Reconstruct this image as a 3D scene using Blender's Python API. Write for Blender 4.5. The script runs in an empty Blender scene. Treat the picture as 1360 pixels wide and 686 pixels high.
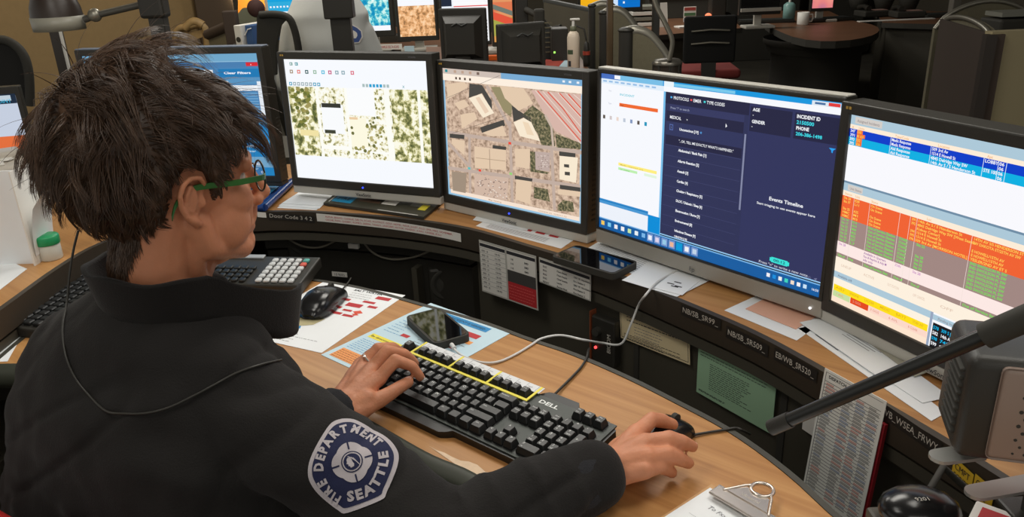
import bpy, bmesh, math, random
from mathutils import Vector, Matrix, noise
from mathutils.bvhtree import BVHTree
R = math.radians
V = Vector
SC = bpy.context.scene
COL = SC.collection
rnd = random.Random(7)

# ------------------------------------------------------------------ camera, world, lights, exposure
CAM = V((0, 0, 1.43)); FPX = 1057.0; PITCH = R(21.27); ROLL = R(2.46)
_r = V((1, 0, 0)); _f = V((0, math.cos(PITCH), -math.sin(PITCH))); _u = V((0, math.sin(PITCH), math.cos(PITCH)))
CR = _r * math.cos(ROLL) - _u * math.sin(ROLL); CU = _r * math.sin(ROLL) + _u * math.cos(ROLL); CF = _f
cd = bpy.data.cameras.new('camera'); cam = bpy.data.objects.new('camera', cd); COL.objects.link(cam)
cd.sensor_width = 36; cd.lens = 36 * FPX / 1360; cd.clip_start = .02; cd.clip_end = 60
cam.matrix_world = Matrix((( CR.x, CU.x, -CF.x, CAM.x), (CR.y, CU.y, -CF.y, CAM.y), (CR.z, CU.z, -CF.z, CAM.z), (0, 0, 0, 1)))
SC.camera = cam
SC.view_settings.view_transform = 'Standard'; SC.view_settings.look = 'None'
SC.view_settings.exposure = 0; SC.view_settings.gamma = 1; SC.view_settings.use_curve_mapping = False
w = bpy.data.worlds.new('world'); SC.world = w; w.use_nodes = True
w.node_tree.nodes['Background'].inputs[0].default_value = (.95, .93, .86, 1)
w.node_tree.nodes['Background'].inputs[1].default_value = .48
def area(name, loc, aim, sx, sy, power, col=(1, .96, .88)):
    l = bpy.data.lights.new(name, 'AREA'); l.shape = 'RECTANGLE'; l.size = sx; l.size_y = sy; l.energy = power; l.color = col
    o = bpy.data.objects.new(name, l); COL.objects.link(o); o.location = loc
    o.rotation_euler = (V(aim) - V(loc)).to_track_quat('-Z', 'Y').to_euler(); return o
area('ceiling_panel_light', (.1, 2.5, 2.68), (.1, 1.7, .8), 1.2, .7, 26)
area('ceiling_panel_light', (.9, 1.2, 2.68), (.4, 1.1, .8), .6, 1.2, 17)
area('ceiling_panel_light', (-1.0, .9, 2.68), (-1.0, 1.9, .8), .6, 1.2, 17)
area('ceiling_panel_light', (.3, -.9, 2.68), (.3, 1.5, .7), 1.6, .8, 11)  # fill lamp added behind the camera to brighten the hanging cards
area('ceiling_panel_light', (.6, 7.0, 2.7), (.6, 7.0, 0), 1.8, 1.2, 52)
area('ceiling_panel_light', (-1.0, 4.3, 2.7), (-.9, 4.5, 1.2), .9, .6, 26)  # unseen lamp added to brighten the colleague's grey shirt
area('ceiling_panel_light', (-3.0, 4.6, 2.7), (-3.0, 5.4, 1), 1.2, .6, 9, (1, .85, .6))  # warm unseen lamp added to lift the ochre wall

# ------------------------------------------------------------------ pixel helpers (1360x686 frame)
def ray(x, y):
    return CF + CR * ((x - 680) / FPX) + CU * ((343 - y) / FPX)
def P(x, y, Z):
    d = ray(x, y); return CAM + d * ((Z - CAM.z) / d.z)
def Q(x, y, Y):
    d = ray(x, y); return CAM + d * (Y / d.y)
def proj(p):
    d = p - CAM; k = d.dot(CF); return 680 + FPX * d.dot(CR) / k, 343 - FPX * d.dot(CU) / k

# ------------------------------------------------------------------ materials
def lin(c):
    c = c / 255; return c / 12.92 if c <= .04045 else ((c + .055) / 1.055) ** 2.4
def hx(r, g, b): return (lin(r), lin(g), lin(b))
_m = {}
def mat(name, col, rough=.6, metal=0, spec=.5, bump=0, bscale=60, var=0, vscale=8, emit=0, alpha=1, trans=0, stretch=None, sheen=0):
    if name in _m: return _m[name]
    m = bpy.data.materials.new(name); m.use_nodes = True; nt = m.node_tree; b = nt.nodes['Principled BSDF']
    b.inputs['Base Color'].default_value = (*col, 1); b.inputs['Roughness'].default_value = rough
    b.inputs['Metallic'].default_value = metal; b.inputs['Specular IOR Level'].default_value = spec
    if sheen: b.inputs['Sheen Weight'].default_value = sheen; b.inputs['Sheen Roughness'].default_value = .4
    if trans: b.inputs['Transmission Weight'].default_value = trans
    if alpha < 1: b.inputs['Alpha'].default_value = alpha
    if emit: b.inputs['Emission Color'].default_value = (*col, 1); b.inputs['Emission Strength'].default_value = emit
    if bump or var:
        tc = nt.nodes.new('ShaderNodeTexCoord'); mp = nt.nodes.new('ShaderNodeMapping')
        if stretch: mp.inputs['Scale'].default_value = stretch
        nt.links.new(tc.outputs['Object'], mp.inputs['Vector'])
    if var:
        n = nt.nodes.new('ShaderNodeTexNoise'); n.inputs['Scale'].default_value = vscale; n.inputs['Detail'].default_value = 6
        nt.links.new(mp.outputs[0], n.inputs['Vector'])
        r = nt.nodes.new('ShaderNodeValToRGB'); r.color_ramp.elements[0].position = .3; r.color_ramp.elements[1].position = .7
        r.color_ramp.elements[0].color = (*[c * (1 - var) for c in col], 1); r.color_ramp.elements[1].color = (*[min(1, c * (1 + var)) for c in col], 1)
        nt.links.new(n.outputs['Fac'], r.inputs['Fac']); nt.links.new(r.outputs[0], b.inputs['Base Color'])
    if bump:
        n = nt.nodes.new('ShaderNodeTexNoise'); n.inputs['Scale'].default_value = bscale; n.inputs['Detail'].default_value = 4
        nt.links.new(mp.outputs[0], n.inputs['Vector'])
        bp = nt.nodes.new('ShaderNodeBump'); bp.inputs['Strength'].default_value = bump; bp.inputs['Distance'].default_value = .002
        nt.links.new(n.outputs['Fac'], bp.inputs['Height']); nt.links.new(bp.outputs[0], b.inputs['Normal'])
    _m[name] = m; return m
def em(r, g, b, s=1.0):
    """glowing display colour"""
    k = 'display_%d_%d_%d_%d' % (r, g, b, int(s * 100))
    if k in _m: return _m[k]
    m = bpy.data.materials.new(k); m.use_nodes = True; nt = m.node_tree; n = nt.nodes['Principled BSDF']
    n.inputs['Base Color'].default_value = (.01, .01, .01, 1); n.inputs['Roughness'].default_value = .35; n.inputs['Specular IOR Level'].default_value = .15
    n.inputs['Emission Color'].default_value = (*hx(r, g, b), 1); n.inputs['Emission Strength'].default_value = s
    _m[k] = m; return m
def wood(name, rot):
    m = bpy.data.materials.new(name); m.use_nodes = True; nt = m.node_tree; b = nt.nodes['Principled BSDF']
    tc = nt.nodes.new('ShaderNodeTexCoord'); mr = nt.nodes.new('ShaderNodeMapping'); mp = nt.nodes.new('ShaderNodeMapping')
    mr.inputs['Rotation'].default_value = (0, 0, rot); mp.inputs['Scale'].default_value = (2.2, 75, 2)
    nt.links.new(tc.outputs['Object'], mr.inputs['Vector']); nt.links.new(mr.outputs[0], mp.inputs['Vector'])
    n = nt.nodes.new('ShaderNodeTexNoise'); n.inputs['Scale'].default_value = 1; n.inputs['Detail'].default_value = 5; n.inputs['Distortion'].default_value = .25
    nt.links.new(mp.outputs[0], n.inputs['Vector'])
    n2 = nt.nodes.new('ShaderNodeTexNoise'); n2.inputs['Scale'].default_value = 2.5; nt.links.new(mr.outputs[0], n2.inputs['Vector'])
    ad = nt.nodes.new('ShaderNodeMath'); ad.operation = 'MULTIPLY_ADD'; ad.inputs[1].default_value = .3
    nt.links.new(n2.outputs['Fac'], ad.inputs[0]); nt.links.new(n.outputs['Fac'], ad.inputs[2])
    r = nt.nodes.new('ShaderNodeValToRGB'); e = r.color_ramp.elements
    e[0].position = .36; e[0].color = (*hx(160, 109, 60), 1); e[1].position = .9; e[1].color = (*hx(194, 145, 90), 1)
    x = e.new(.6); x.color = (*hx(178, 127, 74), 1)
    nt.links.new(ad.outputs[0], r.inputs['Fac']); nt.links.new(r.outputs[0], b.inputs['Base Color'])
    b.inputs['Roughness'].default_value = .42; b.inputs['Specular IOR Level'].default_value = .4
    return m
WOOD = wood('oak_laminate', R(40)); WOOD2 = wood('oak_laminate_shelf', R(40))
DWOOD = mat('dark_desk_wood', hx(112, 78, 56), .45, var=.15, vscale=5)
BLK = mat('black_plastic', hx(46, 44, 39), .45, bump=.15, bscale=900)
BLKG = mat('black_gloss', hx(14, 14, 15), .12)
BLKM = mat('black_matte', hx(52, 50, 44), .75)
DKG = mat('charcoal_plastic', hx(52, 54, 52), .5, bump=.1, bscale=900)
CONS = mat('console_black', hx(70, 66, 56), .55, bump=.1, bscale=300)
EDGE = mat('edge_rubber', hx(62, 60, 52), .6, var=.15, vscale=40)
SILV = mat('silver_plastic', hx(190, 187, 178), .4)
CHROME = mat('chrome', hx(215, 205, 195), .22, metal=.75)
PAPER = mat('paper_white', hx(238, 241, 243), .7, var=.02)
PAPB = mat('paper_pale_blue', hx(196, 222, 234), .55)
INK = mat('ink_black', hx(45, 45, 50), .7)
INKG = mat('ink_grey', hx(120, 120, 125), .7)
LBL = mat('label_white', hx(232, 229, 222), .6)
LTXT = mat('label_lettering', hx(205, 200, 190), .6)
RED = mat('print_red', hx(190, 45, 50), .6)
BLUE = mat('print_blue', hx(40, 140, 200), .6)
ORNG = mat('print_orange', hx(240, 160, 90), .6)
YEL = mat('print_yellow', hx(240, 225, 70), .5)
SKIN = mat('skin', hx(206, 138, 103), .5, var=.10, vscale=28, bump=.25, bscale=260, spec=.35)
_b = SKIN.node_tree.nodes['Principled BSDF']; _b.inputs['Subsurface Weight'].default_value = .12; _b.inputs['Subsurface Radius'].default_value = (.012, .004, .002); _b.inputs['Subsurface Scale'].default_value = .5
JACK = mat('navy_black_fleece', hx(36, 34, 33), .9, bump=.5, bscale=420, sheen=.06, spec=.2)
TROU = mat('dark_trousers', hx(28, 28, 34), .9)
HAIRM = mat('dark_brown_hair', hx(80, 59, 44), .36, spec=.5, var=.35, vscale=60)
GREY = mat('panel_fabric_grey', hx(140, 133, 112), .9, bump=.3, bscale=500, var=.05, vscale=60)
SCRB = mat('screen_black', hx(12, 12, 14), .25)

# ------------------------------------------------------------------ mesh helpers
_tc = {}
def text_geo(s, bold=0):
    k = (s, bold)
    if k in _tc: return _tc[k]
    c = bpy.data.curves.new('t', 'FONT'); c.body = s; c.size = 1; c.resolution_u = 2; c.offset = bold; c.fill_mode = 'FRONT'
    o = bpy.data.objects.new('t', c); COL.objects.link(o)
    dg = bpy.context.evaluated_depsgraph_get(); me = bpy.data.meshes.new_from_object(o.evaluated_get(dg))
    vs = [(v.co.x, v.co.y) for v in me.vertices]; fs = [tuple(p.vertices) for p in me.polygons]
    bpy.data.objects.remove(o); bpy.data.curves.remove(c); bpy.data.meshes.remove(me)
    wd = max([v[0] for v in vs], default=0)
    _tc[k] = (vs, fs, wd); return _tc[k]
class MB:
    def __init__(s): s.v = []; s.f = []; s.m = []; s.sm = []; s.mats = []
    def mi(s, m):
        if m not in s.mats: s.mats.append(m)
        return s.mats.index(m)
    def add(s, vs, fs, m, smooth=False, M=None):
        n = len(s.v); s.v += [(M @ V(v)) if M else V(v) for v in vs]; i = s.mi(m)
        for f in fs: s.f.append(tuple(a + n for a in f)); s.m.append(i); s.sm.append(smooth)
        return s
    def bmadd(s, bm, m, smooth=False, M=None):
        bm.verts.index_update(); s.add([v.co.copy() for v in bm.verts], [[v.index for v in f.verts] for f in bm.faces], m, smooth, M); bm.free(); return s
    def box(s, c, sz, m, M=None, bev=0, seg=2, smooth=False, rz=0):
        bm = bmesh.new(); bmesh.ops.create_cube(bm, size=1, matrix=Matrix.Translation(c) @ Matrix.Rotation(rz, 4, 'Z') @ Matrix.Diagonal((*sz, 1)))
        if bev: bmesh.ops.bevel(bm, geom=bm.edges[:], offset=bev, segments=seg, profile=.5, affect='EDGES')
        return s.bmadd(bm, m, smooth or bev > 0 and seg > 2, M)
    def cyl(s, a, b, r0, m, r1=None, n=16, M=None, smooth=True, caps=True):
        a = V(a); b = V(b); r1 = r0 if r1 is None else r1; d = (b - a).normalized(); x = d.orthogonal().normalized(); y = d.cross(x)
        vs = []; 
        for p, r in ((a, r0), (b, r1)):
            for i in range(n): t = 2 * math.pi * i / n; vs.append(p + x * math.cos(t) * r + y * math.sin(t) * r)
        s.add(vs, [(i, (i + 1) % n, n + (i + 1) % n, n + i) for i in range(n)], m, smooth, M)
        if caps: s.add(vs, [tuple(range(n - 1, -1, -1)), tuple(range(n, 2 * n))], m, False, M)
        return s
    def tube(s, pts, r, m, n=8, M=None, closed=False, caps=True, flat=1):
        pts = [V(p) for p in pts]; N = len(pts); rs = r if isinstance(r, (list, tuple)) else [r] * N
        x = None; vs = []
        for i, p in enumerate(pts):
            a = pts[i - 1] if (i or closed) else p; b = pts[(i + 1) % N] if (i < N - 1 or closed) else p
            d = (b - a).normalized()
            x = d.orthogonal().normalized() if x is None else (x - d * x.dot(d)).normalized(); y = d.cross(x)
            for k in range(n): t = 2 * math.pi * k / n; vs.append(p + (x * math.cos(t) + y * math.sin(t) * flat) * rs[i])
        fs = []
        for i in range(N if closed else N - 1):
            j = (i + 1) % N
            for k in range(n): fs.append((i * n + k, i * n + (k + 1) % n, j * n + (k + 1) % n, j * n + k))
        s.add(vs, fs, m, True, M)
        if caps and not closed: s.add(vs[:n], [tuple(range(n - 1, -1, -1))], m, False, M); s.add(vs[-n:], [tuple(range(n))], m, False, M)
        return s
    def lathe(s, prof, m, n=24, M=None, smooth=True):
        vs = []; K = len(prof)
        for r, z in prof:
            for i in range(n): t = 2 * math.pi * i / n; vs.append((r * math.cos(t), r * math.sin(t), z))
        fs = [(k * n + i, k * n + (i + 1) % n, (k + 1) * n + (i + 1) % n, (k + 1) * n + i) for k in range(K - 1) for i in range(n)]
        return s.add(vs, fs, m, smooth, M)
    def prism(s, poly, z0, z1, m, M=None, side=None):
        a = sum(poly[i][0] * poly[(i + 1) % len(poly)][1] - poly[(i + 1) % len(poly)][0] * poly[i][1] for i in range(len(poly)))
        if a < 0: poly = poly[::-1]
        n = len(poly); vs = [(p[0], p[1], z1) for p in poly] + [(p[0], p[1], z0) for p in poly]
        s.add(vs, [tuple(range(n)), tuple(range(2 * n - 1, n - 1, -1))], m, False, M)
        s.add(vs, [(i, n + i, n + (i + 1) % n, (i + 1) % n) for i in range(n)], side or m, False, M); return s
    def rect(s, x0, y0, x1, y1, z, m, M=None):
        return s.add([(x0, y0, z), (x1, y0, z), (x1, y1, z), (x0, y1, z)], [(0, 1, 2, 3)], m, False, M)
    def sphere(s, c, r, m, M=None, u=16, v=10):
        bm = bmesh.new(); r = (r, r, r) if not hasattr(r, '__len__') else r
        bmesh.ops.create_uvsphere(bm, u_segments=u, v_segments=v, radius=1, matrix=Matrix.Translation(c) @ Matrix.Diagonal((*r, 1)))
        return s.bmadd(bm, m, True, M)
    def text(s, t, x, y, h, m, z=0, M=None, bold=0, w=None, align='L', fn=None, rot=0):
        """lettering, h = capital height, lying in local xy"""
        vs, fs, wd = text_geo(t, bold)
        if not vs: return s
        k = h / .72; kx = k if w is None else w / wd
        ox = {'L': 0, 'C': -wd * kx / 2, 'R': -wd * kx}[align]
        c, sn = math.cos(rot), math.sin(rot)
        o = [(x + (a * kx + ox) * c - b * k * sn, y + (a * kx + ox) * sn + b * k * c, z) for a, b in vs]
        if fn: o = [fn(*q) for q in o]
        return s.add(o, fs, m, False, M)
    def build(s, name, parent=None, M=None, world=False, bevel=0, label=None):
        me = bpy.data.meshes.new(name); o = bpy.data.objects.new(name, me); COL.objects.link(o); vs = s.v
        if parent is not None:
            o.parent = parent
            if world: I = parent.matrix_basis.inverted(); vs = [I @ v for v in vs]
            elif M is not None: o.matrix_basis = M
        elif M is not None: o.matrix_basis = M
        else:
            lo = [min(v[i] for v in vs) for i in range(3)]; hi = [max(v[i] for v in vs) for i in range(3)]
            c = V(((lo[0] + hi[0]) / 2, (lo[1] + hi[1]) / 2, lo[2])); vs = [v - c for v in vs]; o.location = c
        me.from_pydata([tuple(v) for v in vs], [], s.f)
        for m in s.mats: me.materials.append(m)
        me.polygons.foreach_set('material_index', s.m); me.polygons.foreach_set('use_smooth', s.sm); me.update()
        if bevel:
            b = o.modifiers.new('bevel', 'BEVEL'); b.width = bevel; b.segments = 2; b.limit_method = 'ANGLE'
        if label: o['label'] = label
        return o
def tag(o, label=None, cat=None, group=None, kind=None):
    if label: o['label'] = label
    if cat: o['category'] = cat
    if group: o['group'] = group
    if kind: o['kind'] = kind
    return o
def thing(name, label, cat, M, group=None):
    o = bpy.data.objects.new(name, None); COL.objects.link(o); o.empty_display_size = .05
    if not isinstance(M, Matrix): M = Matrix.Translation(M)
    o.matrix_basis = M; return tag(o, label, cat, group)
def copy_tree(o, parent=None):
    c = o.copy(); COL.objects.link(c)
    if parent: c.parent = parent
    for ch in [x for x in bpy.data.objects if x.parent == o]: copy_tree(ch, c)
    return c
def TR(x, y, z, rz=0): return Matrix.Translation((x, y, z)) @ Matrix.Rotation(rz, 4, 'Z')
def frame(a, b, up=None):
    """origin a, x towards b, y to the left of x on the level (or up given)"""
    x = (b - a).normalized(); z = V((0, 0, 1)) if up is None else up
    y = z.cross(x).normalized(); z = x.cross(y)
    return Matrix(((x.x, y.x, z.x, a.x), (x.y, y.y, z.y, a.y), (x.z, y.z, z.z, a.z), (0, 0, 0, 1)))
def wallframe(a, b):
    """origin a, x level towards b, y straight up, z out towards the seat"""
    x = (b - a); x.z = 0; x.normalize(); y = V((0, 0, 1)); z = x.cross(y)
    return Matrix(((x.x, y.x, z.x, a.x), (x.y, y.y, z.y, a.y), (x.z, y.z, z.z, a.z), (0, 0, 0, 1)))
def smoothline(pts, n=6):
    out = []; N = len(pts)
    for i in range(N - 1):
        p0 = V(pts[max(i - 1, 0)]); p1 = V(pts[i]); p2 = V(pts[i + 1]); p3 = V(pts[min(i + 2, N - 1)])
        for k in range(n):
            t = k / n; out.append(.5 * ((2 * p1) + (p2 - p0) * t + (2 * p0 - 5 * p1 + 4 * p2 - p3) * t * t + (3 * p1 - p0 - 3 * p2 + p3) * t ** 3))
    out.append(V(pts[-1])); return out
ZD, ZS = .75, .826
# ------------------------------------------------------------------ the room
def struct(name, mb, **k):
    return tag(mb.build(name, **k), kind='structure')
CARP = mat('dark_carpet', hx(74, 70, 60), .95, bump=.6, bscale=200, var=.2, vscale=4)
WALLM = mat('ochre_wall', hx(138, 114, 76), .85, var=.04, vscale=30, bump=.1, bscale=120)
WALLD = mat('far_wall_paint', hx(84, 78, 66), .9)
m = MB(); m.box((0, 4.5, -.03), (9.4, 13, .06), CARP); struct('floor', m)
m = MB(); m.box((0, 4.5, 2.83), (9.4, 13, .06), mat('ceiling_tile', hx(120, 118, 110), .9)); struct('ceiling', m)
m = MB(); m.box((0, 11.05, 1.4), (9.4, .1, 2.8), WALLD); struct('wall_back', m)
m = MB(); m.box((4.75, 4.5, 1.4), (.1, 13, 2.8), WALLD); struct('wall_right', m)
a = Q(-160, 60, 3.9); b = Q(268, 60, 5.6)
m = MB(); d = (b - a); d.z = 0; L = d.length; F0 = wallframe(V((a.x, a.y, 0)), V((b.x, b.y, 0)))
m.box((L / 2, 1.4, -.05), (L, 2.8, .1), WALLM, M=F0); struct('wall_left', m)
m = MB(); F1 = wallframe(V((b.x, b.y, 0)), V((b.x + .5, b.y + .2, 0)))
m.box((.12, 1.4, -.1), (.24, 2.8, .35), mat('dark_column_paint', hx(66, 52, 38), .8), M=F1, bev=.01); struct('trim_1', m)

# ------------------------------------------------------------------ the curved dispatch console
SH = [(-.98, .35), (-.98, .9), (-.978, 1.39), (-.977, 1.62), (-.955, 1.76), (-.88, 1.87), (-.77, 1.935), (-.64, 1.952), (-.53, 1.94), (-.429, 1.91), (-.26, 1.845),
      (-.102, 1.751), (.034, 1.618), (.13, 1.52), (.216, 1.415), (.295, 1.304), (.389, 1.165), (.458, 1.023), (.534, .849), (.585, .7), (.63, .5), (.65, .3)]
DB = [(-.972, 1.335), (-.974, 1.42), (-.975, 1.5), (-.965, 1.62), (-.90, 1.70), (-.76, 1.735), (-.6, 1.715), (-.461, 1.668), (-.332, 1.604), (-.191, 1.503),
      (-.064, 1.408), (.022, 1.329), (.1, 1.263), (.182, 1.175), (.252, 1.086), (.305, 1.014), (.341, .948), (.37, .878), (.392, .807), (.43, .72), (.50, .64), (.56, .5), (.58, .3)]
DF = [(.2, .3), (.19, .45), (.13, .62), (.05, .77), (-.055, .912), (-.132, .973), (-.221, 1.058), (-.31, 1.14), (-.42, 1.21), (-.54, 1.26), (-.68, 1.29), (-.82, 1.305), (-.968, 1.315)]
SHc = smoothline([(*p, 0) for p in SH], 5); DBc = smoothline([(*p, 0) for p in DB], 5); DFc = smoothline([(*p, 0) for p in DF], 5)
def off(c, d):
    """curve moved d to its left (away from the seat for SHc)"""
    o = []
    for i, p in enumerate(c):
        t = (c[min(i + 1, len(c) - 1)] - c[max(i - 1, 0)]).normalized(); o.append(p + V((-t.y, t.x, 0)) * d)
    return o
def on_curve(px, py, c):
    """point where the sight line of a pixel meets the upright surface over curve c"""
    d = ray(px, py); best = None
    for i in range(len(c) - 1):
        a, b = c[i], c[i + 1]; e = b - a; den = d.x * e.y - d.y * e.x
        if abs(den) < 1e-9: continue
        t = ((a.x - CAM.x) * e.y - (a.y - CAM.y) * e.x) / den; s = ((a.x - CAM.x) * d.y - (a.y - CAM.y) * d.x) / den
        if -.001 <= s <= 1.001 and t > 0 and (best is None or t > best): best = t
    return CAM + d * best if best else None
def ribbon(mb, c0, c1, z0, z1, m, top=True, bottom=True, closed=True):
    """solid between two curves of equal length"""
    n = len(c0); vs = []
    for a, b in zip(c0, c1): vs += [(a.x, a.y, z1), (b.x, b.y, z1), (b.x, b.y, z0), (a.x, a.y, z0)]
    fs = []
    for i in range(n - 1):
        k = 4 * i; j = k + 4
        fs += [(k, j, j + 1, k + 1), (k + 1, j + 1, j + 2, k + 2), (k + 2, j + 2, j + 3, k + 3), (k + 3, j + 3, j, k)]
    fs += [(0, 1, 2, 3), (4 * n - 4, 4 * n - 1, 4 * n - 2, 4 * n - 3)]
    mb.add(vs, fs, m)
def resample(c, n):
    L = [0]
    for i in range(1, len(c)): L.append(L[-1] + (c[i] - c[i - 1]).length)
    o = []; k = 0
    for i in range(n):
        s = L[-1] * i / (n - 1)
        while k < len(L) - 2 and L[k + 1] < s: k += 1
        t = (s - L[k]) / max(L[k + 1] - L[k], 1e-9); o.append(c[k].lerp(c[k + 1], min(max(t, 0), 1)))
    return o
# keyboard-level work surface
A = resample(DBc, 90); B = resample(list(reversed(DFc)), 90)
desk = thing('work_surface', 'curved oak laminate desk top under the black keyboards and papers', 'desk', (0, 1.4, 0))
m = MB(); ribbon(m, B, A, ZD - .03, ZD, WOOD); m.build('desk_board', desk, world=True)
m = MB(); ribbon(m, off(A, -.004), off(A, .006), ZD - .034, ZD + .0015, EDGE); m.build('rear_edge_trim', desk, world=True, label='thin grey green edging along the rear of the desk top')
m = MB()
c = B; prof = [(-.004, .003), (-.016, .001), (-.026, -.008), (-.03, -.02), (-.026, -.033), (-.012, -.04), (.002, -.04), (.002, .003)]
vs = []; n = len(prof)
offs = {d: off(c, d) for d, _ in prof}
for i in range(len(c)):
    for d, z in prof: q = offs[d][i]; vs.append((q.x, q.y, ZD + z))
m.add(vs, [(i * n + k, i * n + (k + 1) % n, (i + 1) * n + (k + 1) % n, (i + 1) * n + k) for i in range(len(c) - 1) for k in range(n)], mat('edge_bullnose', hx(52, 55, 44), .55), True)
m.build('front_bumper', desk, world=True, label='rounded dark green rubber front edge')
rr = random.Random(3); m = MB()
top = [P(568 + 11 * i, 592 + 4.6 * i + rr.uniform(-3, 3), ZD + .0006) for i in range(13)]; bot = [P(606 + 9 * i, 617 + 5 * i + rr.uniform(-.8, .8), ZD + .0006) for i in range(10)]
m.add([p for p in top + bot[::-1]], [tuple(range(len(top) + len(bot)))[::-1]], mat('worn_laminate_glare', hx(214, 184, 150), .3, var=.08, vscale=90)); m.build('worn_glare_patch', desk, world=True, label='pale jagged worn patch at the front edge')  # jagged glare on the worn laminate is put into its pale colour
for x in (-.86, .30):
    m = MB(); m.box((x, .8 if x > 0 else 1.47, .36), (.06, .5 if x > 0 else .22, .72), CONS, bev=.006); m.build('leg', desk, world=True)
# monitor-level shelf
N = 110; A = resample(SHc, N); Bk = off(A, .50)
Bk = [V((max(min(p.x, 1.25), -1.55), min(p.y, 2.50), 0)) for p in Bk]
shelf = thing('monitor_shelf', 'raised curved oak shelf that carries the row of monitors', 'shelf', (0, 1.9, 0))
m = MB(); ribbon(m, off(A, .004), Bk, ZS - .03, ZS, WOOD2); m.build('shelf_board', shelf, world=True)
m = MB(); ribbon(m, A, off(A, .012), ZS - .05, ZS + .001, mat('shelf_edge', hx(58, 50, 40), .5)); m.build('edge_band', shelf, world=True, label='dark edge band that carries the printed labels')
m = MB(); Al = [p for p in A if p.x > -.2 or p.y < 1.3]; 
ribbon(m, off(A, .006), off(A, .02), ZS - .078, ZS - .058, CONS); m.build('lower_rail', shelf, world=True)
# dark cabinet below: deep open bay to the left, closed panels to the right
cabin = thing('console_cabinet', 'black console body below the monitor shelf with an open cable bay', 'cabinet', (0, 2.0, 0))
right = [p for p in A if p.x > -.13 and p.y < 1.79]; left = [p for p in A if not (p.x > -.13 and p.y < 1.79)]
m = MB(); ribbon(m, off(right, .03), off(right, .05), 0, ZS - .05, CONS); m.build('front_panel', cabin, world=True)
m = MB(); bl = off(left, .30); bl = [V((max(p.x, -1.3), min(p.y, 2.28), 0)) for p in bl]
ribbon(m, bl, off(bl, .02), 0, ZS - .03, CONS); m.build('bay_back', cabin, world=True)
m = MB(); ribbon(m, off(left, .02), off(left, .29), ZD - .22, ZD - .2, CONS); m.build('bay_floor', cabin, world=True)
for k in (.28, .5, .72, .93):
    i = int(len(left) * k); p = off(left, .03)[i]; q = off(left, .27)[i]; F_ = frame(V((p.x, p.y, 0)), V((q.x, q.y, 0)))
    if k == .28: continue
    m = MB(); m.box((.12, 0, .3), (.24, .015, .6 + .17), CONS, M=F_); m.build('divider', cabin, world=True)
# seam strips between the closed panels
for px in (845, 1045):
    p = on_curve(px, 500, off(right, .028)); F_ = wallframe(V((p.x, p.y, 0)), V((p.x + .3, p.y - .4, 0)))
    m = MB(); m.box((0, .62, 0), (.012, .3, .004), BLKM, M=F_); m.build('seam_strip', cabin, world=True)
EDGEC = off(A, -.0015); PANC = off(right, .026)

def curved_label(name, label, px0, py0, px1, py1, h, m, txts, cat='label', group=None):
    """strip stuck on the shelf edge; txts = (string, x0 fraction, y fraction, cap height, mat, width or None)"""
    a = on_curve(px0, py0, EDGEC); b = on_curve(px1, py1, EDGEC)
    L = [0]
    for i in range(1, len(EDGEC)): L.append(L[-1] + (EDGEC[i] - EDGEC[i - 1]).length)
    def s_of(p): 
        i = min(range(len(EDGEC) - 1), key=lambda i: ((EDGEC[i] + EDGEC[i + 1]) / 2 - V((p.x, p.y, 0))).length)
        e = EDGEC[i + 1] - EDGEC[i]; return L[i] + (V((p.x, p.y, 0)) - EDGEC[i]).dot(e) / e.length
    s0, s1 = s_of(a), s_of(b); zt = a.z
    def at(x, y, d):
        s = s0 + x; i = max(j for j in range(len(L) - 1) if L[j] <= s); t = (s - L[i]) / (L[i + 1] - L[i]); p = EDGEC[i].lerp(EDGEC[i + 1], t)
        e = (EDGEC[i + 1] - EDGEC[i]).normalized(); q = p + V((e.y, -e.x, 0)) * d; return V((q.x, q.y, zt - h + y + (b.z - a.z) * x / (s1 - s0)))
    mb = MB(); W = s1 - s0; n = 24; vs = []
    for i in range(n + 1): vs += [at(W * i / n, 0, .0005), at(W * i / n, h, .0005)]
    mb.add(vs, [(2 * i, 2 * i + 2, 2 * i + 3, 2 * i + 1) for i in range(n)], m)
    for t, fx, fy, ch, mt, wd in txts:
        mb.text(t, fx * W, fy * h, ch, mt, w=wd * W if wd else None, fn=lambda x, y, z: at(x, y, .0011))
    return tag(mb.build(name), label, cat, group)
BL = mat('label_black', hx(38, 35, 32), .5)
curved_label('edge_label', 'black label reading NB/SB_SR99_ on the shelf edge', 905, 403, 958, 424, .021, BL, [('NB/SB_SR99_', .04, .3, .0105, LTXT, .9)])
curved_label('edge_label', 'black label reading NB/SB_SR509_ on the shelf edge', 965, 432, 1021, 459, .021, BL, [('NB/SB_SR509_', .04, .3, .0105, LTXT, .9)])
curved_label('edge_label', 'black label reading EB/WB_SR520_ on the shelf edge', 1029, 461, 1086, 492, .021, BL, [('EB/WB_SR520_', .04, .3, .0105, LTXT, .9)])
curved_label('edge_label', 'black label reading WB_WSEA_FRWY on the shelf edge beside the hanging list', 1171, 533, 1252, 588, .022, BL, [('WB_WSEA_FRWY', .03, .3, .0105, LTXT, .92)])
curved_label('edge_label', 'black label reading Door Code 3 4 2 on the shelf edge', 355, 282, 417, 287, .018, BL, [('Door Code 3 4 2', .03, .3, .0105, LTXT, .92)])
curved_label('edge_label', 'blank cream label left of the door code label', 341, 281, 353, 282, .014, LBL, [])
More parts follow.
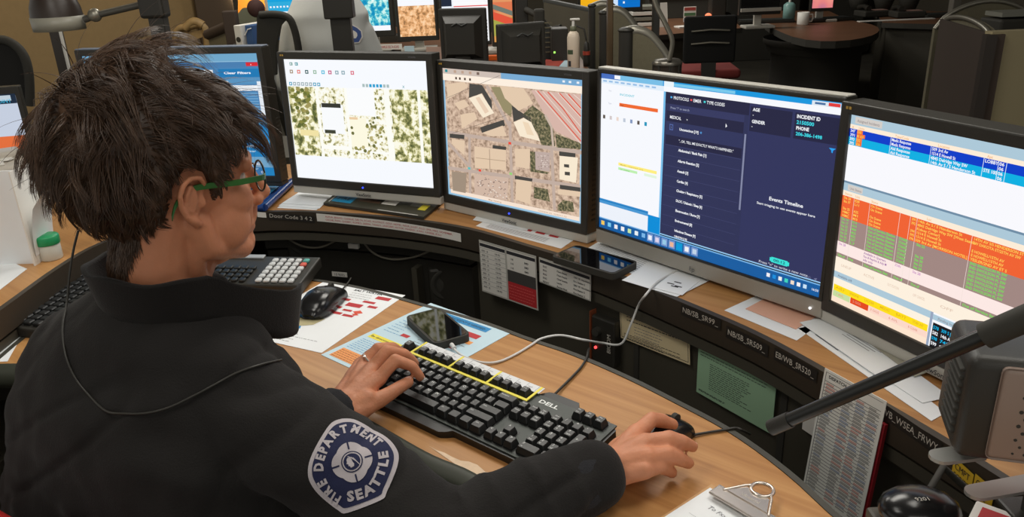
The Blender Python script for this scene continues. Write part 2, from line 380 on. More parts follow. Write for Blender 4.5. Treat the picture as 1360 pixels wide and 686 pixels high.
curved_label('alphabet_strip', 'long white strip with the red phonetic alphabet on the shelf edge', 420, 283, 612, 310, .021, LBL,
             [('ALPHA, BRAVO, CHARLIE, DELTA, ECHO, FOXTROT, GOLF, HOTEL, INDIA, JULIET, KILO, LIMA, MIKE, NOVEMBER,', .06, .58, .0048, RED, .88),
              ('OSCAR, PAPA, QUEBEC, ROMEO, SIERRA, TANGO, UNIFORM, VICTOR, WHISKEY, X-RAY, YANKEE, ZULU', .06, .2, .0048, RED, .8)])

# ------------------------------------------------------------------ monitors
def screen_kit(W, H, z0):
    mb = MB()
    def X(u): return (u - .5) * W
    def Z(v): return z0 + (1 - v) * H
    def r(u0, v0, u1, v1, c, k=1): mb.add([(X(u0), -k * .00012, Z(v1)), (X(u1), -k * .00012, Z(v1)), (X(u1), -k * .00012, Z(v0)), (X(u0), -k * .00012, Z(v0))], [(0, 1, 2, 3)], c)
    def p(pts, c, k=2):
        pts = [(min(max(a, 0.004), .996), min(max(b, 0), 1)) for a, b in pts]; a = sum(pts[i][0] * pts[(i + 1) % len(pts)][1] - pts[(i + 1) % len(pts)][0] * pts[i][1] for i in range(len(pts)))
        if a > 0: pts = pts[::-1]
        mb.add([(X(u), -k * .00012, Z(v)) for u, v in pts], [tuple(range(len(pts)))], c)
    def l(pts, wd, c, k=3):
        for (a, b), (e, f) in zip(pts, pts[1:]):
            dx, dy = (e - a) * W, (f - b) * H; q = math.hypot(dx, dy); nx, ny = -dy / q * wd / 2, dx / q * wd / 2
            p([(a + nx / W, b + ny / H), (e + nx / W, f + ny / H), (e - nx / W, f - ny / H), (a - nx / W, b - ny / H)], c, k)
    def t(s, u, v, h, c, w=None, bold=.012, k=6, align='L'):
        mb.text(s, X(u), Z(v), h * H, c, w=w * W if w else None, bold=bold, align=align, fn=lambda x, y, z: (x, -k * .00012, y))
    return mb, r, p, l, t
def monitor(label, corner_bottom, yaw, W, H, bez, chin, chin_m, body_m, dep, content, cat='monitor', back=.05, tilt=R(1.5), gap=.0, neckx=0, extra=None, group=None, top_m=None):
    """corner_bottom: centre of the lit area's lower edge; bez=(side, top, bottom black)"""
    p = V(corner_bottom); zb = p.z - bez[2] - chin
    root = thing('computer_monitor', label, cat, TR(p.x, p.y, ZS, yaw), group)
    z0 = p.z - ZS; hd = Matrix.Translation((0, 0, z0)) @ Matrix.Rotation(-tilt, 4, 'X') @ Matrix.Translation((0, 0, -z0))
    so, to, bo = bez; zl = z0 - bo
    m = MB(); D = dep
    # bezel ring
    xo = W / 2 + so; zt = z0 + H + to
    m.box((-(W / 2 + so / 2), D / 2 - .006, (zl + zt) / 2), (so, D, zt - zl), body_m, bev=.0025)
    m.box(((W / 2 + so / 2), D / 2 - .006, (zl + zt) / 2), (so, D, zt - zl), body_m, bev=.0025)
    m.box((0, D / 2 - .0055, zt - to / 2), (W + 2 * so - .002, D, to), body_m, bev=.0025)
    m.box((0, D / 2 - .0055, z0 - bo / 2), (W + 2 * so - .002, D, bo), body_m, bev=.0025)
    m.box((0, D / 2 + .008, (zl + zt) / 2), (W - .02, D - .012, zt - zl - .01), body_m, bev=.004)
    for k in range(14):
        z = zl + .03 + k * .011
        if dep > .04: m.box((xo, D * .55, z), (.0012, D * .5, .004), BLKM)
    m.build('housing', root, M=hd)
    if top_m:
        m = MB(); m.box((0, D / 2 - .008, zt + .0015), (W + 2 * so, D * .7, .003), top_m, bev=.001); m.build('top_trim', root, M=hd)
    m = MB(); m.box((0, D / 2 - .006, zl - chin / 2), (W + 2 * so + .0005, D * .85, chin), chin_m, bev=.0025)
    cb_ = m.build('chin_bar', root, M=hd, label='silver lower bar' if chin_m is SILV else None)
    if extra: extra(cb_, z0, zl, W)
    mb, r, pp, l, t = screen_kit(W, H, z0); r(0, 0, 1, 1, SCRB, 0); content(r, pp, l, t); mb.build('screen', root, M=hd)
    # back bulge, neck and foot
    m = MB(); m.box((0, D + .012, z0 + H * .5), (W * .6, .03, H * .6), body_m, bev=.008); m.build('back_cover', root, M=hd)
    m = MB(); m.box((0, D + .035, z0 + H * .22), (.07, .025, z0 + H * .5), body_m, bev=.004); m.build('neck', root, M=Matrix.Translation((0, .0, -.0)))
    m = MB(); m.box((0, D + .06, .006), (.24, .13, .011), chin_m, bev=.004); m.build('foot', root)
    return root
W_, G_ = em(246, 248, 253), em(222, 226, 232)
NAVY, NAVD, NAVL = em(48, 52, 92), em(36, 37, 66), em(46, 50, 86)
CY = em(60, 215, 230); BLU = em(0, 140, 215); TSK = em(18, 92, 160); ORG = em(240, 110, 50)
rs = random.Random(11)
def scr_hp(r, p, l, t):
    r(0, 0, 1, .031, em(20, 150, 220)); r(.10, 0, .31, .031, em(120, 190, 230), 2); r(0, 0, .09, .03, em(70, 110, 190), 2); r(.07, .004, .10, .026, W_, 3)
    r(0, .031, .315, .82, W_); r(0, .031, .315, .06, em(225, 238, 250), 2)
    for i in range(9): r(.01 + i * .031, .04, .03 + i * .031, .05, em(150, 190, 230), 3)
    r(.315, .028, 1, .06, W_, 2); r(.36, .008, .62, .024, em(120, 200, 235), 3); r(.315, 0, .36, .031, em(235, 244, 250), 3)
    r(.90, .006, .995, .028, em(220, 230, 240), 3); r(.955, .008, .993, .024, em(225, 60, 60), 4); r(.91, .012, .945, .022, em(70, 110, 160), 4)
    r(.098, .166, .291, .187, em(240, 105, 45), 2); t('Clear', .103, .182, .010, em(150, 60, 30)); t('Unit', .04, .105, .010, em(190, 195, 210)); t('Type', .04, .182, .010, em(190, 195, 210))
    t('INCIDENT', .10, .12, .013, em(70, 195, 215), w=.075)
    for i, c in enumerate([(90, 80, 70), (210, 200, 200), (235, 215, 205), (190, 200, 215), (130, 150, 190), (90, 80, 75), (20, 150, 190)]): r(.012 + i * .036, .255, .024 + i * .036, .278, em(*c), 2)
    r(.10, .537, .297, .556, em(255, 238, 130), 2); r(.10, .567, .20, .583, em(190, 240, 175), 2); r(.235, .567, .297, .583, em(225, 245, 220), 2)
    t('Medic response one', .11, .552, .009, em(200, 170, 80), w=.12); t('on scene', .11, .58, .008, em(110, 180, 100), w=.05)
    r(0, .80, .262, .832, em(70, 150, 210), 2); r(0, .806, .262, .813, em(20, 120, 190), 3); r(0, .832, .262, .935, em(236, 241, 250), 2); r(.262, .82, .322, .935, em(0, 140, 215), 2)
    r(.315, .06, .325, .93, em(120, 190, 235), 1)
    r(.325, .06, 1, .918, NAVY, 2); r(.325, .06, .68, .918, NAVL, 3)
    r(.345, .127, .663, .165, em(52, 56, 96), 4); r(.333, .225, .663, .305, em(48, 53, 92), 4); r(.333, .165, .663, .225, NAVD, 4); r(.325, .06, .68, .125, NAVD, 4); r(.333, .305, .663, .36, NAVD, 4)
    for i in range(9): r(.333, .363 + i * .061, .663, .365 + i * .061, em(66, 70, 110), 5)
    r(.325, .915, 1, .922, em(150, 200, 240), 4)
    for c, u in ((em(80, 180, 240), .348), (em(240, 90, 90), .437), (em(70, 215, 220), .495)): r(u, .082, u + .008, .092, c, 6)
    t('PROTOCOLS', .362, .0965, .018, W_, w=.068); t('EMER', .450, .0965, .018, W_, w=.035); t('TYPE CODES', .508, .0965, .018, W_, w=.074)
    t('Press "/" to search', .35, .152, .013, em(150, 155, 180), w=.085); t('MEDICAL', .349, .208, .018, W_, w=.052); t('v', .425, .205, .012, W_)
    r(.349, .24, .366, .275, em(80, 100, 160), 5); r(.352, .246, .363, .269, NAVY, 6); t('!', .356, .265, .012, em(150, 170, 210), k=7)
    for s, v, w_ in (('Unconscious [19]', .268, .085), ('"...OK, TELL ME EXACTLY WHAT\'S HAPPENED."', .336, .235), ('Abdominal / Back Pain [1]', .39, .125), ('Allergic Reaction [2]', .453, .095), ('Assault [3]', .513, .05), ('Cardiac [4]', .573, .05),
                     ('Choking / Respiratory [5]', .631, .118), ('DLOC / Diabetic / Sleep [6]', .692, .12), ('Electrocution / Burns [7]', .753, .112), ('Environmental [8]', .815, .08), ('Infectious Disease [9]', .877, .098)):
        t(s, .395, v, .015, W_, w=w_, bold=.03 if '"' not in s else .01)
    t('*', .487, .275, .022, em(90, 170, 240)); t('OB/GYN [10]', .395, .912, .012, W_, w=.06, bold=.03)
    r(.669, .225, .676, .644, em(130, 135, 165), 6); p([(.592, .185), (.592, .208), (.598, .2)], W_, 7)
    r(.685, .075, .838, .205, NAVD, 4); r(.848, .075, .998, .205, NAVD, 4)
    t('AGE', .694, .098, .017, W_, w=.026, bold=.03); t('-', .694, .125, .016, W_); t('GENDER', .693, .16, .017, W_, w=.05, bold=.03); t('-', .693, .185, .016, W_)
    t('INCIDENT ID', .854, .101, .018, W_, w=.08, bold=.03); t('2150500', .855, .13, .018, CY, w=.06, bold=.03); t('PHONE', .855, .159, .018, W_, w=.045, bold=.03); t('206-386-1498', .856, .187, .017, CY, w=.09, bold=.03)
    p([(.972, .222), (.995, .222), (.986, .234), (.986, .246), (.981, .242), (.981, .234)], em(40, 160, 240), 6)
    t('Events Timeline', .845, .55, .02, W_, w=.125, bold=.02, align='C'); t('Start triaging to see events appear here', .845, .585, .013, W_, w=.215, align='C')
    for k in range(2): r(.812 + .006 * k, .856, .874 - .006 * k, .886, em(60, 225, 215), 5)
    r(.806, .861, .88, .881, em(60, 225, 215), 5); t('00:12', .843, .878, .015, em(30, 90, 110), w=.045, align='C', bold=.02, k=7)
    t('Press "n" to write a new note', .765, .908, .014, em(205, 208, 220), w=.185); t('ADD', .94, .914, .013, em(110, 115, 150), w=.022); p([(.972, .905), (.984, .899), (.98, .915)], em(110, 115, 150), 6)
    r(0, .932, 1, 1, TSK, 4); r(0, .928, 1, .935, em(120, 180, 230), 5)
    for i, c in enumerate([(240, 200, 90), (120, 200, 240), (235, 235, 240), (240, 240, 240), (200, 230, 170), (230, 240, 245), (120, 180, 230)]): r(.012 + i * .037, .95, .03 + i * .037, .978, em(*c), 6)
    for i, c in enumerate([(235, 240, 250), (220, 210, 235), (150, 200, 230), (235, 180, 150), (0, 150, 220), (240, 240, 245), (190, 210, 230)]): r(.262 + i * .036, .94, .292 + i * .036, .99, em(min(c[0], 120), 150, 205), 5); r(.268 + i * .036, .95, .286 + i * .036, .98, em(*c), 6)
    for i, c in enumerate([(240, 240, 245), (20, 140, 220), (235, 240, 240), (60, 210, 190), (240, 220, 200), (240, 240, 245), (200, 225, 245)]): r(.80 + i * .023, .953, .813 + i * .023, .975, em(*c), 6)
    t('16:50', .968, .972, .013, W_, w=.025)
POLY={'hwy': [(0.663, 0.101), (0.988, 0.096), (0.991, 0.43), (0.823, 0.367), (0.756, 0.27)], 'green': [(0.671, 0.207), (0.753, 0.262), (0.81, 0.352), (0.823, 0.475), (0.729, 0.481), (0.704, 0.403), (0.599, 0.282)], 'green2': [(0.823, 0.385), (0.991, 0.426), (0.991, 0.468), (0.832, 0.482)], 'w1': [(0.44, 0.092), (0.611, 0.096), (0.676, 0.192), (0.573, 0.258), (0.475, 0.179)], 'grass': [(0.374, 0.107), (0.44, 0.101), (0.528, 0.227), (0.518, 0.311), (0.463, 0.272)], 'sh1': [(0.523, 0.224), (0.608, 0.275), (0.661, 0.297), (0.704, 0.394), (0.661, 0.337), (0.608, 0.301), (0.535, 0.342)], 'w2': [(0.535, 0.345), (0.608, 0.304), (0.661, 0.328), (0.721, 0.455), (0.579, 0.44)], 'sh2': [(0.211, 0.099), (0.308, 0.101), (0.377, 0.208), (0.379, 0.283), (0.306, 0.161), (0.203, 0.206)], 'w3': [(0.202, 0.209), (0.302, 0.165), (0.393, 0.296), (0.309, 0.344)], 'w4': [(0.083, 0.261), (0.166, 0.223), (0.204, 0.266), (0.122, 0.309)], 'w5': [(0.13, 0.343), (0.242, 0.309), (0.264, 0.358), (0.136, 0.449)], 'w6': [(0.024, 0.123), (0.171, 0.09), (0.2, 0.125), (0.032, 0.238)], 'sh3': [(0.282, 0.419), (0.462, 0.337), (0.474, 0.378), (0.296, 0.459)], 'w7': [(0.296, 0.459), (0.455, 0.381), (0.483, 0.455), (0.364, 0.474)], 'b1': [(0.233, 0.572), (0.475, 0.56), (0.472, 0.715), (0.23, 0.741)], 'sh4': [(0.375, 0.539), (0.476, 0.536), (0.475, 0.562), (0.374, 0.568)], 'b2': [(0.541, 0.54), (0.65, 0.522), (0.644, 0.672), (0.542, 0.672)], 'g1': [(0.685, 0.534), (0.789, 0.526), (0.785, 0.664), (0.687, 0.668)], 'tr1': [(0.649, 0.54), (0.685, 0.538), (0.687, 0.668), (0.78, 0.67), (0.771, 0.685), (0.651, 0.69)], 'w8': [(0.852, 0.538), (0.972, 0.529), (0.961, 0.711), (0.852, 0.706)], 'sh5': [(0.849, 0.506), (0.956, 0.502), (0.956, 0.531), (0.849, 0.537)], 'sh5b': [(0.882, 0.591), (0.915, 0.588), (0.916, 0.611), (0.882, 0.612)], 'sh5c': [(0.887, 0.644), (0.921, 0.641), (0.921, 0.666), (0.887, 0.669)], 'w9': [(0.84, 0.782), (0.991, 0.768), (0.988, 0.806), (0.844, 0.819)], 'sh6': [(0.854, 0.746), (0.99, 0.738), (0.991, 0.768), (0.854, 0.776)], 'tr2': [(0.674, 0.799), (0.771, 0.797), (0.788, 0.888), (0.673, 0.885)], 'tr3': [(0.84, 0.904), (0.874, 0.853), (0.942, 0.853), (0.951, 0.925), (0.84, 0.942)], 'w10': [(0.546, 0.768), (0.661, 0.763), (0.645, 0.94), (0.538, 0.925)], 'sh7': [(0.537, 0.741), (0.665, 0.74), (0.661, 0.767), (0.537, 0.77)], 'w11': [(0.049, 0.542), (0.157, 0.541), (0.148, 0.656), (0.047, 0.582)], 'sh8': [(0.034, 0.504), (0.155, 0.496), (0.153, 0.529), (0.032, 0.536)], 'g2': [(0.036, 0.809), (0.159, 0.795), (0.146, 0.962), (0.039, 0.964)], 'b3': [(0.224, 0.792), (0.49, 0.769), (0.476, 0.949), (0.218, 0.956)]}
LINE={'red': [[(0.706, 0.101), (0.991, 0.412)], [(0.774, 0.102), (0.873, 0.203), (0.99, 0.36)], [(0.852, 0.103), (0.989, 0.243)], [(0.908, 0.102), (0.989, 0.189)]], 'ramp': [[(0.756, 0.262), (0.798, 0.339), (0.81, 0.486)]], 'road': [[(0.02, 0.496), (0.523, 0.496), (0.996, 0.49)], [(0.195, 0.499), (0.184, 0.954)], [(0.508, 0.34), (0.514, 0.95)], [(0.798, 0.497), (0.818, 0.942)], [(0.005, 0.784), (0.99, 0.732)], [(0.342, 0.101), (0.507, 0.381)], [(0.015, 0.577), (0.205, 0.756)]], 'dark': [[(0.018, 0.23), (0.442, 0.02)], [(0.051, 0.502), (0.527, 0.282)]]}
def map_mat(name, cols, scale, det=5, kind='noise', sx=1):
    """aerial photograph shown on a display: glowing colours laid out by noise"""
    m = bpy.data.materials.new(name); m.use_nodes = True; nt = m.node_tree; b = nt.nodes['Principled BSDF']
    b.inputs['Base Color'].default_value = (.01, .01, .01, 1); b.inputs['Specular IOR Level'].default_value = .1; b.inputs['Emission Strength'].default_value = 1
    tc = nt.nodes.new('ShaderNodeTexCoord'); mp = nt.nodes.new('ShaderNodeMapping'); mp.inputs['Scale'].default_value = (sx, 1, 1); nt.links.new(tc.outputs['Object'], mp.inputs['Vector'])
    if kind == 'noise':
        n = nt.nodes.new('ShaderNodeTexNoise'); n.inputs['Scale'].default_value = scale; n.inputs['Detail'].default_value = det; n.inputs['Roughness'].default_value = .62; o = n.outputs['Fac']
    else:
        n = nt.nodes.new('ShaderNodeTexVoronoi'); n.inputs['Scale'].default_value = scale; n.distance = 'CHEBYCHEV'; o = n.outputs['Color']
    nt.links.new(mp.outputs[0], n.inputs['Vector'])
    r = nt.nodes.new('ShaderNodeValToRGB'); e = r.color_ramp.elements; r.color_ramp.interpolation = 'LINEAR' if kind == 'noise' else 'CONSTANT'
    e[0].position = cols[0][0]; e[0].color = (*hx(*cols[0][1]), 1); e[1].position = cols[-1][0]; e[1].color = (*hx(*cols[-1][1]), 1)
    for q, c in cols[1:-1]: x = e.new(q); x.color = (*hx(*c), 1)
    nt.links.new(o, r.inputs['Fac']); nt.links.new(r.outputs[0], b.inputs['Emission Color']); return m
MAPT = map_mat('aerial_tan', [(.38, (150, 125, 105)), (.5, (200, 172, 150)), (.62, (222, 196, 172))], 90)
MAPG = map_mat('aerial_trees', [(.4, (62, 66, 50)), (.52, (112, 108, 78)), (.62, (160, 145, 115))], 160)
MAPO = map_mat('aerial_houses', [(.36, (90, 96, 55)), (.42, (175, 170, 115)), (.46, (242, 236, 200)), (.53, (252, 252, 244))], 85, 8)
MAPO2 = map_mat('aerial_gardens', [(.38, (80, 88, 50)), (.47, (150, 150, 92)), (.52, (232, 226, 176)), (.57, (252, 250, 232))], 52, 9)
def scr_map(r, p, l, t):
    r(0, 0, 1, 1, em(150, 195, 225)); r(.012, .005, .985, .955, MAPT, 2); r(0, 0, 1, .042, em(120, 170, 210), 3); r(0, 0, .45, .042, em(205, 190, 180), 4); r(0, .042, 1, .092, em(252, 238, 222), 3)
    for u, c in ((.02, (30, 140, 150)), (.09, (190, 160, 140)), (.15, (190, 160, 140)), (.21, (190, 160, 140)), (.27, (120, 100, 90))): r(u, .01, u + .02, .03, em(*c), 5)
    for u in (.10, .13, .17, .21): r(u, .06, u + .014, .078, em(80, 60, 50), 5)
    for u in (.87, .91, .96): r(u, .014, u + .016, .028, em(235, 240, 245), 5)
    B, Wt, S, G = em(226, 200, 172), em(247, 232, 208), em(72, 70, 66), MAPG
    for kk in LINE['road']: l(kk, .0085, em(192, 172, 160), 3)
    for k, c in (('hwy', em(214, 180, 168)), ('green', G), ('green2', G), ('grass', em(150, 140, 105)), ('sh1', S), ('sh2', S), ('sh3', S), ('sh4', S), ('sh5', S), ('sh6', S), ('sh7', S), ('sh8', S), ('g1', em(190, 170, 162)), ('g2', em(160, 142, 124)), ('tr1', G), ('tr2', G), ('tr3', MAPG), ('b3', em(208, 182, 164))): p(POLY[k], c, 4)
    for k in ('w1', 'w2', 'w3', 'w4', 'w5', 'w6', 'w7', 'w8', 'w9', 'w10'): p(POLY[k], Wt if k in ('w2', 'w3', 'w8') else B, 5)
    for k in ('b1', 'b2', 'w11'): p(POLY[k], B, 5)
    for k in ('sh5b', 'sh5c'): p(POLY[k], S, 6)
    for kk in LINE['ramp']: l(kk, .006, em(200, 180, 165), 6)
    for i in range(7): l([(.69 + i * .05, .1), (.99, .43 - i * .058)], .0012, em(240, 225, 210), 5)
    for kk in LINE['red']: l(kk, .0022, em(225, 70, 40), 6)
    for kk in LINE['dark']: l(kk, .0007, em(90, 80, 75), 7)
    p([(.255, .2), (.285, .19), (.355, .29), (.325, .31)], em(232, 205, 180), 6)
    p([(.60, .33), (.64, .335), (.68, .42), (.63, .42)], em(238, 215, 185), 6)
    l([(.35, .575), (.35, .73)], .002, em(170, 145, 125), 6); l([(.24, .66), (.47, .645)], .0015, em(180, 155, 130), 6)
    for i in range(60): u, v = rs.uniform(.24, .47), rs.uniform(.80, .94); r(u, v, u + .010, v + .006, em(*rs.choice([(150, 130, 120), (235, 225, 215), (120, 100, 95)])), 6)
    for i in range(40): u, v = rs.uniform(.70, .78), rs.uniform(.54, .66); r(u, v, u + .008, v + .005, em(*rs.choice([(150, 130, 120), (225, 210, 200)])), 6)
    for u, v, c in ((.505, .505, (235, 70, 50)), (.27, .755, (235, 70, 50)), (.184, .755, (90, 190, 190)), (.508, .735, (150, 210, 120))): r(u - .01, v - .01, u + .01, v + .008, em(*c), 7)
    r(.02, .955, .985, .985, em(246, 226, 208), 3); t('Map Viewing', .33, .978, .012, em(180, 150, 130), w=.1); t('1225432.32, 223211.12', .7, .978, .01, em(180, 150, 130), w=.2)
def scr_plan(r, p, l, t):
    r(0, 0, 1, 1, em(248, 250, 254)); r(.005, .222, 1, .80, MAPO, 2); r(.005, .222, .205, .80, MAPO2, 3)
    r(.745, .222, .925, .80, MAPO2, 3); r(.945, .222, 1, .80, MAPO2, 3)
    for u in (.21, .42, .70, .925): r(u, .222, u + .02 if u != .70 else .735, .80, em(252, 252, 244), 4)
    r(.43, .222, .63, .44, em(250, 251, 252), 4); r(.24, .36, .40, .60, em(248, 250, 252), 4); r(.245, .35, .385, .385, em(50, 52, 45), 5); r(.25, .57, .33, .60, em(62, 66, 52), 5)
    r(.06, .58, .20, .63, em(240, 225, 165), 4); r(.44, .46, .56, .70, em(252, 248, 225), 4); r(.225, .70, .42, .735, em(252, 252, 246), 4); r(.45, .73, .70, .75, em(252, 252, 246), 4)
    r(0, .80, 1, 1, em(246, 249, 254), 5); r(0, 0, 1, .22, em(246, 249, 254), 5)
    for i in range(40): u, v = rs.uniform(.03, .19), rs.uniform(.24, .55); p([(u + .016 * math.cos(a) , v + .018 * math.sin(a)) for a in [k * math.pi / 3 for k in range(6)]], em(*rs.choice([(130, 130, 60), (160, 150, 90), (95, 105, 50)])), 4)
    for i in range(90): u, v = rs.uniform(.45, .68), rs.uniform(.24, .79); q = rs.uniform(.006, .013); p([(u + q * math.cos(a), v + q * 1.3 * math.sin(a)) for a in [k * math.pi / 3 for k in range(6)]], em(*rs.choice([(150, 145, 80), (185, 175, 120), (110, 112, 62)])), 5) if not (.43 < u < .63 and v < .44) and not (.46 < u < .55 and v < .7) else None
    r(.44, .455, .50, .475, em(235, 205, 165), 6)
    for i, (u, c) in enumerate([(.04, (120, 160, 150)), (.08, (70, 150, 160))]): r(u, .025, u + .022, .05, em(*c), 6); r(u + .005, .031, u + .014, .044, em(230, 240, 245), 7)
    for u, c in ((.035, (165, 145, 120)), (.09, (230, 120, 110)), (.15, (40, 90, 90)), (.21, (150, 185, 160)), (.27, (90, 190, 220)), (.32, (200, 90, 130)), (.37, (140, 170, 180)), (.415, (140, 170, 180)), (.48, (220, 110, 130))):
        r(u, .085, u + .024, .115, em(*c), 6); r(u + .007, .093, u + .017, .107, em(246, 249, 254), 7)
    for i in range(8): r(.02 + i * .03, .185, .042 + i * .03, .213, em(*((70, 160, 190) if i in (0, 6, 7) else (150, 170, 175))), 6); r(.026 + i * .03, .192, .036 + i * .03, .206, em(246, 249, 254), 7)
    for i in range(8): r(.555 + i * .024, .185, .572 + i * .024, .21, em(*((40, 160, 210) if 1 < i < 6 else (170, 190, 190))), 6)
    t('X', .83, .21, .02, em(50, 150, 160))
def scr_cad(r, p, l, t):
    GB = em(172, 200, 216); CR_ = em(252, 236, 215); OR = em(240, 98, 50); GR = em(160, 135, 130); DB_ = em(0, 60, 200); CC = em(0, 175, 225); GT = em(120, 215, 90); YT = em(255, 205, 90)
    r(0, 0, 1, 1, em(248, 248, 253)); r(0, 0, 1, .048, GB, 2); r(.02, .008, .14, .04, em(210, 205, 200), 3); t('Assigned Incidents', .03, .032, .014, em(150, 140, 140), w=.10); r(0, .048, 1, .069, CR_, 2)
    for s, u in (('#', .01), ('Units', .04), ('Type/Code', .2), ('Location', .37), ('Apt', .545)): t(s, u, .065, .012, em(240, 180, 120))
    r(0, .069, 1, .1095, DB_, 3); r(0, .1095, 1, .150, CC, 3); r(.034, .069, .06, .147, ORG, 4); r(.06, .088, .072, .106, ORG, 4)
    rows = [('347', 'E10', 'Medic Response', '509 3rd Av', 'LOBBY', '06'), ('391', 'M1 A10', 'Medic Response', '1514 E Howell St', '', '06'), ('393', 'E32', 'Aid Response', '4845 Delridge Way SW', 'STE 100', '06'), ('395', 'E36', 'Aid Response', '14th Av S / S Henderson St', '', '06')]
    for i, rw in enumerate(rows):
        v = .086 + i * .0202
        for s, u, w_ in zip(rw, (.004, .036, .188, .35, .54, .588), (.022, .03 if len(rw[1]) > 3 else .018, .08, .165 if i == 3 else .135 if i == 2 else .09 if i == 1 else .06, .045, .016)):
            if s: t(s, u, v, .0145, W_ if u != .036 else YT, w=w_, bold=.02)
    for u in (.183, .345, .535, .584, .61): r(u, .069, u + .0018, .150, em(225, 240, 250), 5)
    r(0, .335, 1, .345, em(110, 140, 165), 2); r(0, .345, 1, .385, GB, 2); r(.02, .35, .09, .38, em(210, 205, 200), 3); t('Unit Status', .03, .373, .013, em(150, 140, 140), w=.055); r(0, .385, 1, .412, CR_, 2); t('Station', .01, .405, .012, em(240, 180, 120)); t('Unit', .06, .405, .012, em(240, 180, 120)); t('Status', .135, .405, .012, em(240, 180, 120)); t('Loc', .37, .405, .012, em(240, 180, 120))
    r(0, .412, 1, .527, OR, 3); r(0, .527, 1, .660, GR, 3); r(0, .66, 1, .722, em(252, 232, 228), 3); r(0, .722, 1, .746, GR, 3); r(0, .746, 1, .827, em(253, 240, 222), 3)
    A1 = ['Sta 28', 'Sta 37', '', 'Sta 25', 'HMC', 'HMC'] + ['Sta 14', 'Sta 17', 'Sta 22', 'Sta 25', 'Sta 29', 'Sta 36', 'Sta 37']
    A2 = ['E28', 'L11', '', 'A25', 'M1', 'M10'] + ['E14', 'A14', 'M44', 'M25', 'M32', 'E37', 'L7']
    LOC = ['14th Av S / S Henderson St', '4845 Delridge Way SW [West Seattle', 'Kidney Center]', '1514 E Howell St', '1514 E Howell St', '509 3rd Av [MORRISON HOTEL]']; LW = [.17, .22, .09, .10, .10, .20]
    CRS = ['14TH AV S/S HENDERSON ST', 'SW DAKOTA ST/25TH AV SW', '', 'E HOWELL/15TH AV', 'E HOWELL/15TH AV', 'YESLER/2ND AV ET S']
    for i in range(13):
        v = .428 + i * .0187; o = i < 6; c = YT if o else GT; h = .0128
        if A1[i]: t(A1[i], .008, v, h, c, w=.033, bold=.02); t(A2[i], .06, v, h, c, w=.022, bold=.02)
        if o:
            if i != 2: t('On Scene', .135, v, h, c, w=.052, bold=.02); t('3%d' % (91 + i), .312, v, h, c, w=.018, bold=.02)
            t(LOC[i], .337, v, h, c, w=LW[i], bold=.02)
            if CRS[i]: t(CRS[i], .548, v, h, c, w=.007 * len(CRS[i]), bold=.02)
        else:
            t('Out of Service /Station', .135, v, h, c, w=.12, bold=.03); t('STAN02', .272, v, h, c, w=.036, bold=.03)
            if i not in (7, 8): t('Sta %d' % (10 + i * 2), .345, v, h, c, w=.034, bold=.03)
            t('2ND SW/OLSON PL SW', .548, v, h, c, w=.13, bold=.03)
    for i in range(3): t(['Available in Quarters', 'Fax & Reprint & Ady M', 'ady only'][i], .13, .677 + i * .018, .0125, em(150, 90, 160), w=(.1, .105, .045)[i])
    t('Sta 28', .008, .677, .0125, em(190, 120, 190), w=.033); t('Sta 28', .345, .677, .0125, em(190, 120, 190), w=.033); t('STAN', .27, .677, .0125, em(190, 120, 190), w=.025)
    for u, w_ in ((.008, .035), (.06, .025), (.135, .11), (.27, .04), (.345, .035), (.548, .14)): t('Out of Service Station'[:int(w_ * 180)], u, .74, .013, GT, w=w_, bold=.03)
    for u in (.055, .129, .262, .305, .333, .541): r(u, .412, u + .0015, .746, em(240, 225, 215), 5)
    for i in range(5): t(['LINEUP', 'ACTIVE', 'OUT STATION', 'OFF CANCEL', 'OFF'][i], .03 + i * .11, .79, .014, em(225, 200, 180), w=.05)
    r(0, .827, .44, .862, GB, 3); t('Available 6/8', .02, .852, .013, em(110, 120, 140), w=.07); r(0, .862, .44, .9, em(253, 242, 224), 3); r(.005, .9, .437, .935, em(255, 222, 20), 4); r(.0, .935, .44, 1, em(253, 228, 205), 3); r(.005, .935, .09, .968, em(198, 222, 160), 4); r(.093, .935, .18, .968, em(228, 72, 28), 4); r(.182, .935, .437, .968, em(252, 216, 200), 4)
    for i in range(6): t(['AID', 'ENGINE', 'LADDER', 'MEDIC', 'BATT', 'OTHER UNIT'][i], .015 + i * .072, .922, .014, em(225, 175, 30), w=.045)
    for i, s in enumerate(['1 AVL', '2 OOS', '3 OOS', '6 AVL', '8 CLEAR']): t(s, .02 + i * .085, .957, .013, em(225, 150, 130), w=.04)
    r(.44, .827, .45, 1, em(150, 165, 190), 4); r(.45, .835, 1, .862, GB, 4); t('Pending Incidents', .47, .855, .013, em(140, 140, 150), w=.09); r(.455, .875, .74, 1, em(20, 20, 26), 5)
    for i, (a_, b_, c) in enumerate([('578', '309 S Jackson St', CC), ('582', '14th Av S / Main', W_), ('598', '7401 Dw', CC), ('599', '92', W_)]): t(a_, .458, .905 + i * .027, .017, c, w=.022, bold=.02, k=8); t(b_, .49, .905 + i * .027, .017, c, w=.09, bold=.02, k=8)
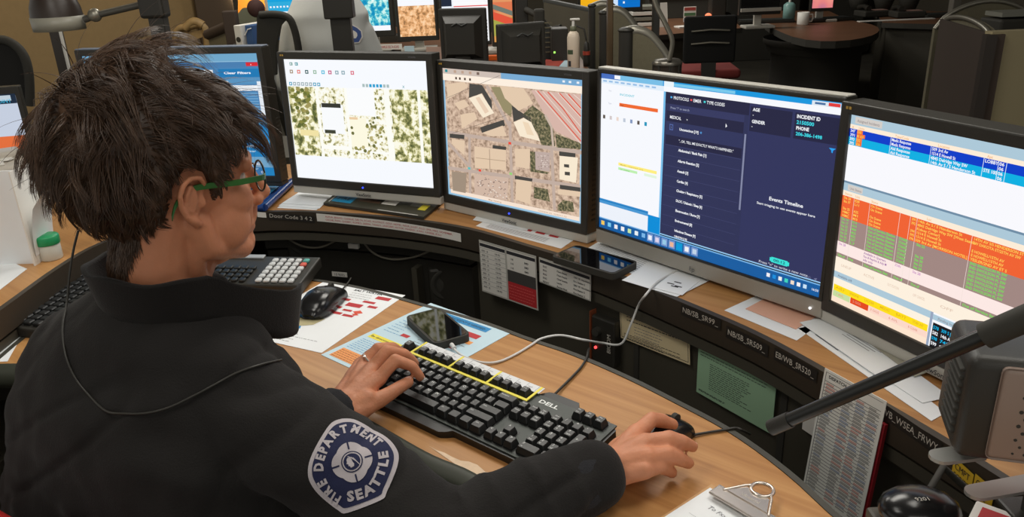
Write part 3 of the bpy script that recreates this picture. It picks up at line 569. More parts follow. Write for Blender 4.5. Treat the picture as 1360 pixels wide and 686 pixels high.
def scr_blue(r, p, l, t):
    r(0, 0, 1, 1, em(70, 130, 180)); r(0, 0, 1, .06, em(110, 165, 200), 2); r(0, .06, 1, .065, em(150, 195, 220), 3); r(0, .065, 1, .11, em(70, 125, 175), 2); r(.93, .07, .995, .10, em(215, 40, 50), 4); t('x', .955, .092, .014, W_)
    r(.3, .125, .74, .175, em(236, 240, 245), 3); r(.77, .12, 1, .185, em(25, 120, 180), 3); t('Clear Filters', .80, .16, .018, W_, w=.15, bold=.03)
    r(0, .19, 1, .24, em(85, 145, 190), 3); t('By', .64, .225, .015, W_); t('Units', .79, .225, .015, W_)
    for u in (.3, .55, .78): r(u, .25, u + .2, .295, em(238, 242, 246), 4)
    for i in range(9): r(0, .31 + i * .022, .97, .32 + i * .022, em(110, 160, 200), 4)
    r(.975, .22, 1, .5, em(225, 232, 240), 5)
    r(0, .52, 1, 1, em(30, 125, 185), 3)
    for j in range(3):
        for i in range(5): r(.03 + i * .2, .55 + j * .15, .21 + i * .2, .57 + j * .15, em(70, 160, 210), 4); t('WAITING', .05 + i * .2, .61 + j * .15, .02, W_, w=.07, bold=.02); t('Clear', .05 + i * .2, .65 + j * .15, .018, em(190, 220, 240), w=.06)
    r(.55, .84, 1, .93, em(110, 160, 195), 5); r(.55, .95, .8, .985, em(70, 150, 200), 5); t('OK', .92, .98, .02, W_)
VSM = MB
def vs_extra(name, gold=True):
    def f(par, z0, zl, W):
        m = MB(); m.cyl((0, -.0052, z0 - .0125), (0, -.0068, z0 - .0125), .0022, em(40, 60, 255, 4), n=10); m.build('power_light', par)
        m = MB(); m.text('ViewSonic', 0, zl - .0135, .008, INK, w=.045, align='C', bold=.02, fn=lambda x, y, z: (x, -.0068, y)); m.build('maker_lettering', par)
        for k in (-1, 1): m = MB(); m.box((-W / 2 - .001 + k * .003, -.0065, z0 + .306 + .010), (.004, .0006, .004), mat('gold_logo', hx(200, 160, 70), .4)); m.build('gold_emblem', par)
        m = MB(); m.text('VP2030b', W / 2 - .045, z0 + .306 + .007, .004, INKG, fn=lambda x, y, z: (x, -.0066, y)); m.build('model_lettering', par)
    return f
def hp_extra(par, z0, zl, W):
    m = MB(); m.text('hp', 0, zl - .023, .010, mat('logo_grey', hx(90, 90, 92), .4), align='C', bold=.01, fn=lambda x, y, z: (x + (y - zl) * .15, -.0068, y)); m.build('maker_lettering', par)
    m = MB(); m.cyl((W / 2 - .012, -.0055, zl - .017), (W / 2 - .012, -.0068, zl - .017), .0022, em(250, 250, 255, 2), n=10); m.build('power_light', par)
VB = (.017, .018, .022)
z_ = 1.43
monitor('black square monitor showing a pale aerial street map on white, below the broad black pole', (-.372, 1.98, z_ - .544), R(-23.2), .408, .306, VB, .02, SILV, BLK, .044, scr_plan, extra=vs_extra('a'), tilt=R(1.9))
monitor('black square monitor showing a tan aerial photo crossed by red highway lines', (.002, 1.766, z_ - .561), R(-41.8), .408, .306, VB, .02, SILV, BLK, .044, scr_map, extra=vs_extra('b'), tilt=R(1.8))
monitor('wide silver and black monitor with the dark blue Events Timeline window', (.349, 1.404, z_ - .561), R(-51.8), .5157, .3223, (.007, .009, .004), .031, mat('silver_bezel', hx(162, 157, 147), .35, metal=.1), BLK, .035, scr_hp, extra=hp_extra, tilt=R(1.1), top_m=SILV)
monitor('black monitor at the right edge with orange and blue incident tables', (.604, .998, z_ - .558), R(-65.9), .408, .306, VB, .02, SILV, BLK, .044, scr_cad, extra=vs_extra('c'), tilt=R(-.4))
b = P(366, 233, z_ - .555); yw = R(-12); c1_ = b - V((math.cos(yw), math.sin(yw), 0)) * .259
monitor('wide monitor with blue windows half hidden behind the person\'s head', c1_, yw, .518, .328, (.018, .016, .018), .012, BLK, BLK, .045, scr_blue, top_m=mat('blue_grey_trim', hx(110, 122, 140), .4), tilt=R(0))

# ------------------------------------------------------------------ the person at the console
HEADC = V((-.4344, 1.0153, 1.1537)); haz, hpt, hrl = R(50), R(5.5), R(3.1)
hf = V((math.sin(haz) * math.cos(hpt), math.cos(haz) * math.cos(hpt), -math.sin(hpt))); hr = V((math.cos(haz), -math.sin(haz), 0)); hu = hr.cross(hf)
hr, hu = hr * math.cos(hrl) - hu * math.sin(hrl), hu * math.cos(hrl) + hr * math.sin(hrl)
def H(f, r, u): return HEADC + hf * f + hr * r + hu * u
BF = V((math.sin(R(32)), math.cos(R(32)), 0)); BR = V((BF.y, -BF.x, 0)); BU = V((0, 0, 1))
C7 = V((-.495, .965, 1.010))
BT = (BR * math.cos(R(7)) - BU * math.sin(R(7)))
def T_(f, r, u): return C7 + BF * f + BT * r + BU * u
def B_(f, r, u): return C7 + BF * f + BR * r + BU * u
def cap(mb, pts, radii, m, n=14):
    """chain of tapered round segments with ball joints"""
    for p, r in zip(pts, radii): mb.sphere(p, r, m, u=n, v=n // 2 + 2)
    for i in range(len(pts) - 1): mb.cyl(pts[i], pts[i + 1], radii[i], m, r1=radii[i + 1], n=n)
def ell(mb, c, ax, rr, m):
    A_ = Matrix(((ax[0].x, ax[1].x, ax[2].x), (ax[0].y, ax[1].y, ax[2].y), (ax[0].z, ax[1].z, ax[2].z))).to_4x4()
    mb.sphere((0, 0, 0), 1, m, M=Matrix.Translation(c) @ A_ @ Matrix.Diagonal((*rr, 1)), u=24, v=16)
def loft(mb, secs, m, n=28):
    """closed sections: (centre, x axis*half width, y axis*half depth)"""
    vs = []
    for c, x, y in secs:
        for k in range(n):
            t = 2 * math.pi * k / n; cx, sx = math.cos(t), math.sin(t); e = .8
            vs.append(c + x * math.copysign(abs(cx) ** e, cx) + y * math.copysign(abs(sx) ** e, sx))
    K = len(secs); fs = [(i * n + k, i * n + (k + 1) % n, (i + 1) * n + (k + 1) % n, (i + 1) * n + k) for i in range(K - 1) for k in range(n)]
    fs += [tuple(range(n - 1, -1, -1)), tuple(range((K - 1) * n, K * n))]; mb.add(vs, fs, m, True)
def fuse(mb, voxel, smooth, mt, disp=None):
    """melt the pieces of mb into one continuous surface; returns (verts, faces)"""
    me = bpy.data.meshes.new('tmp'); me.from_pydata([tuple(v) for v in mb.v], [], mb.f); o = bpy.data.objects.new('tmp', me); COL.objects.link(o)
    a = o.modifiers.new('r', 'REMESH'); a.mode = 'VOXEL'; a.voxel_size = voxel; a.use_smooth_shade = True
    if smooth: s = o.modifiers.new('s', 'SMOOTH'); s.factor = .5; s.iterations = smooth
    dg = bpy.context.evaluated_depsgraph_get(); m2 = bpy.data.meshes.new_from_object(o.evaluated_get(dg))
    vs = [v.co.copy() for v in m2.vertices]
    if disp: ns = [v.normal.copy() for v in m2.vertices]; vs = [v + n_ * disp(v) for v, n_ in zip(vs, ns)]
    fs = [tuple(p.vertices) for p in m2.polygons]
    bpy.data.objects.remove(o); bpy.data.meshes.remove(me); bpy.data.meshes.remove(m2)
    return vs, fs
def D(x, y, h): return P(x, y, ZD + h)
# joints
SL, SR = T_(-.0, -.185, -.135), T_(.03, .165, -.12)
WL, WR = D(453, 545, .035), D(797, 632, .035)
EL, ER = D(372, 600, .03), D(590, 728, .012)
person = thing('person', 'person with short dark hair, green glasses and a navy fleece typing at the console', 'person', (C7.x - BF.x * .06, C7.y - BF.y * .06, 0))
mb = MB(); S = SKIN
# head
ell(mb, H(-.012, 0, .03), (hf, hr, hu), (.098, .074, .092), S)
ell(mb, H(.036, 0, -.028), (hf, hr, hu), (.060, .060, .085), S)
cap(mb, [H(.0, .056, -.03), H(.012, .052, -.066), H(.075, .012, -.09)], [.02, .02, .017], S)
cap(mb, [H(.0, -.056, -.03), H(.012, -.052, -.066), H(.075, -.012, -.09)], [.02, .02, .017], S)
mb.sphere(H(.079, 0, -.088), .021, S)
for s in (-1, 1):
    ell(mb, H(.058, s * .036, -.012), (hf, hr, hu), (.026, .026, .026), S)
    ell(mb, H(.045, s * .045, -.045), (hf, hr, hu), (.032, .02, .035), S)
    cap(mb, [H(.084, s * .012, .036), H(.072, s * .045, .034)], [.012, .010], S)
    mb.sphere(H(.103, s * .011, -.026), .0085, S)
    cap(mb, [H(.096, 0, -.055), H(.086, s * .022, -.058)], [.0085, .004], S); cap(mb, [H(.094, 0, -.066), H(.084, s * .020, -.064)], [.0085, .004], S)
cap(mb, [H(.090, 0, .022), H(.103, 0, .0), H(.116, 0, -.018), H(.108, 0, -.026)], [.009, .0095, .0105, .009], S)
cap(mb, [H(.098, 0, -.03), H(.094, 0, -.048)], [.009, .012], S)
cap(mb, [H(.082, 0, -.075), H(.086, 0, -.085)], [.014, .015], S)
cap(mb, [H(-.03, .022, -.03), H(-.042, .018, -.10), H(-.04, .02, -.17)], [.045, .045, .052], S, 18)
cap(mb, [H(-.03, -.022, -.03), H(-.042, -.018, -.10), H(-.04, -.02, -.17)], [.045, .045, .052], S, 18)
cap(mb, [H(.01, 0, -.07), H(-.01, 0, -.12), B_(.06, 0, -.04)], [.045, .043, .05], S, 18)
cap(mb, [H(.0, .055, -.05), H(.0, .045, -.10), H(.02, .02, -.15)], [.014, .013, .013], S)
# ears
for s in (-1, 1):
    e = lambda f, r, u: H(-.008 + f, s * (.0745 + r), .004 + u)
    ell(mb, e(-.004, .000, .0), (hf, hr, hu), (.015, .006, .026), S)
    hel = [(.012, .0, .012), (.013, .006, .022), (.006, .012, .031), (-.006, .016, .033), (-.017, .019, .026), (-.022, .019, .012), (-.020, .016, -.004), (-.013, .012, -.018), (-.005, .007, -.027)]
    cap(mb, [e(*q) for q in hel], [.0035, .0035, .0036, .0037, .0038, .0038, .0036, .0036, .004], S, 10)
    cap(mb, [e(-.006, .012, .021), e(-.012, .013, .010), e(-.011, .011, -.006), e(-.004, .008, -.014)], [.003, .0032, .003, .003], S, 8)
    cap(mb, [e(-.003, .007, -.024), e(.003, .004, -.030)], [.0068, .0058], S, 10); cap(mb, [e(.011, .003, -.006), e(.011, .002, .004)], [.0042, .0035], S, 8)
    ell(mb, e(-.008, .008, .004), (hf, hr, hu), (.012, .003, .022), S)
# trunk, arms under the clothes
loft(mb, [(B_(.05, 0, -.02), BR * .055, BF * .05), (B_(.03, 0, -.07), BR * .14, BF * .07), (B_(.03, 0, -.14), BR * .165, BF * .09), (B_(.02, 0, -.3), BR * .16, BF * .095), (B_(-.04, 0, -.5), BR * .15, BF * .1)], S)
cap(mb, [SL, EL, WL], [.045, .036, .024], S); cap(mb, [SR, ER, WR], [.045, .036, .025], S)
# left hand on the keyboard
def hand(mb, wrist, fingers, palm):
    cap(mb, [wrist] + [palm[0]], [.0265, .024], S)
    for a, b, r0, r1 in palm[1]: cap(mb, [a, b], [r0, r1], S, 12)
    for pts, rr_ in fingers: cap(mb, pts, [r_ * 1.12 for r_ in rr_], S, 12)
lm = dict(i=D(503, 502, .063), m=D(494, 489, .066), r=D(486, 482, .062), p=D(478, 483, .055))
wl2 = D(461, 536, .045)
hand(mb, WL, [
    ([lm['i'], D(525, 478, .082), D(547, 486, .070), D(558, 500, .050)], [.0100, .0090, .0078, .0064]),
    ([lm['m'], D(514, 466, .084), D(537, 470, .072), D(551, 482, .050)], [.0105, .0098, .0084, .0068]),
    ([lm['r'], D(502, 463, .078), D(522, 461, .068), D(537, 468, .048)], [.0100, .0092, .008, .0065]),
    ([lm['p'], D(492, 470, .068), D(508, 468, .060), D(520, 472, .047)], [.0088, .008, .007, .006]),
    ([D(472, 548, .040), D(496, 535, .044), D(521, 520, .050), D(542, 507, .048)], [.0150, .0118, .0102, .0084])],
    (wl2, [(wl2, lm['i'], .021, .0125), (wl2, lm['m'], .022, .0130), (wl2, lm['r'], .022, .0125), (D(455, 530, .045), lm['p'], .020, .0115), (D(466, 545, .042), D(488, 530, .05), .019, .016), (D(480, 525, .05), D(492, 511, .056), .016, .011), (D(478, 515, .052), D(488, 497, .060), .016, .0125)]))
# right hand on the mouse
rm = dict(i=D(846, 574, .052), m=D(857, 588, .057), r=D(860, 605, .054), p=D(856, 624, .044))
wr2 = D(812, 618, .042)
hand(mb, WR, [
    ([rm['i'], D(866, 557, .056), D(880, 558, .046), D(893, 564, .034)], [.0110, .0102, .0092, .0078]),
    ([rm['m'], D(888, 582, .060), D(905, 586, .052), D(919, 592, .038)], [.0112, .0104, .0094, .0078]),
    ([rm['r'], D(886, 602, .052), D(902, 608, .038), D(914, 615, .018)], [.0106, .0098, .0088, .0074]),
    ([rm['p'], D(874, 619, .040), D(885, 622, .026), D(892, 627, .013)], [.0096, .0090, .0082, .0070]),
    ([D(820, 600, .034), D(840, 580, .028), D(858, 566, .020), D(872, 561, .016)], [.0150, .0125, .0105, .0085])],
    (wr2, [(wr2, rm['i'], .020, .0135), (wr2, rm['m'], .021, .0140), (wr2, rm['r'], .021, .0135), (D(808, 630, .034), rm['p'], .019, .0125), (D(815, 608, .038), D(838, 582, .034), .018, .014), (D(830, 600, .042), D(848, 592, .045), .018, .016), (D(826, 622, .035), D(852, 618, .038), .017, .014)]))
# legs under the desk
for s in (-1, 1):
    hp, kn, an = B_(-.03, s * .09, -.47), B_(.38, s * .12, -.46), B_(.36, s * .12, -.93)
    cap(mb, [hp, kn, an], [.075, .055, .04], S)
vs, fs = fuse(mb, .0024, 4, S, lambda v: .0012 * noise.noise(v * 55) if v.z < .86 else 0)
m = MB(); m.add(vs, fs, SKIN, True); m.build('body', person, world=True)
BVB = BVHTree.FromPolygons(vs, fs)
# finger nails
def nail(tip, prev, r, upv=V((0, 0, 1))):
    m = MB()
    d = (tip - prev).normalized(); s = d.cross(upv).normalized(); n = s.cross(d)
    c = tip + n * r * .80 - d * r * .1
    vs = [c + s * (r * .62 * math.cos(a)) + d * (r * .8 * math.sin(a)) + n * (.0010 - .0014 * abs(math.cos(a))) for a in [k * math.pi / 6 for k in range(12)]] + [c + n * .0014]
    m.add(vs, [(12, k, (k + 1) % 12) for k in range(12)], mat('fingernail', hx(222, 170, 150), .3), True); m.build('fingernail', person, world=True)
nail(D(542, 507, .048), D(521, 520, .050), .0092); nail(D(558, 500, .050), D(547, 486, .070), .0068)
nail(D(893, 564, .034), D(880, 558, .046), .0078); nail(D(919, 592, .038), D(905, 586, .052), .0078); nail(D(914, 615, .018), D(902, 608, .038), .0074); nail(D(892, 627, .013), D(885, 622, .026), .007)
# ring
a, b = D(484, 482, .064), D(498, 470, .076); d = (b - a).normalized(); x = d.orthogonal().normalized(); y = d.cross(x); c = a.lerp(b, .38)
m = MB(); m.tube([c + (x * math.cos(t) + y * math.sin(t)) * .0113 for t in [k * math.pi / 12 for k in range(24)]], .0016, SILV, closed=True, n=6); m.box(c + V((-.004, -.006, .009)), (.005, .005, .003), CHROME, bev=.0008)
m.build('ring', person, world=True, label='silver ring')
# eyes
for s in (-1, 1):
    m = MB(); c = H(.067, s * .030, .016); ell(m, c, (hf, hr, hu), (.011, .0115, .0105), mat('eye_white', hx(215, 205, 195), .2)); ell(m, c + hf * .0085, (hf, hr, hu), (.003, .005, .005), mat('eye_iris', hx(60, 40, 28), .15)); m.build('eye', person, world=True)
# ---- jacket
mb = MB(); J = JACK
loft(mb, [(T_(.045, 0, .006), BT * .085, BF * .078), (T_(.035, -.004, -.022), BT * .130, BF * .088), (T_(.03, -.008, -.055), BT * .168, BF * .100), (T_(.03, -.02, -.095), BT * .212, BF * .122), (T_(.025, -.035, -.15), BT * .248, BF * .142), (B_(.02, -.055, -.24), BR * .275, BF * .152),
          (B_(.01, -.085, -.34), BR * .308, BF * .155), (B_(.01, -.10, -.45), BR * .318, BF * .155), (B_(.0, -.10, -.54), BR * .315, BF * .155)], J, 36)
cap(mb, [SL, SL.lerp(EL, .5), EL], [.068, .068, .058], J, 20); cap(mb, [EL, EL.lerp(WL, .5), WL.lerp(EL, .10)], [.058, .053, .044], J, 20)
ERJ = ER + V((0, 0, .012)); CR_ = WR.lerp(ER, .07) + V((0, 0, .006))
cap(mb, [T_(.02, .11, -.085), SR, SR.lerp(ERJ, .35), SR.lerp(ERJ, .7), ERJ], [.072, .078, .076, .066, .056], J, 22)
cap(mb, [ERJ, ERJ.lerp(CR_, .35), ERJ.lerp(CR_, .7), CR_], [.056, .055, .052, .047], J, 22)
for k, (t, r) in enumerate(((.14, .061), (.34, .059), (.60, .058), (.82, .053))): # sleeve rolls
    c = ERJ.lerp(CR_, t); ell(mb, c, ((CR_ - ERJ).normalized(), (CR_ - ERJ).normalized().orthogonal().normalized(), (CR_ - ERJ).normalized().cross((CR_ - ERJ).normalized().orthogonal().normalized())), (.018, r, r), J)
def fold(v):
    q = v * 9; a = noise.noise(V((q.x * 1.0 + 3, q.y * 1.0, q.z * 2.2))); b_ = noise.noise(v * 24 + V((5, 1, 2)))
    dd = abs(noise.noise(V((v.x * 7 - v.z * 9, v.y * 6 + v.z * 5, 4.2))))
    return .008 * a + .0028 * b_ + .007 * (.18 - min(dd, .18)) / .18 * -.6
vs, fs = fuse(mb, .0055, 3, J, fold)
# open the cuffs, so that the wrists come out of cloth
m = MB(); m.add(vs, fs, JACK, True); jacket = m.build('fleece_jacket', person, world=True)
BVJ = BVHTree.FromPolygons(vs, fs)
CUFF = mat('ribbed_cuff', hx(34, 34, 38), .95, bump=.8, bscale=700)
for w, e, r0 in ((WL, EL, .040), (CR_.lerp(WR, .2), ERJ, .0455)):
    d = (w - e).normalized(); x = d.orthogonal().normalized(); y = d.cross(x); m = MB(); pr_ = [(-.045, .0), (-.02, .001), (-.004, .0), (.002, -.003), (-.001, -.008), (-.02, -.010)]
    vs_ = []
    for a, dr in pr_:
        for k in range(24): t = k * math.pi / 12; vs_.append(w + d * a + (x * math.cos(t) + y * math.sin(t)) * (r0 + dr + .0012 * (k % 2)))
    m.add(vs_, [(i * 24 + k, i * 24 + (k + 1) % 24, (i + 1) * 24 + (k + 1) % 24, (i + 1) * 24 + k) for i in range(5) for k in range(24)], CUFF, True); m.build('cuff', person, world=True)
# collar: stands up round the neck and opens towards the chin
secs = [(-150, .075, .075, .012, .052), (-120, .088, .088, .006, .056), (-90, .095, .088, -.0, .06), (-60, .10, .092, -.0, .062), (-30, .092, .088, .004, .062), (0, .082, .078, .006, .060)]
def col_pt(t, k):   # t in -1..1 from the person's left front round the back to the right front, k 0 bottom .. 1 rim
    a = t * R(158); f = -math.cos(a); r = math.sin(a); ft = max(0, f)
    rad = .094 + .014 * k + .045 * ft * (1 if t > 0 else .35); lift = -.020 + k * (.068 + .008 * ft)
    q = B_(.045 + f * rad * (.86 + .55 * ft * (1 if t > 0 else .1)), r * rad * .98, lift - .110 * ft + .010 * (1 - abs(r)) * (1 if f < 0 else 0))
    return q + V((0, 0, .002 * math.sin(t * 19)))
m = MB(); n = 44; kk = [0, .2, .4, .6, .8, .95, 1]; vs = []
for i in range(n + 1):
    t = -1 + 2 * i / n
    for k in kk: vs.append(col_pt(t, k))
    for k in kk[::-1]: c = col_pt(t, k); q = B_(.045, 0, c.z - C7.z); vs.append(c + (q - c).normalized() * .008)
K = 2 * len(kk)
m.add(vs, [(i * K + k, (i + 1) * K + k, (i + 1) * K + (k + 1) % K, i * K + (k + 1) % K) for i in range(n) for k in range(K)] + [tuple(range(K)), tuple(range(n * K + K - 1, n * K - 1, -1))], JACK, True); m.build('collar', person, world=True)
# trousers and shoes
mb = MB()
for s in (-1, 1):
    hp, kn, an = B_(-.03, s * .09, -.48), B_(.38, s * .12, -.47), B_(.36, s * .12, -.92)
    cap(mb, [hp, kn, an], [.092, .072, .055], TROU, 18)
ell(mb, B_(-.04, 0, -.49), (BF, BR, BU), (.12, .175, .09), TROU)
vs, fs = fuse(mb, .008, 3, TROU, lambda v: .004 * noise.noise(v * 14)); m = MB(); m.add(vs, fs, TROU, True); m.build('trousers', person, world=True)
for s in (-1, 1):
    mb = MB(); an = B_(.36, s * .12, -.985); cap(mb, [an + BF * -.05, an + BF * .1, an + BF * .16], [.036, .036, .03], BLK); cap(mb, [an, an + V((0, 0, .07))], [.036, .042], BLK)
    vs, fs = fuse(mb, .006, 2, BLK); m = MB(); m.add(vs, fs, BLK, True); m.build('shoe', person, world=True)
# shoulder patch, sewn on the upper right sleeve
def hitJ(px, py, bv=BVJ):
    d = ray(px, py).normalized(); h = bv.ray_cast(CAM, d); return h[0], h[1]
def patch_uv(x, y):
    """patch coordinates (metres, centre 0,0) laid on the sleeve"""
    return PF @ V((x, y, 0))
pc, pn = hitJ(468, 613); up_, _ = hitJ(456, 562); 
if pc is not None:
    zt = (CAM - pc).normalized() * .55 + pn * .45; zt.normalize(); yv = (up_ - pc); yv = (yv - zt * yv.dot(zt)).normalized(); xv = yv.cross(zt)
    PF = Matrix(((xv.x, yv.x, zt.x, pc.x), (xv.y, yv.y, zt.y, pc.y), (xv.z, yv.z, zt.z, pc.z), (0, 0, 0, 1)))
    def drape(lift):
        def f(x, y, z):
            p = PF @ V((x, y, .06)); h = BVJ.ray_cast(p, -zt, .14)
            return (h[0] if h[0] is not None else PF @ V((x, y, -.01))) + zt * lift
        return f
    sc = .0565
    out = []
    shp = [(0, 1.02), (.22, .97), (.48, .72), (.80, .35), (.93, .05), (.93, -.18), (.80, -.45), (.52, -.80), (.36, -.93), (-.36, -.93), (-.55, -.80), (-.82, -.42), (-.93, -.15), (-.93, .08), (-.80, .35), (-.48, .72), (-.22, .97)]
    o_ = smoothline([(*p, 0) for p in shp] + [(0, 1.02, 0)], 4)[:-1]
    def fill(mb, outline, s, mt, lift, rings=7):
        fn = drape(lift); vs = []; n = len(outline)
        for k in range(1, rings + 1):
            for p in outline: vs.append(fn(p.x * s * k / rings, p.y * s * k / rings, 0))
        vs.append(fn(0, 0, 0)); c = len(vs) - 1
        fs = [(c, i, (i + 1) % n) for i in range(n)] + [(k * n + i, (k + 1) * n + i, (k + 1) * n + (i + 1) % n, k * n + (i + 1) % n) for k in range(rings - 1) for i in range(n)]
        mb.add(vs, fs, mt, True)
    PW = mat('patch_silver_thread', hx(186, 178, 182), .7, bump=.4, bscale=900); PN = mat('patch_navy', hx(20, 27, 66), .8, bump=.4, bscale=900)
    m = MB(); fill(m, o_, sc, PW, .0015); fill(m, o_, sc * .90, PN, .0022)
    circ = lambda r, n=28, cx=0, cy=0: [V((cx + r * math.cos(2 * math.pi * k / n), cy + r * math.sin(2 * math.pi * k / n), 0)) for k in range(n)]
    # five-petalled badge with a round profile emblem
    star = []
    for k in range(40):
        a = 2 * math.pi * k / 40 + math.pi / 2; star.append(V(((.40 + .055 * abs(math.sin(2 * (a - math.pi / 4))) - .03) * math.cos(a), (.40 + .055 * abs(math.sin(2 * (a - math.pi / 4))) - .03) * math.sin(a), 0)))
    fill(m, star, sc, PW, .0029, 4); fill(m, circ(.225), sc, PN, .0034, 3); fill(m, circ(.20), sc, PW, .0038, 3); fill(m, circ(.175), sc, PN, .0042, 3)
    fn = drape(.0048)
    def strip(x0, y0, x1, y1, wd, mt=PW, f=fn):
        dx, dy = x1 - x0, y1 - y0; q = math.hypot(dx, dy); nx, ny = -dy / q * wd / 2, dx / q * wd / 2
        m.add([f(a * sc, b * sc, 0) for a, b in ((x0 + nx, y0 + ny), (x1 + nx, y1 + ny), (x1 - nx, y1 - ny), (x0 - nx, y0 - ny))], [(3, 2, 1, 0)], mt)
    fr = drape(.0033)
    for a in (90, 0, 180, 270): c_, s_ = math.cos(R(a)), math.sin(R(a)); strip(.27 * c_, .27 * s_, .43 * c_, .43 * s_, .035, PN, fr)
    # profile of a head: brow, nose, chin and combed-back lines
    prof = [(-.10, .06), (-.075, .10), (-.03, .10), (.0, .06), (.01, 0), (.035, -.06), (.02, -.11), (-.05, -.12), (-.06, -.085), (-.09, -.07), (-.085, -.035), (-.12, -.02), (-.10, .02)]
    m.add([fn(a * sc, b * sc, 0) for a, b in prof], [tuple(range(len(prof)))[::-1]], PW)
    for k in range(6): strip(-.06 + k * .02, .13 - k * .012, .07 + k * .016, .02 - k * .03, .014)
    # lettering round the edge
    def arc_text(s, path, h):
        L = [0]; pts = [V((*p, 0)) for p in path]; pts = smoothline(pts, 6)
        for i in range(1, len(pts)): L.append(L[-1] + (pts[i] - pts[i - 1]).length)
        wd = [text_geo(c, .05)[2] if c != ' ' else .35 for c in s]; tot = sum(wd) + .14 * (len(s) - 1); k = L[-1] / tot; x = 0
        ft = drape(.0030)
        for c, w_ in zip(s, wd):
            if c != ' ':
                mid = (x + w_ / 2) * k; i = max(j for j in range(len(L) - 1) if L[j] <= mid); t = (mid - L[i]) / (L[i + 1] - L[i]); p = pts[i].lerp(pts[i + 1], t); e = (pts[i + 1] - pts[i]).normalized()
                m.text(c, p.x * sc, p.y * sc, h * sc, PW, bold=.05, align='C', w=w_ * k * sc, rot=math.atan2(e.y, e.x), fn=ft)
            x += w_ * k / k + .14
    arc_text('FIRE DEPARTMENT', [(-.40, -.60), (-.56, -.38), (-.62, -.10), (-.57, .15), (-.40, .40), (-.20, .60), (0, .66), (.20, .60), (.40, .40), (.56, .16)], .19)
    arc_text('SEATTLE', [(-.30, -.72), (0, -.76), (.30, -.70), (.52, -.50), (.70, -.22), (.74, .02)], .19)
    m.build('shoulder_patch', person, world=True, label='navy and silver fire department sleeve patch')
# ---- hair
def skull_r(d):   # distance from H centre to the skull along head direction d=(f,r,u)
    c = V((-.012, 0, .03)); rr_ = V((.098, .074, .092)); o = -c; A_ = sum((d[i] / rr_[i]) ** 2 for i in range(3)); B2 = sum(o[i] * d[i] / rr_[i] ** 2 for i in range(3)); C2 = sum((o[i] / rr_[i]) ** 2 for i in range(3)) - 1
    return (-B2 + math.sqrt(max(B2 * B2 - A_ * C2, 0))) / A_
def sstep(a, b, x): t = min(max((x - a) / (b - a), 0), 1); return t * t * (3 - 2 * t)
def interp(x, tb):
    for (a, ya), (b, yb) in zip(tb, tb[1:]):
        if x <= b: return ya + (yb - ya) * (x - a) / (b - a)
    return tb[-1][1]
HL = [(0, 38), (25, 35), (48, 29), (62, 20), (68, 6), (73, -7), (78, 6), (84, 24), (100, 30), (112, 16), (122, -20), (140, -44), (180, -50)]   # lowest hair elevation by azimuth
def hair_th(d):
    az = abs(math.degrees(math.atan2(d[1], d[0]))); el = math.degrees(math.asin(max(-1, min(1, d[2])))); lo = interp(az, HL)
    e = sstep(lo, lo + 16, el)
    top = sstep(5, 60, el); back = sstep(95, 160, az); front = 1 - sstep(20, 75, az)
    th = .012 + .030 * top * (1 - .62 * (1 - sstep(10, 110, az))) + .034 * back * sstep(-34, 26, el) * (1 - .25 * top) + .004 * front * sstep(15, 40, el)
    return th * e, e, el, az
def hair_pt(d, k=1, add=0):
    th, e, el, az = hair_th(d); return skull_r(d) + th * k + add - (.012 if e < .02 else 0)
bm = bmesh.new(); bmesh.ops.create_icosphere(bm, subdivisions=6, radius=1)
kill = []
for v in bm.verts:
    d = v.co.normalized(); th, e, el, az = hair_th(d)
    if e < .01: kill.append(v)
    r = hair_pt(d, .88) + .004 * noise.noise(d * 9) * e + .0015 * noise.noise(d * 30) * e
    if e < .3: r = skull_r(d) - .004 + e * (th * .8 + .004) / .3 if e > 0 else r
    v.co = V(H(*(d * r)))
bmesh.ops.delete(bm, geom=kill, context='VERTS')
m = MB(); m.bmadd(bm, HAIRM, True)
rh = random.Random(5)
CROWN = V((-.62, -.22, .75)).normalized()
K = 7; ga = math.pi * (3 - math.sqrt(5))
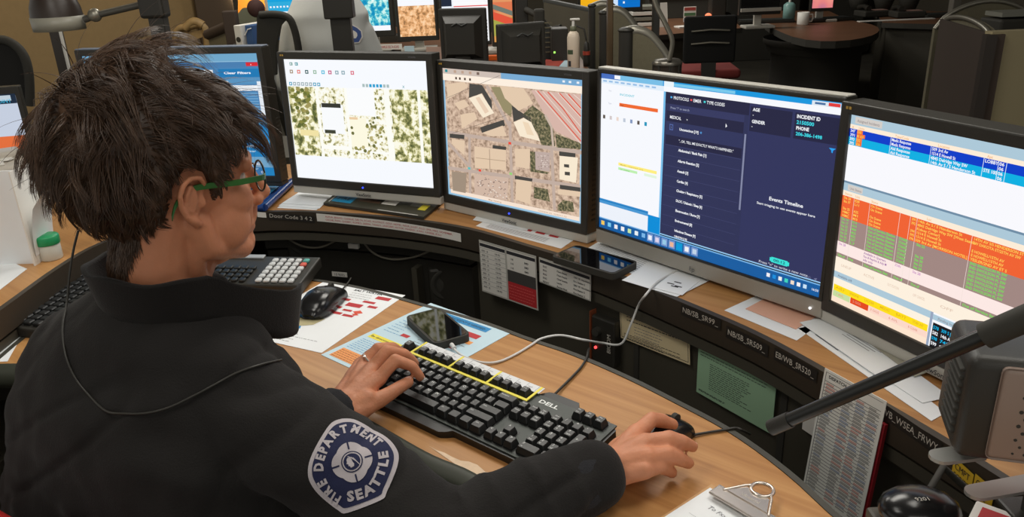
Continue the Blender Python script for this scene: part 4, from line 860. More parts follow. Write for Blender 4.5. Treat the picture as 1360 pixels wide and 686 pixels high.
def hair_path(d, rg, guide=False):
    th, e, el, az = hair_th(d)
    if e < .06: return None
    ln = .018 + .042 * sstep(0, 55, el) + .022 * sstep(100, 160, az) * sstep(-35, 10, el) + .012 * (1 - sstep(25, 70, az))
    ln *= (rg.uniform(.8, 1.25) if guide else rg.uniform(.75, 1.15)) * (.35 + .65 * e)
    if 66 < az < 125 and el < 48: ln *= .55
    if az <= 66 and el < 44: ln *= .5
    cl = V((noise.noise(d * 5.5 + V((1, 2, 3))), noise.noise(d * 5.5 + V((7, 2, 9))), noise.noise(d * 5.5 + V((4, 8, 3)))))
    cl2 = V((noise.noise(d * 14), noise.noise(d * 14 + V((7, 2, 9))), noise.noise(d * 14 + V((4, 8, 3)))))
    flow = (d - CROWN); flow = flow - d * flow.dot(d)
    if flow.length < .05: flow = V((rg.uniform(-1, 1), rg.uniform(-1, 1), 0))
    flow.normalize()
    down = V((0, 0, -1)); down = down - d * down.dot(d); wgt = 1 - sstep(-5, 45, el); flow = flow * (1 - wgt) + (down.normalized() if down.length > .01 else down) * wgt
    if az > 110: flow = flow + V((-.25, 0, 0)) * sstep(-30, 20, el)
    g = .16 if guide else .06
    flow = flow + cl * 1.25 + cl2 * .35 + V((rg.gauss(0, g), rg.gauss(0, g), rg.gauss(0, g))); flow = (flow - d * flow.dot(d)).normalized()
    lift = (.10 + .5 * max(0, cl.z + .1) + .25 * sstep(120, 170, az) * sstep(0, 30, el) + rg.uniform(0, .25 if guide else .12)) * e
    stray = rg.random() < .02 and not guide
    if stray: lift += .6
    p = d * hair_pt(d, .86, -.002); dirv = (flow + d * (lift + .13)).normalized(); st = ln / K; pts = []
    for k in range(K + 1):
        pts.append(p.copy()); p = p + dirv * st; nn = p.normalized(); dirv = (dirv - nn * (.16 if not stray else .05) + cl2 * .10 - V((0, 0, .05))).normalized()
        mn = skull_r(nn) + .006
        if p.length < mn: p = nn * mn
    return pts, flow, stray, e
import numpy as np
guides = []
NG = 620
for i in range(NG):
    z = 1 - 2 * (i + .5) / NG; rr_ = math.sqrt(1 - z * z); d = (V((rr_ * math.cos(ga * i), rr_ * math.sin(ga * i), z)) + V((rh.gauss(0, .03), rh.gauss(0, .03), rh.gauss(0, .03)))).normalized()
    hp_ = hair_path(d, rh, True)
    if hp_: guides.append((d, hp_[0]))
GD = np.array([tuple(g[0]) for g in guides])
NS = 19000; vs = []; fs = []
for i in range(NS):
    z = 1 - 2 * (i + .5) / NS; rr_ = math.sqrt(1 - z * z); d = V((rr_ * math.cos(ga * i), rr_ * math.sin(ga * i), z)); d = (d + V((rh.gauss(0, .01), rh.gauss(0, .01), rh.gauss(0, .01)))).normalized()
    hp_ = hair_path(d, rh)
    if not hp_ or rh.random() > .25 + hp_[3]: continue
    pts, flow, stray, e = hp_; gp_ = guides[int(np.argmax(GD @ np.array(tuple(d))))][1]; w0 = rh.uniform(.0005, .0011); side = d.cross(flow).normalized(); base = len(vs); am = 0 if stray else rh.uniform(.55, .88)
    for k in range(K + 1):
        t = k / K; p = pts[k].lerp(gp_[k], am * sstep(.0, .85, t)); wd = w0 * (1 - .85 * t); nrm = p.normalized(); P_ = V(H(*p))
        S_ = hf * side.x + hr * side.y + hu * side.z; N_ = hf * nrm.x + hr * nrm.y + hu * nrm.z; vs += [P_ + S_ * wd, P_ - S_ * wd, P_ + N_ * wd]
    for k in range(K):
        a = base + 3 * k; b = a + 3; fs += [(a, b, b + 2, a + 2), (a + 2, b + 2, b + 1, a + 1), (a + 1, b + 1, b, a)]
# short hair running down the nape
for i in range(4200):
    a = R(rh.uniform(118, 242)); u0 = rh.uniform(-.112, -.035); lowest = -.112 + .062 * sstep(22, 62, abs(180 - math.degrees(a))) + rh.uniform(-.006, .006)
    if u0 < lowest: continue
    dr = hf * math.cos(a) + hr * math.sin(a); o_ = H(-.04, 0, u0) + dr * .16; h_ = BVB.ray_cast(o_, -dr, .2)
    if h_[0] is None: continue
    p0, n0 = h_[0], h_[1]; w0 = rh.uniform(.0006, .0011); sd_ = n0.cross(hu).normalized(); base = len(vs); ln = rh.uniform(.014, .028); dv = (-hu + n0 * rh.uniform(.05, .5) + sd_ * rh.gauss(0, .18)).normalized()
    for k in range(4):
        t = k / 3; q_ = p0 + dv * ln * t + n0 * .001 - n0 * .006 * t * t; wd = w0 * (1 - .85 * t); vs += [q_ + sd_ * wd, q_ - sd_ * wd, q_ + n0 * wd]
    for k in range(3):
        a_ = base + 3 * k; b_ = a_ + 3; fs += [(a_, b_, b_ + 2, a_ + 2), (a_ + 2, b_ + 2, b_ + 1, a_ + 1), (a_ + 1, b_ + 1, b_, a_)]
m.add(vs, fs, HAIRM, True); hair = m.build('hair', person, world=True); hair['kind'] = 'stuff'
# glasses
GF = mat('glasses_rim_dark', hx(40, 48, 36), .3); GG = mat('glasses_green', hx(48, 110, 48), .35)
m = MB()
for s in (-1, 1):
    c = H(.098, s * .033, .014); nf = (hf + hr * s * .12).normalized(); sx = hu.cross(nf).normalized(); m.tube([c + sx * math.cos(t) * .0225 + hu * math.sin(t) * .0205 for t in [k * math.pi / 16 for k in range(32)]], .0014, GF, closed=True, n=6)
m.tube([H(.101, -.011, .02), H(.104, 0, .023), H(.101, .011, .02)], .0013, GF, n=6); gl = m.build('glasses', person, world=True, label='round glasses with green temples')
GLS = mat('lens_glass', (1, 1, 1), .02, trans=1, alpha=.25)
for s in (-1, 1):
    c = H(.098, s * .033, .014); nf = (hf + hr * s * .12).normalized(); sx = hu.cross(nf).normalized()
    def gp(v): return v
    m = MB(); m.add([c + sx * math.cos(t) * .022 + hu * math.sin(t) * .020 for t in [k * math.pi / 16 for k in range(32)]], [tuple(range(32))], GLS); o = m.build('lens', gl); o.data.transform(person.matrix_basis.inverted()); 
    m = MB(); pth = [H(.095, s * .056, .020), H(.085, s * .068, .021), H(.05, s * .077, .021), H(.01, s * .080, .022), H(-.012, s * .082, .020), H(-.03, s * .080, .004), H(-.036, s * .078, -.014)]
    pth = smoothline(pth, 4); vs = []
    for q in pth:
        for a, b in ((.0014, .0036), (-.0014, .0036), (-.0014, -.0036), (.0014, -.0036)): vs.append(q + hr * a + hu * b)
    m.add(vs, [(4 * i + k, 4 * i + (k + 1) % 4, 4 * i + 4 + (k + 1) % 4, 4 * i + 4 + k) for i in range(len(pth) - 1) for k in range(4)] + [(3, 2, 1, 0)], GG); o = m.build('temple', gl); o.data.transform(person.matrix_basis.inverted())
for o in list(bpy.data.objects):
    if o.parent == gl: o.matrix_basis = Matrix.Identity(4)
# headset cord across the back
pts = []
for x, y in ((104, 306), (98, 330), (93, 360), (89, 400), (86, 435), (90, 470), (102, 500), (120, 525), (143, 545), (165, 549), (195, 548), (225, 541), (255, 527), (285, 511), (315, 496), (345, 486), (372, 480)):
    h, n_ = hitJ(x, y)
    if h is None: h = HEADC + (ray(x, y) * ((HEADC - CAM).dot(CF) + .0)) - (HEADC - CAM) ; h = CAM + ray(x, y) * ((B_(0, -.1, 0) - CAM).dot(CF)); n_ = V((0, 0, 0))
    pts.append(h + n_ * .003)
m = MB(); m.tube(smoothline(pts, 4), .0017, BLK, n=6); tag(m.build('black_cord'), 'thin black cord looping across the back of the fleece jacket', 'cord')
# office chair
CHR = mat('red_upholstery', hx(196, 30, 28), .85, bump=.4, bscale=500)
chair = thing('office_chair', 'red upholstered swivel chair under the seated person', 'chair', TR(C7.x - BF.x * .09, C7.y - BF.y * .09, 0, -R(32)))
m = MB(); m.box((0, .06, .425), (.48, .46, .07), CHR, bev=.03, seg=4); m.build('seat', chair)
m = MB(); m.box((-.105, -.12, .625), (.50, .05, .32), CHR, bev=.022, seg=4); m.build('backrest', chair)
m = MB(); m.box((0, -.12, .385), (.06, .12, .02), BLK, bev=.005); m.box((0, -.16, .5), (.06, .02, .24), BLK, bev=.005); m.build('back_bracket', chair)
m = MB(); m.cyl((0, 0, .1), (0, 0, .39), .025, BLK); m.build('gas_column', chair)
for k in range(5):
    a = k * 2 * math.pi / 5 + .3; m = MB(); m.tube([(0, 0, .11), (.14 * math.cos(a), .14 * math.sin(a), .1), (.28 * math.cos(a), .28 * math.sin(a), .075)], [.026, .022, .017], BLK); lg = m.build('leg', chair)
    m = MB(); c = V((.28 * math.cos(a), .28 * math.sin(a), .03)); t = V((-math.sin(a), math.cos(a), 0)); m.cyl(c - t * .02, c + t * .02, .03, BLKM); m.build('caster', lg, M=Matrix.Identity(4))

# ------------------------------------------------------------------ the keyboard under the hands
U = .01905
KY, KT = R(-41.4), .085
def keyboard_legend(mb, s, wd, z, small=.0042):
    L = s.split('|')
    for i, t in enumerate(L):
        h = small if len(t) > 1 or len(L) > 1 else .0052
        mb.text(t, -wd / 2 + .0035, (.0028 if len(L) == 1 else .0036 - i * .0062) - .001, h * (.62 if len(t) > 2 else 1), KLEG, z=z, bold=.015)
KLEG = mat('key_legend', hx(205, 208, 206), .5); KEYM = mat('key_black', hx(34, 35, 35), .38, bump=.1, bscale=1500); KCASE = mat('keyboard_case', hx(62, 68, 64), .5, bump=.1, bscale=1200); KCASEB = mat('keyboard_rim', hx(26, 27, 27), .4)
def key_mesh(wu, hu_, leg):
    w2, d2 = wu * U - .0012, hu_ * U - .0012; b, t = .5, .5 - .0028 / max(w2, .01)
    vs = []; ht = .0105
    for z, ix, iy, dy in ((0, 0, 0, 0), (.002, 0.0002, .0002, 0), (ht - .001, .0026, .0022, .0008), (ht, .0032, .0028, .0008)):
        x, y = w2 / 2 - ix, d2 / 2 - iy; r = .0012
        vs += [(-x + r, -y + dy, z), (x - r, -y + dy, z), (x, -y + r + dy, z), (x, y - r + dy, z), (x - r, y + dy, z), (-x + r, y + dy, z), (-x, y - r + dy, z), (-x, -y + r + dy, z)]
    fs = [(8 * i + k, 8 * i + (k + 1) % 8, 8 * i + 8 + (k + 1) % 8, 8 * i + 8 + k) for i in range(3) for k in range(8)] + [tuple(range(24, 32))]
    mb = MB(); mb.add(vs, fs, KEYM)
    if leg: keyboard_legend(mb, leg, w2 - .004, ht + .0002)
    return mb
k0 = V((-.217, 1.246, 1.43 - .644)); KM = Matrix.Translation(k0) @ Matrix.Rotation(KY, 4, 'Z') @ Matrix.Rotation(KT, 4, 'X') @ Matrix.Translation((0, 0, -.0255))
kb = thing('keyboard', 'black full size keyboard under the left hand with yellow and white strip', 'keyboard', KM)
m = MB()
xl, xr, yb, yt = -.013, 22.5 * U + .014, -4.5 * U - .010, 1.642 * U + .5 * U + .008
out = [(xl, yt - .01), (xl + .008, yt), (15.3 * U, yt), (15.8 * U, yt + .012), (16.2 * U, yt + .014), (18.8 * U, yt + .014), (19.2 * U, yt + .002), (xr - .02, yt), (xr, yt - .012), (xr, yb + .012), (xr - .01, yb), (12.6 * U, yb), (12.2 * U, yb - .008), (11.7 * U, yb - .014), (3.5 * U, yb - .016), (xl + .015, yb - .008), (xl, yb + .01)]
m.prism(out, -.004, .010, KCASEB); m.build('base_tray', kb, bevel=.002)
m = MB(); m.prism([(xl + .004, yb + .004), (xr - .004, yb + .004), (xr - .004, yt - .004), (xl + .004, yt - .004)], .010, .0125, KCASE)
for x0, x1, y0, y1 in ((-.1, 15.1, -4.6, .6), (-.1, 1.1, 1.1, 2.2), (1.9, 15.1, 1.1, 2.2), (15.2, 18.35, -1.6, .6), (15.2, 18.35, -4.6, -3.45), (16.2, 17.35, -3.6, -2.4), (18.45, 22.6, -4.6, .6), (19.4, 22.6, 1.1, 2.2)):
    m.rect(x0 * U, y0 * U, x1 * U, y1 * U, .0128, KCASEB)
m.text('DELL', 16.0 * U, 1.45 * U, .0085, mat('logo_white', hx(225, 228, 226), .4), z=.0129, bold=.03, w=.037)
m.build('top_deck', kb)
KEYS = []
def row(x, y, items, h=1):
    for it in items:
        if isinstance(it, (int, float)): x += it; continue
        s, w_ = it if isinstance(it, tuple) else (it, 1); KEYS.append((x + w_ / 2, y, w_, h, s)); x += w_
FY = 1.642
row(0, FY, ['Esc', 1, 'F1', 'F2', 'F3', 'F4', .5, 'F5', 'F6', 'F7', 'F8', .5, 'F9', 'F10', 'F11', 'F12']); row(19.5, FY, ['Prt|Scn', 'Scr|Lck', 'Pau|Brk'])
row(0, 0, ['~|`', '!|1', '@|2', '#|3', '$|4', '%|5', '^|6', '&|7', '*|8', '(|9', ')|0', '_|-', '+|=', ('Backspace', 2)])
row(0, -1, [('Tab', 1.5), *'QWERTYUIOP', '{|[', '}|]', ('||\\', 1.5)]); row(0, -2, [('Caps Lock', 1.75), *'ASDFGHJKL', ':|;', '"|\'', ('Enter', 2.25)]); row(0, -3, [('Shift', 2.25), *'ZXCVBNM', '<|,', '>|.', '?|/', ('Shift', 2.75)])
row(0, -4, [('Ctrl', 1.25), ('', 1.25), ('Alt', 1.25), ('', 6.25), ('Alt', 1.25), ('', 1.25), ('', 1.25), ('Ctrl', 1.25)])
row(15.25, 0, ['Insert', 'Home', 'Page|Up']); row(15.25, -1, ['Delete', 'End', 'Page|Down']); row(16.25, -3, ['^']); row(15.25, -4, ['<', 'v', '>'])
row(18.5, 0, ['Num|Lock', '/', '*', '-']); row(18.5, -1, ['7|Home', '8|^', '9|PgUp']); row(18.5, -2, ['4|<', '5', '6|>']); row(18.5, -3, ['1|End', '2|v', '3|PgDn']); row(18.5, -4, [('0|Ins', 2), '.|Del'])
KEYS += [(22, -1.5, 1, 2, '+'), (22, -3.5, 1, 2, 'Enter')]
for x, y, w_, h_, s in KEYS:
    key_mesh(w_, h_, s).build('key', kb, M=TR(x * U, y * U, .0135))
# template strip over the function keys: lies on the keyboard, a thing of its own
st = thing('key_template_strip', 'white template strip with yellow borders laid round the function keys of the keyboard', 'template', KM)
m = MB(); zt_ = .0158
WS = mat('template_white', hx(222, 224, 226), .5); 
m.box(((1.55 + 15.5) / 2 * U, (FY + .98) * U, zt_), (13.95 * U, .86 * U, .001), WS)
for i in range(13):
    x = (1.9 + i * 1.09) * U; m.rect(x, (FY + .58) * U, x + .0005, (FY + 1.38) * U, zt_ + .0007, INKG)
    if i < 12: m.text(['sector', 'unit', 'status', 'clear', 'page', 'route', 'recall', 'event', 'notes', 'map', 'info', 'logoff'][i], x + .003, (FY + .9) * U, .0028, INKG, z=zt_ + .0007)
m.build('white_band', st)
m = MB()
for x in (1.42, 6.20, 10.72, 15.22): m.box((x * U, (FY + .42) * U, zt_ + .0003), (.22 * U, 1.96 * U, .0014), YEL)
m.box(((1.42 + 15.22) / 2 * U, (FY - .68) * U, zt_ + .0003), ((15.22 - 1.42) * U + .004, .26 * U, .0014), YEL); m.build('yellow_border', st)
# ------------------------------------------------------------------ cables, mice, phones
def cable(name, label, pts, r, m, cat='cable', group=None, n=8):
    mb = MB(); mb.tube(smoothline([V(p) for p in pts], 8), r, m, n=n); return tag(mb.build(name), label, cat, group)
cable('keyboard_cable', 'black cable from the back of the full size keyboard to the rear of the desk', [D(737, 523, .008), D(745, 515, .005), D(760, 500, .004), D(772, 487, .004), D(779, 475, .004), D(781, 466, -.004), D(783, 462, -.06)], .0022, BLK)
def mouse(name, label, M, sc=1.0):
    t = thing(name, label, 'mouse', M); mb = MB(); prof = []
    N = 14; vs = []; secs = [(-.058, .012, .008), (-.052, .024, .020), (-.036, .031, .031), (-.012, .0325, .037), (.014, .030, .035), (.036, .028, .027), (.052, .026, .017), (.058, .020, .010)]
    for y, w_, h in secs:
        for k in range(N): a = math.pi * k / (N - 1); vs.append((w_ * math.copysign(abs(math.cos(a)) ** .55, math.cos(a)), y, .002 + h * max(0, math.sin(a)) ** .7))
    K = len(secs); fs = [(i * N + k, i * N + k + 1, (i + 1) * N + k + 1, (i + 1) * N + k) for i in range(K - 1) for k in range(N - 1)] + [tuple(i * N for i in range(K)) + tuple(i * N + N - 1 for i in range(K - 1, -1, -1)), tuple(range(N)), tuple(range((K - 1) * N + N - 1, (K - 1) * N - 1, -1))]
    mb.add([(a * sc, b * sc, c * sc) for a, b, c in vs], fs, BLKG_M, True); mb.build('shell', t)
    mb = MB(); mb.tube([(0, .015 * sc, .0375 * sc), (0, .035 * sc, .030 * sc), (0, .056 * sc, .014 * sc)], .0008, BLKM, n=6); mb.build('button_seam', t)
    mb = MB(); mb.cyl((-.0035, .036 * sc, .027 * sc), (.0035, .036 * sc, .027 * sc), .0085, BLKM, n=18); mb.build('scroll_wheel', t); return t
BLKG_M = mat('mouse_black', hx(26, 26, 27), .22)
a, b = D(411, 425, 0), D(448, 393, 0); dr_ = b - a
ms = mouse('computer_mouse', 'glossy black mouse on the white salt water sheet', TR(*((a + b) / 2).xy, ZD + .0022, math.atan2(-dr_.x, dr_.y)), 1.08)
cable('mouse_cable', 'thin black cable of the glossy mouse running into the cable bay', [D(446, 394, .012), D(451, 388, .008), D(459, 379, .005), D(463, 374, .004), D(466, 369, .002)], .0017, BLKM)
a, b = D(862, 600, 0), D(900, 578, 0); dr_ = (b - a).normalized(); c = D(880, 588, 0)
mouse('computer_mouse', 'black mouse under the right hand', TR(c.x - .006, c.y - .0, ZD, math.atan2(-dr_.x, dr_.y)), .98)
cable('mouse_cable', 'black cable of the mouse under the right hand', [D(908, 581, .008), D(922, 577, .004), D(945, 573, .003), D(965, 570, .003), D(978, 568, .003), D(988, 572, -.006), D(996, 576, -.06)], .002, BLK)
def phone(label, M, w_, l_, th, glare=None, screen_m=None):
    t = thing('smartphone', label, 'phone', M); mb = MB(); r = .012
    def rr(w, l, rad, n=5): return [(sx * (w / 2 - rad) + rad * math.cos(a), sy * (l / 2 - rad) + rad * math.sin(a)) for sx, sy, a0 in ((1, 1, 0), (-1, 1, 90), (-1, -1, 180), (1, -1, 270)) for a in [R(a0 + 90 * k / n) for k in range(n + 1)]]
    mb.prism(rr(w_, l_, r), 0, th, BLKM); mb.build('case', t, bevel=.0018)
    mb = MB(); mb.prism(rr(w_ - .009, l_ - .009, r * .7), th, th + .0006, mat('phone_glass', hx(10, 10, 12), .04, spec=.8)); mb.build('screen', t); return t, rr
a, b = P(738, 346, ZS + .006), P(768, 325, ZS + .006); 
f_ = frame(P(741, 344, ZS), P(822, 368, ZS)); cen = P(789, 349, ZS + .005)
ph, _ = phone('large black smartphone lying on the monitor shelf in front of the tan map monitor', TR(cen.x, cen.y, ZS + .0008, math.atan2(f_[1][0], f_[0][0]) - math.pi / 2), .084, .160, .0135)
cen = D(581, 438, .005); q1, q2 = D(559, 418, 0), D(607, 461, 0); ang = math.atan2(q2.y - q1.y, q2.x - q1.x)
ph2, _ = phone('black smartphone in a bulky case on the pale blue sheet, charging', TR(cen.x, cen.y, ZD + .0012, ang + math.pi / 2), .074, .142, .015)
WC = mat('cable_white', hx(218, 218, 216), .5)
pe = D(601, 459, .010)
cable('charging_cable', 'white charging cable from the desk phone up over the shelf edge', [pe, D(606, 466, .012), D(618, 474, .018), D(640, 481, .006), D(662, 480, .003), D(685, 470, .003), D(705, 458, .003), D(720, 449, .003), D(745, 445, .004), D(775, 451, .01), on_curve(800, 455, off(SHc, -.05)), on_curve(825, 456, off(SHc, -.035)), on_curve(838, 430, off(SHc, -.02)), on_curve(848, 405, off(SHc, -.008)), P(857, 392, ZS + .006), P(872, 375, ZS + .005), P(890, 364, ZS + .003), P(905, 355, ZS + .003), P(912, 346, ZS + .003)], .0022, WC)
m = MB(); d = (D(606, 466, .012) - pe).normalized(); m.cyl(pe - d * .006, pe + d * .014, .0042, WC); tag(m.build('charger_plug'), 'white plug pushed into the phone on the desk', 'plug')
# ------------------------------------------------------------------ papers on the desk
def sheet(name, label, tl, tr, h, mt, fn=None, w=None, z=None, cat='paper', group=None, th=.0007, wob=0):
    F_ = frame(tl, tr); L = (tr - tl).length if w is None else w
    t = thing(name, label, cat, F_, group) if fn else None
    mb = MB(); n = 8
    for i in range(1): mb.box((L / 2, -h / 2, th / 2), (L, h, th), mt)
    if fn:
        mb.build('sheet', t); pm = MB(); fn(pm, L, h, th + .0003); pm.build('printing', t); return t
    mb.v = [F_ @ v for v in mb.v]; o = mb.build(name); return tag(o, label, cat, group)
def lines(pm, x0, x1, y0, y1, n, z, m=None, rr=None, hh=.0012, left=.15):
    rr = rr or random.Random(int(x0 * 9000) + n)
    for i in range(n):
        y = y0 + (y1 - y0) * i / max(n - 1, 1); x = x0
        while x < x1 - .004:
            w_ = rr.uniform(.003, .010)
            if x + w_ > x1 or (x > x0 + (x1 - x0) * .6 and rr.random() < left): break
            pm.rect(x, y - hh, x + w_, y, z, m or INKG); x += w_ + .0018
def salt(pm, L, h, z):
    pm.text('SALT WATER', .095, -.020, .0085, INK, z=z, bold=.03, w=.075)
    pm.rect(.02, -.034, .06, -.018, z, BLUE); pm.rect(.165, -.040, .200, -.026, z, RED); lines(pm, .02, .08, -.045, -.07, 5, z); lines(pm, .1, .16, -.03, -.05, 3, z)
    for x, y, w_, h_, t in ((.09, -.06, .03, .010, 0), (.15, -.055, .03, .009, 0), (.085, -.080, .025, .012, 0), (.125, -.075, .038, .016, 0), (.175, -.072, .022, .010, 0), (.10, -.098, .026, .010, 0), (.135, -.105, .022, .008, 0), (.16, -.10, .025, .018, 1), (.115, -.122, .03, .010, 0), (.15, -.125, .026, .009, 0), (.165, -.115, .018, .010, 1), (.08, -.112, .018, .008, 0), (.1, -.142, .024, .010, 0), (.075, -.135, .02, .008, 0)):
        if t: pm.add([(x, y - h_ / 2, z), (x + w_ / 2, y - h_, z), (x + w_, y - h_ / 2, z), (x + w_ / 2, y, z)], [(0, 1, 2, 3)], ORNR)
        else: pm.rect(x, y - h_, x + w_, y, z, RED)
    pm.add([(.02 + .1 * a, -.165 - .06 * b, z) for a, b in ((0, 0), (.2, .1), (.35, -.1), (.6, .05), (.9, .0), (1, .3), (.8, .5), (.9, .8), (.6, 1), (.3, .9), (0, 1))], [tuple(range(10, -1, -1))], BLUE)
    pm.add([(.07 + .06 * a, -.16 - .05 * b, z + .0002) for a, b in ((0, 0), (.5, .1), (1, .0), (.9, .6), (.5, .9), (.2, .6))], [tuple(range(5, -1, -1))], mat('print_sand', hx(190, 180, 140), .6))
    lines(pm, .02, .18, -.235, -.265, 4, z)
ORNR = mat('print_orange_red', hx(225, 85, 60), .6)
S0 = D(431, 373.5, .0); S1 = D(537, 392, .0)
sheet('salt_water_sheet', 'laminated sheet headed SALT WATER with red boxes and a blue map, under the glossy mouse', V((S0.x, S0.y, ZD + .0002)), V((S1.x, S1.y, ZD + .0002)), .279, PAPER, salt, w=.216)
def bluep(pm, L, h, z):
    pm.rect(.03, -.034, .185, -.016, z, BLUE); pm.text('AFTER THE INCIDENT IS VERIFIED', .036, -.029, .007, INK, z=z + .0003, w=.14); lines(pm, .04, .16, -.045, -.062, 3, z)
    pm.rect(.155, -.066, .19, -.050, z, RED); pm.rect(.15, -.090, .195, -.078, z, ORNG); pm.rect(.16, -.12, .18, -.11, z, RED); pm.rect(.06, -.14, .08, -.13, z, RED)
    lines(pm, .015, .07, -.07, -.14, 8, z, BLUE, left=.4); lines(pm, .10, .2, -.1, -.14, 5, z)
    pm.rect(.012, -.180, .13, -.164, z, YEL); pm.text('Be directing to an officer', .016, -.175, .006, INK, z=z + .0003, w=.1)
    lines(pm, .012, .2, -.19, -.228, 7, z, BLUE); pm.rect(.012, -.270, .15, -.236, z, ORNG); lines(pm, .015, .145, -.242, -.266, 5, z + .0003, mat('print_brown', hx(150, 70, 30), .7))
S0 = D(572, 402.5, .0); S1 = D(680, 440, .0)
S0 = V((S0.x, S0.y, ZD + .0002)); S1 = V((S1.x, S1.y, ZD + .0002))
sheet('flow_chart_sheet', 'pale blue laminated sheet with a blue banner and orange box, half under the keyboard', S0, S1, .279, PAPB, bluep, w=.225)
# clipboard
S0 = D(944, 646, 0); S1 = D(1040, 702, 0); S0.z = S1.z = ZD + .0002
cb = thing('clipboard', 'tan clipboard with a silver clip at the front of the desk', 'clipboard', frame(S0, S1))
m = MB(); m.box((.113, -.155, .0016), (.229, .315, .003), mat('hardboard', hx(196, 152, 100), .5, var=.1, vscale=200), bev=.0012); m.build('board', cb)
cx = .060
m = MB(); m.box((cx, -.014, .012), (.09, .022, .004), CHROME, bev=.0015); m.box((cx, -.004, .008), (.09, .004, .012), CHROME, bev=.001); m.build('clip_jaw', cb)
m = MB(); tri = [(cx - .030, -.006), (cx + .030, -.006), (cx + .017, .018), (cx - .017, .018)]; m.prism(tri, .014, .0155, CHROME); m.text('Universal', cx, .0, .005, LTXT, z=.0158, align='C'); m.build('clip_lever', cb)
m = MB(); m.tube([(cx + .014 * math.cos(t), .027 + .014 * math.sin(t), .0155) for t in [k * math.pi / 14 for k in range(28)]], .0026, CHROME, closed=True); m.tube([(cx - .034, -.008, .014), (cx - .020, .018, .016), (cx - .014, .026, .016)], .0018, CHROME); m.tube([(cx + .034, -.008, .014), (cx + .020, .018, .016), (cx + .014, .026, .016)], .0018, CHROME); m.build('hanging_ring', cb)
S0 = D(943, 648, .003); S1 = D(1037, 704, .003); S0.z = S1.z = ZD + .0036
def notes(pm, L, h, z):
    for s, x, y, k in (('To Fxxxx Call', .02, -.035, .007), ('63', .085, -.048, .008), ('Bear', .07, -.065, .007), ('rear door', .09, -.09, .007)): pm.text(s, x, y, k, INKG, z=z, fn=lambda x, y, z: (x + (y + .05) * .2, y + .0006 * math.sin(x * 500), z))
    for i in range(8): pm.rect(.015, -.06 - i * .025, .20, -.0597 - i * .025, z, INKG)
sheet('note_sheet', 'white page of handwritten notes clamped on the clipboard', S0, S1, .279, PAPER, notes, w=.216)
# ------------------------------------------------------------------ things on the monitor shelf
def S_(x, y, h=0): return P(x, y, ZS + h)
def quadsheet(name, label, px, h, mt, th=.0006, cat='paper', group=None, fn=None, parts=False):
    """px: four corners (front left, front right, back right, back left) on the shelf"""
    c = [S_(x, y, h) for x, y in px]; mb = MB(); mb.prism([(p.x, p.y) for p in c], ZS + h, ZS + h + th, mt)
    if fn:
        z = ZS + h + th + .0003
        def B2(u, v): a = c[0].lerp(c[1], u); b = c[3].lerp(c[2], u); q = a.lerp(b, v); return (q.x, q.y, z)
        fn(mb, B2)
    return tag(mb.build(name), label, cat, group)
def qr(mb, B2, u0, v0, u1, v1, m, dz=0): mb.add([(*B2(u, v)[:2], B2(u, v)[2] + dz) for u, v in ((u0, v0), (u1, v0), (u1, v1), (u0, v1))], [(0, 1, 2, 3)], m)
def qtext(mb, B2, s, u, v, hu, wu, m, dz=.0002): mb.text(s, u, v, hu, m, w=wu, fn=lambda x, y, z: (*B2(x, y)[:2], B2(x, y)[2] + dz))
def mag(mb, B2):
    qr(mb, B2, .0, .0, 1, 1, mat('magazine_olive', hx(62, 60, 46), .35)); qr(mb, B2, .05, .15, .25, .60, mat('magazine_cyan', hx(30, 150, 200), .3), .0002); qr(mb, B2, .03, .10, .04, .7, LBL, .0002)
    qr(mb, B2, .34, .52, .42, .66, ORNR, .0002); qr(mb, B2, .45, .5, .5, .66, BLUE, .0002); qr(mb, B2, .52, .35, .66, .6, LBL, .0003); qr(mb, B2, .78, .45, .92, .72, mat('magazine_grey', hx(120, 120, 110), .4), .0002); qr(mb, B2, .88, .30, .95, .60, YEL, .0003); qr(mb, B2, .28, .35, .50, .6, mat('magazine_brown', hx(110, 80, 60), .4), .0002); qr(mb, B2, .55, .02, .94, .045, LBL, .0003)
    qtext(mb, B2, 'FIRE', .08, .3, .16, .13, INK, .0004)
quadsheet('magazine', 'dark magazine with a cyan title block lying under the street map monitor', [(430, 272), (563, 291), (590, 268), (455, 252)], .002, BLKM, .006, 'magazine', fn=mag)
for i, (px, nm) in enumerate([([(368, 276), (420, 279), (447, 258), (400, 254)], 'white paper fanned out left of the magazine, lowest of three'), ([(370, 273), (424, 277), (446, 256), (402, 252)], 'white paper fanned out left of the magazine, middle of three'), ([(374, 270), (428, 273), (442, 255), (405, 250)], 'white paper fanned out left of the magazine, topmost of three')]):
    quadsheet('loose_paper', nm, px, .0003 + i * .0012, PAPER, group='papers left of the magazine')
def redlogo(mb, B2):
    for i in range(4): qr(mb, B2, .3 + i * .15, .5, .4 + i * .15, .62 + .1 * (i % 2), RED)
    for k in range(5): qr(mb, B2, .1, .1 + k * .06, .8, .115 + k * .06, INKG)
quadsheet('loose_paper', 'white sheet with red shapes sticking out under the tan map monitor', [(632, 300), (745, 330), (772, 312), (655, 287)], .0003, PAPER, fn=redlogo)
quadsheet('loose_paper', 'plain white sheet lying over the one with red shapes', [(628, 292), (700, 306), (715, 292), (640, 280)], .0018, PAPER)
def lined(mb, B2):
    for k in range(9): qr(mb, B2, .08, .1 + k * .08, .75, .112 + k * .08, INKG)
def doodle(mb, B2):
    for i, (u, v) in enumerate(((.2, .4), (.35, .55), (.5, .35), (.4, .3))): qr(mb, B2, u, v, u + .25, v + .05, INK)
quadsheet('loose_paper', 'white lined sheet behind the large smartphone on the shelf', [(778, 331), (862, 376), (895, 350), (800, 318)], .0004, PAPER, fn=lined)
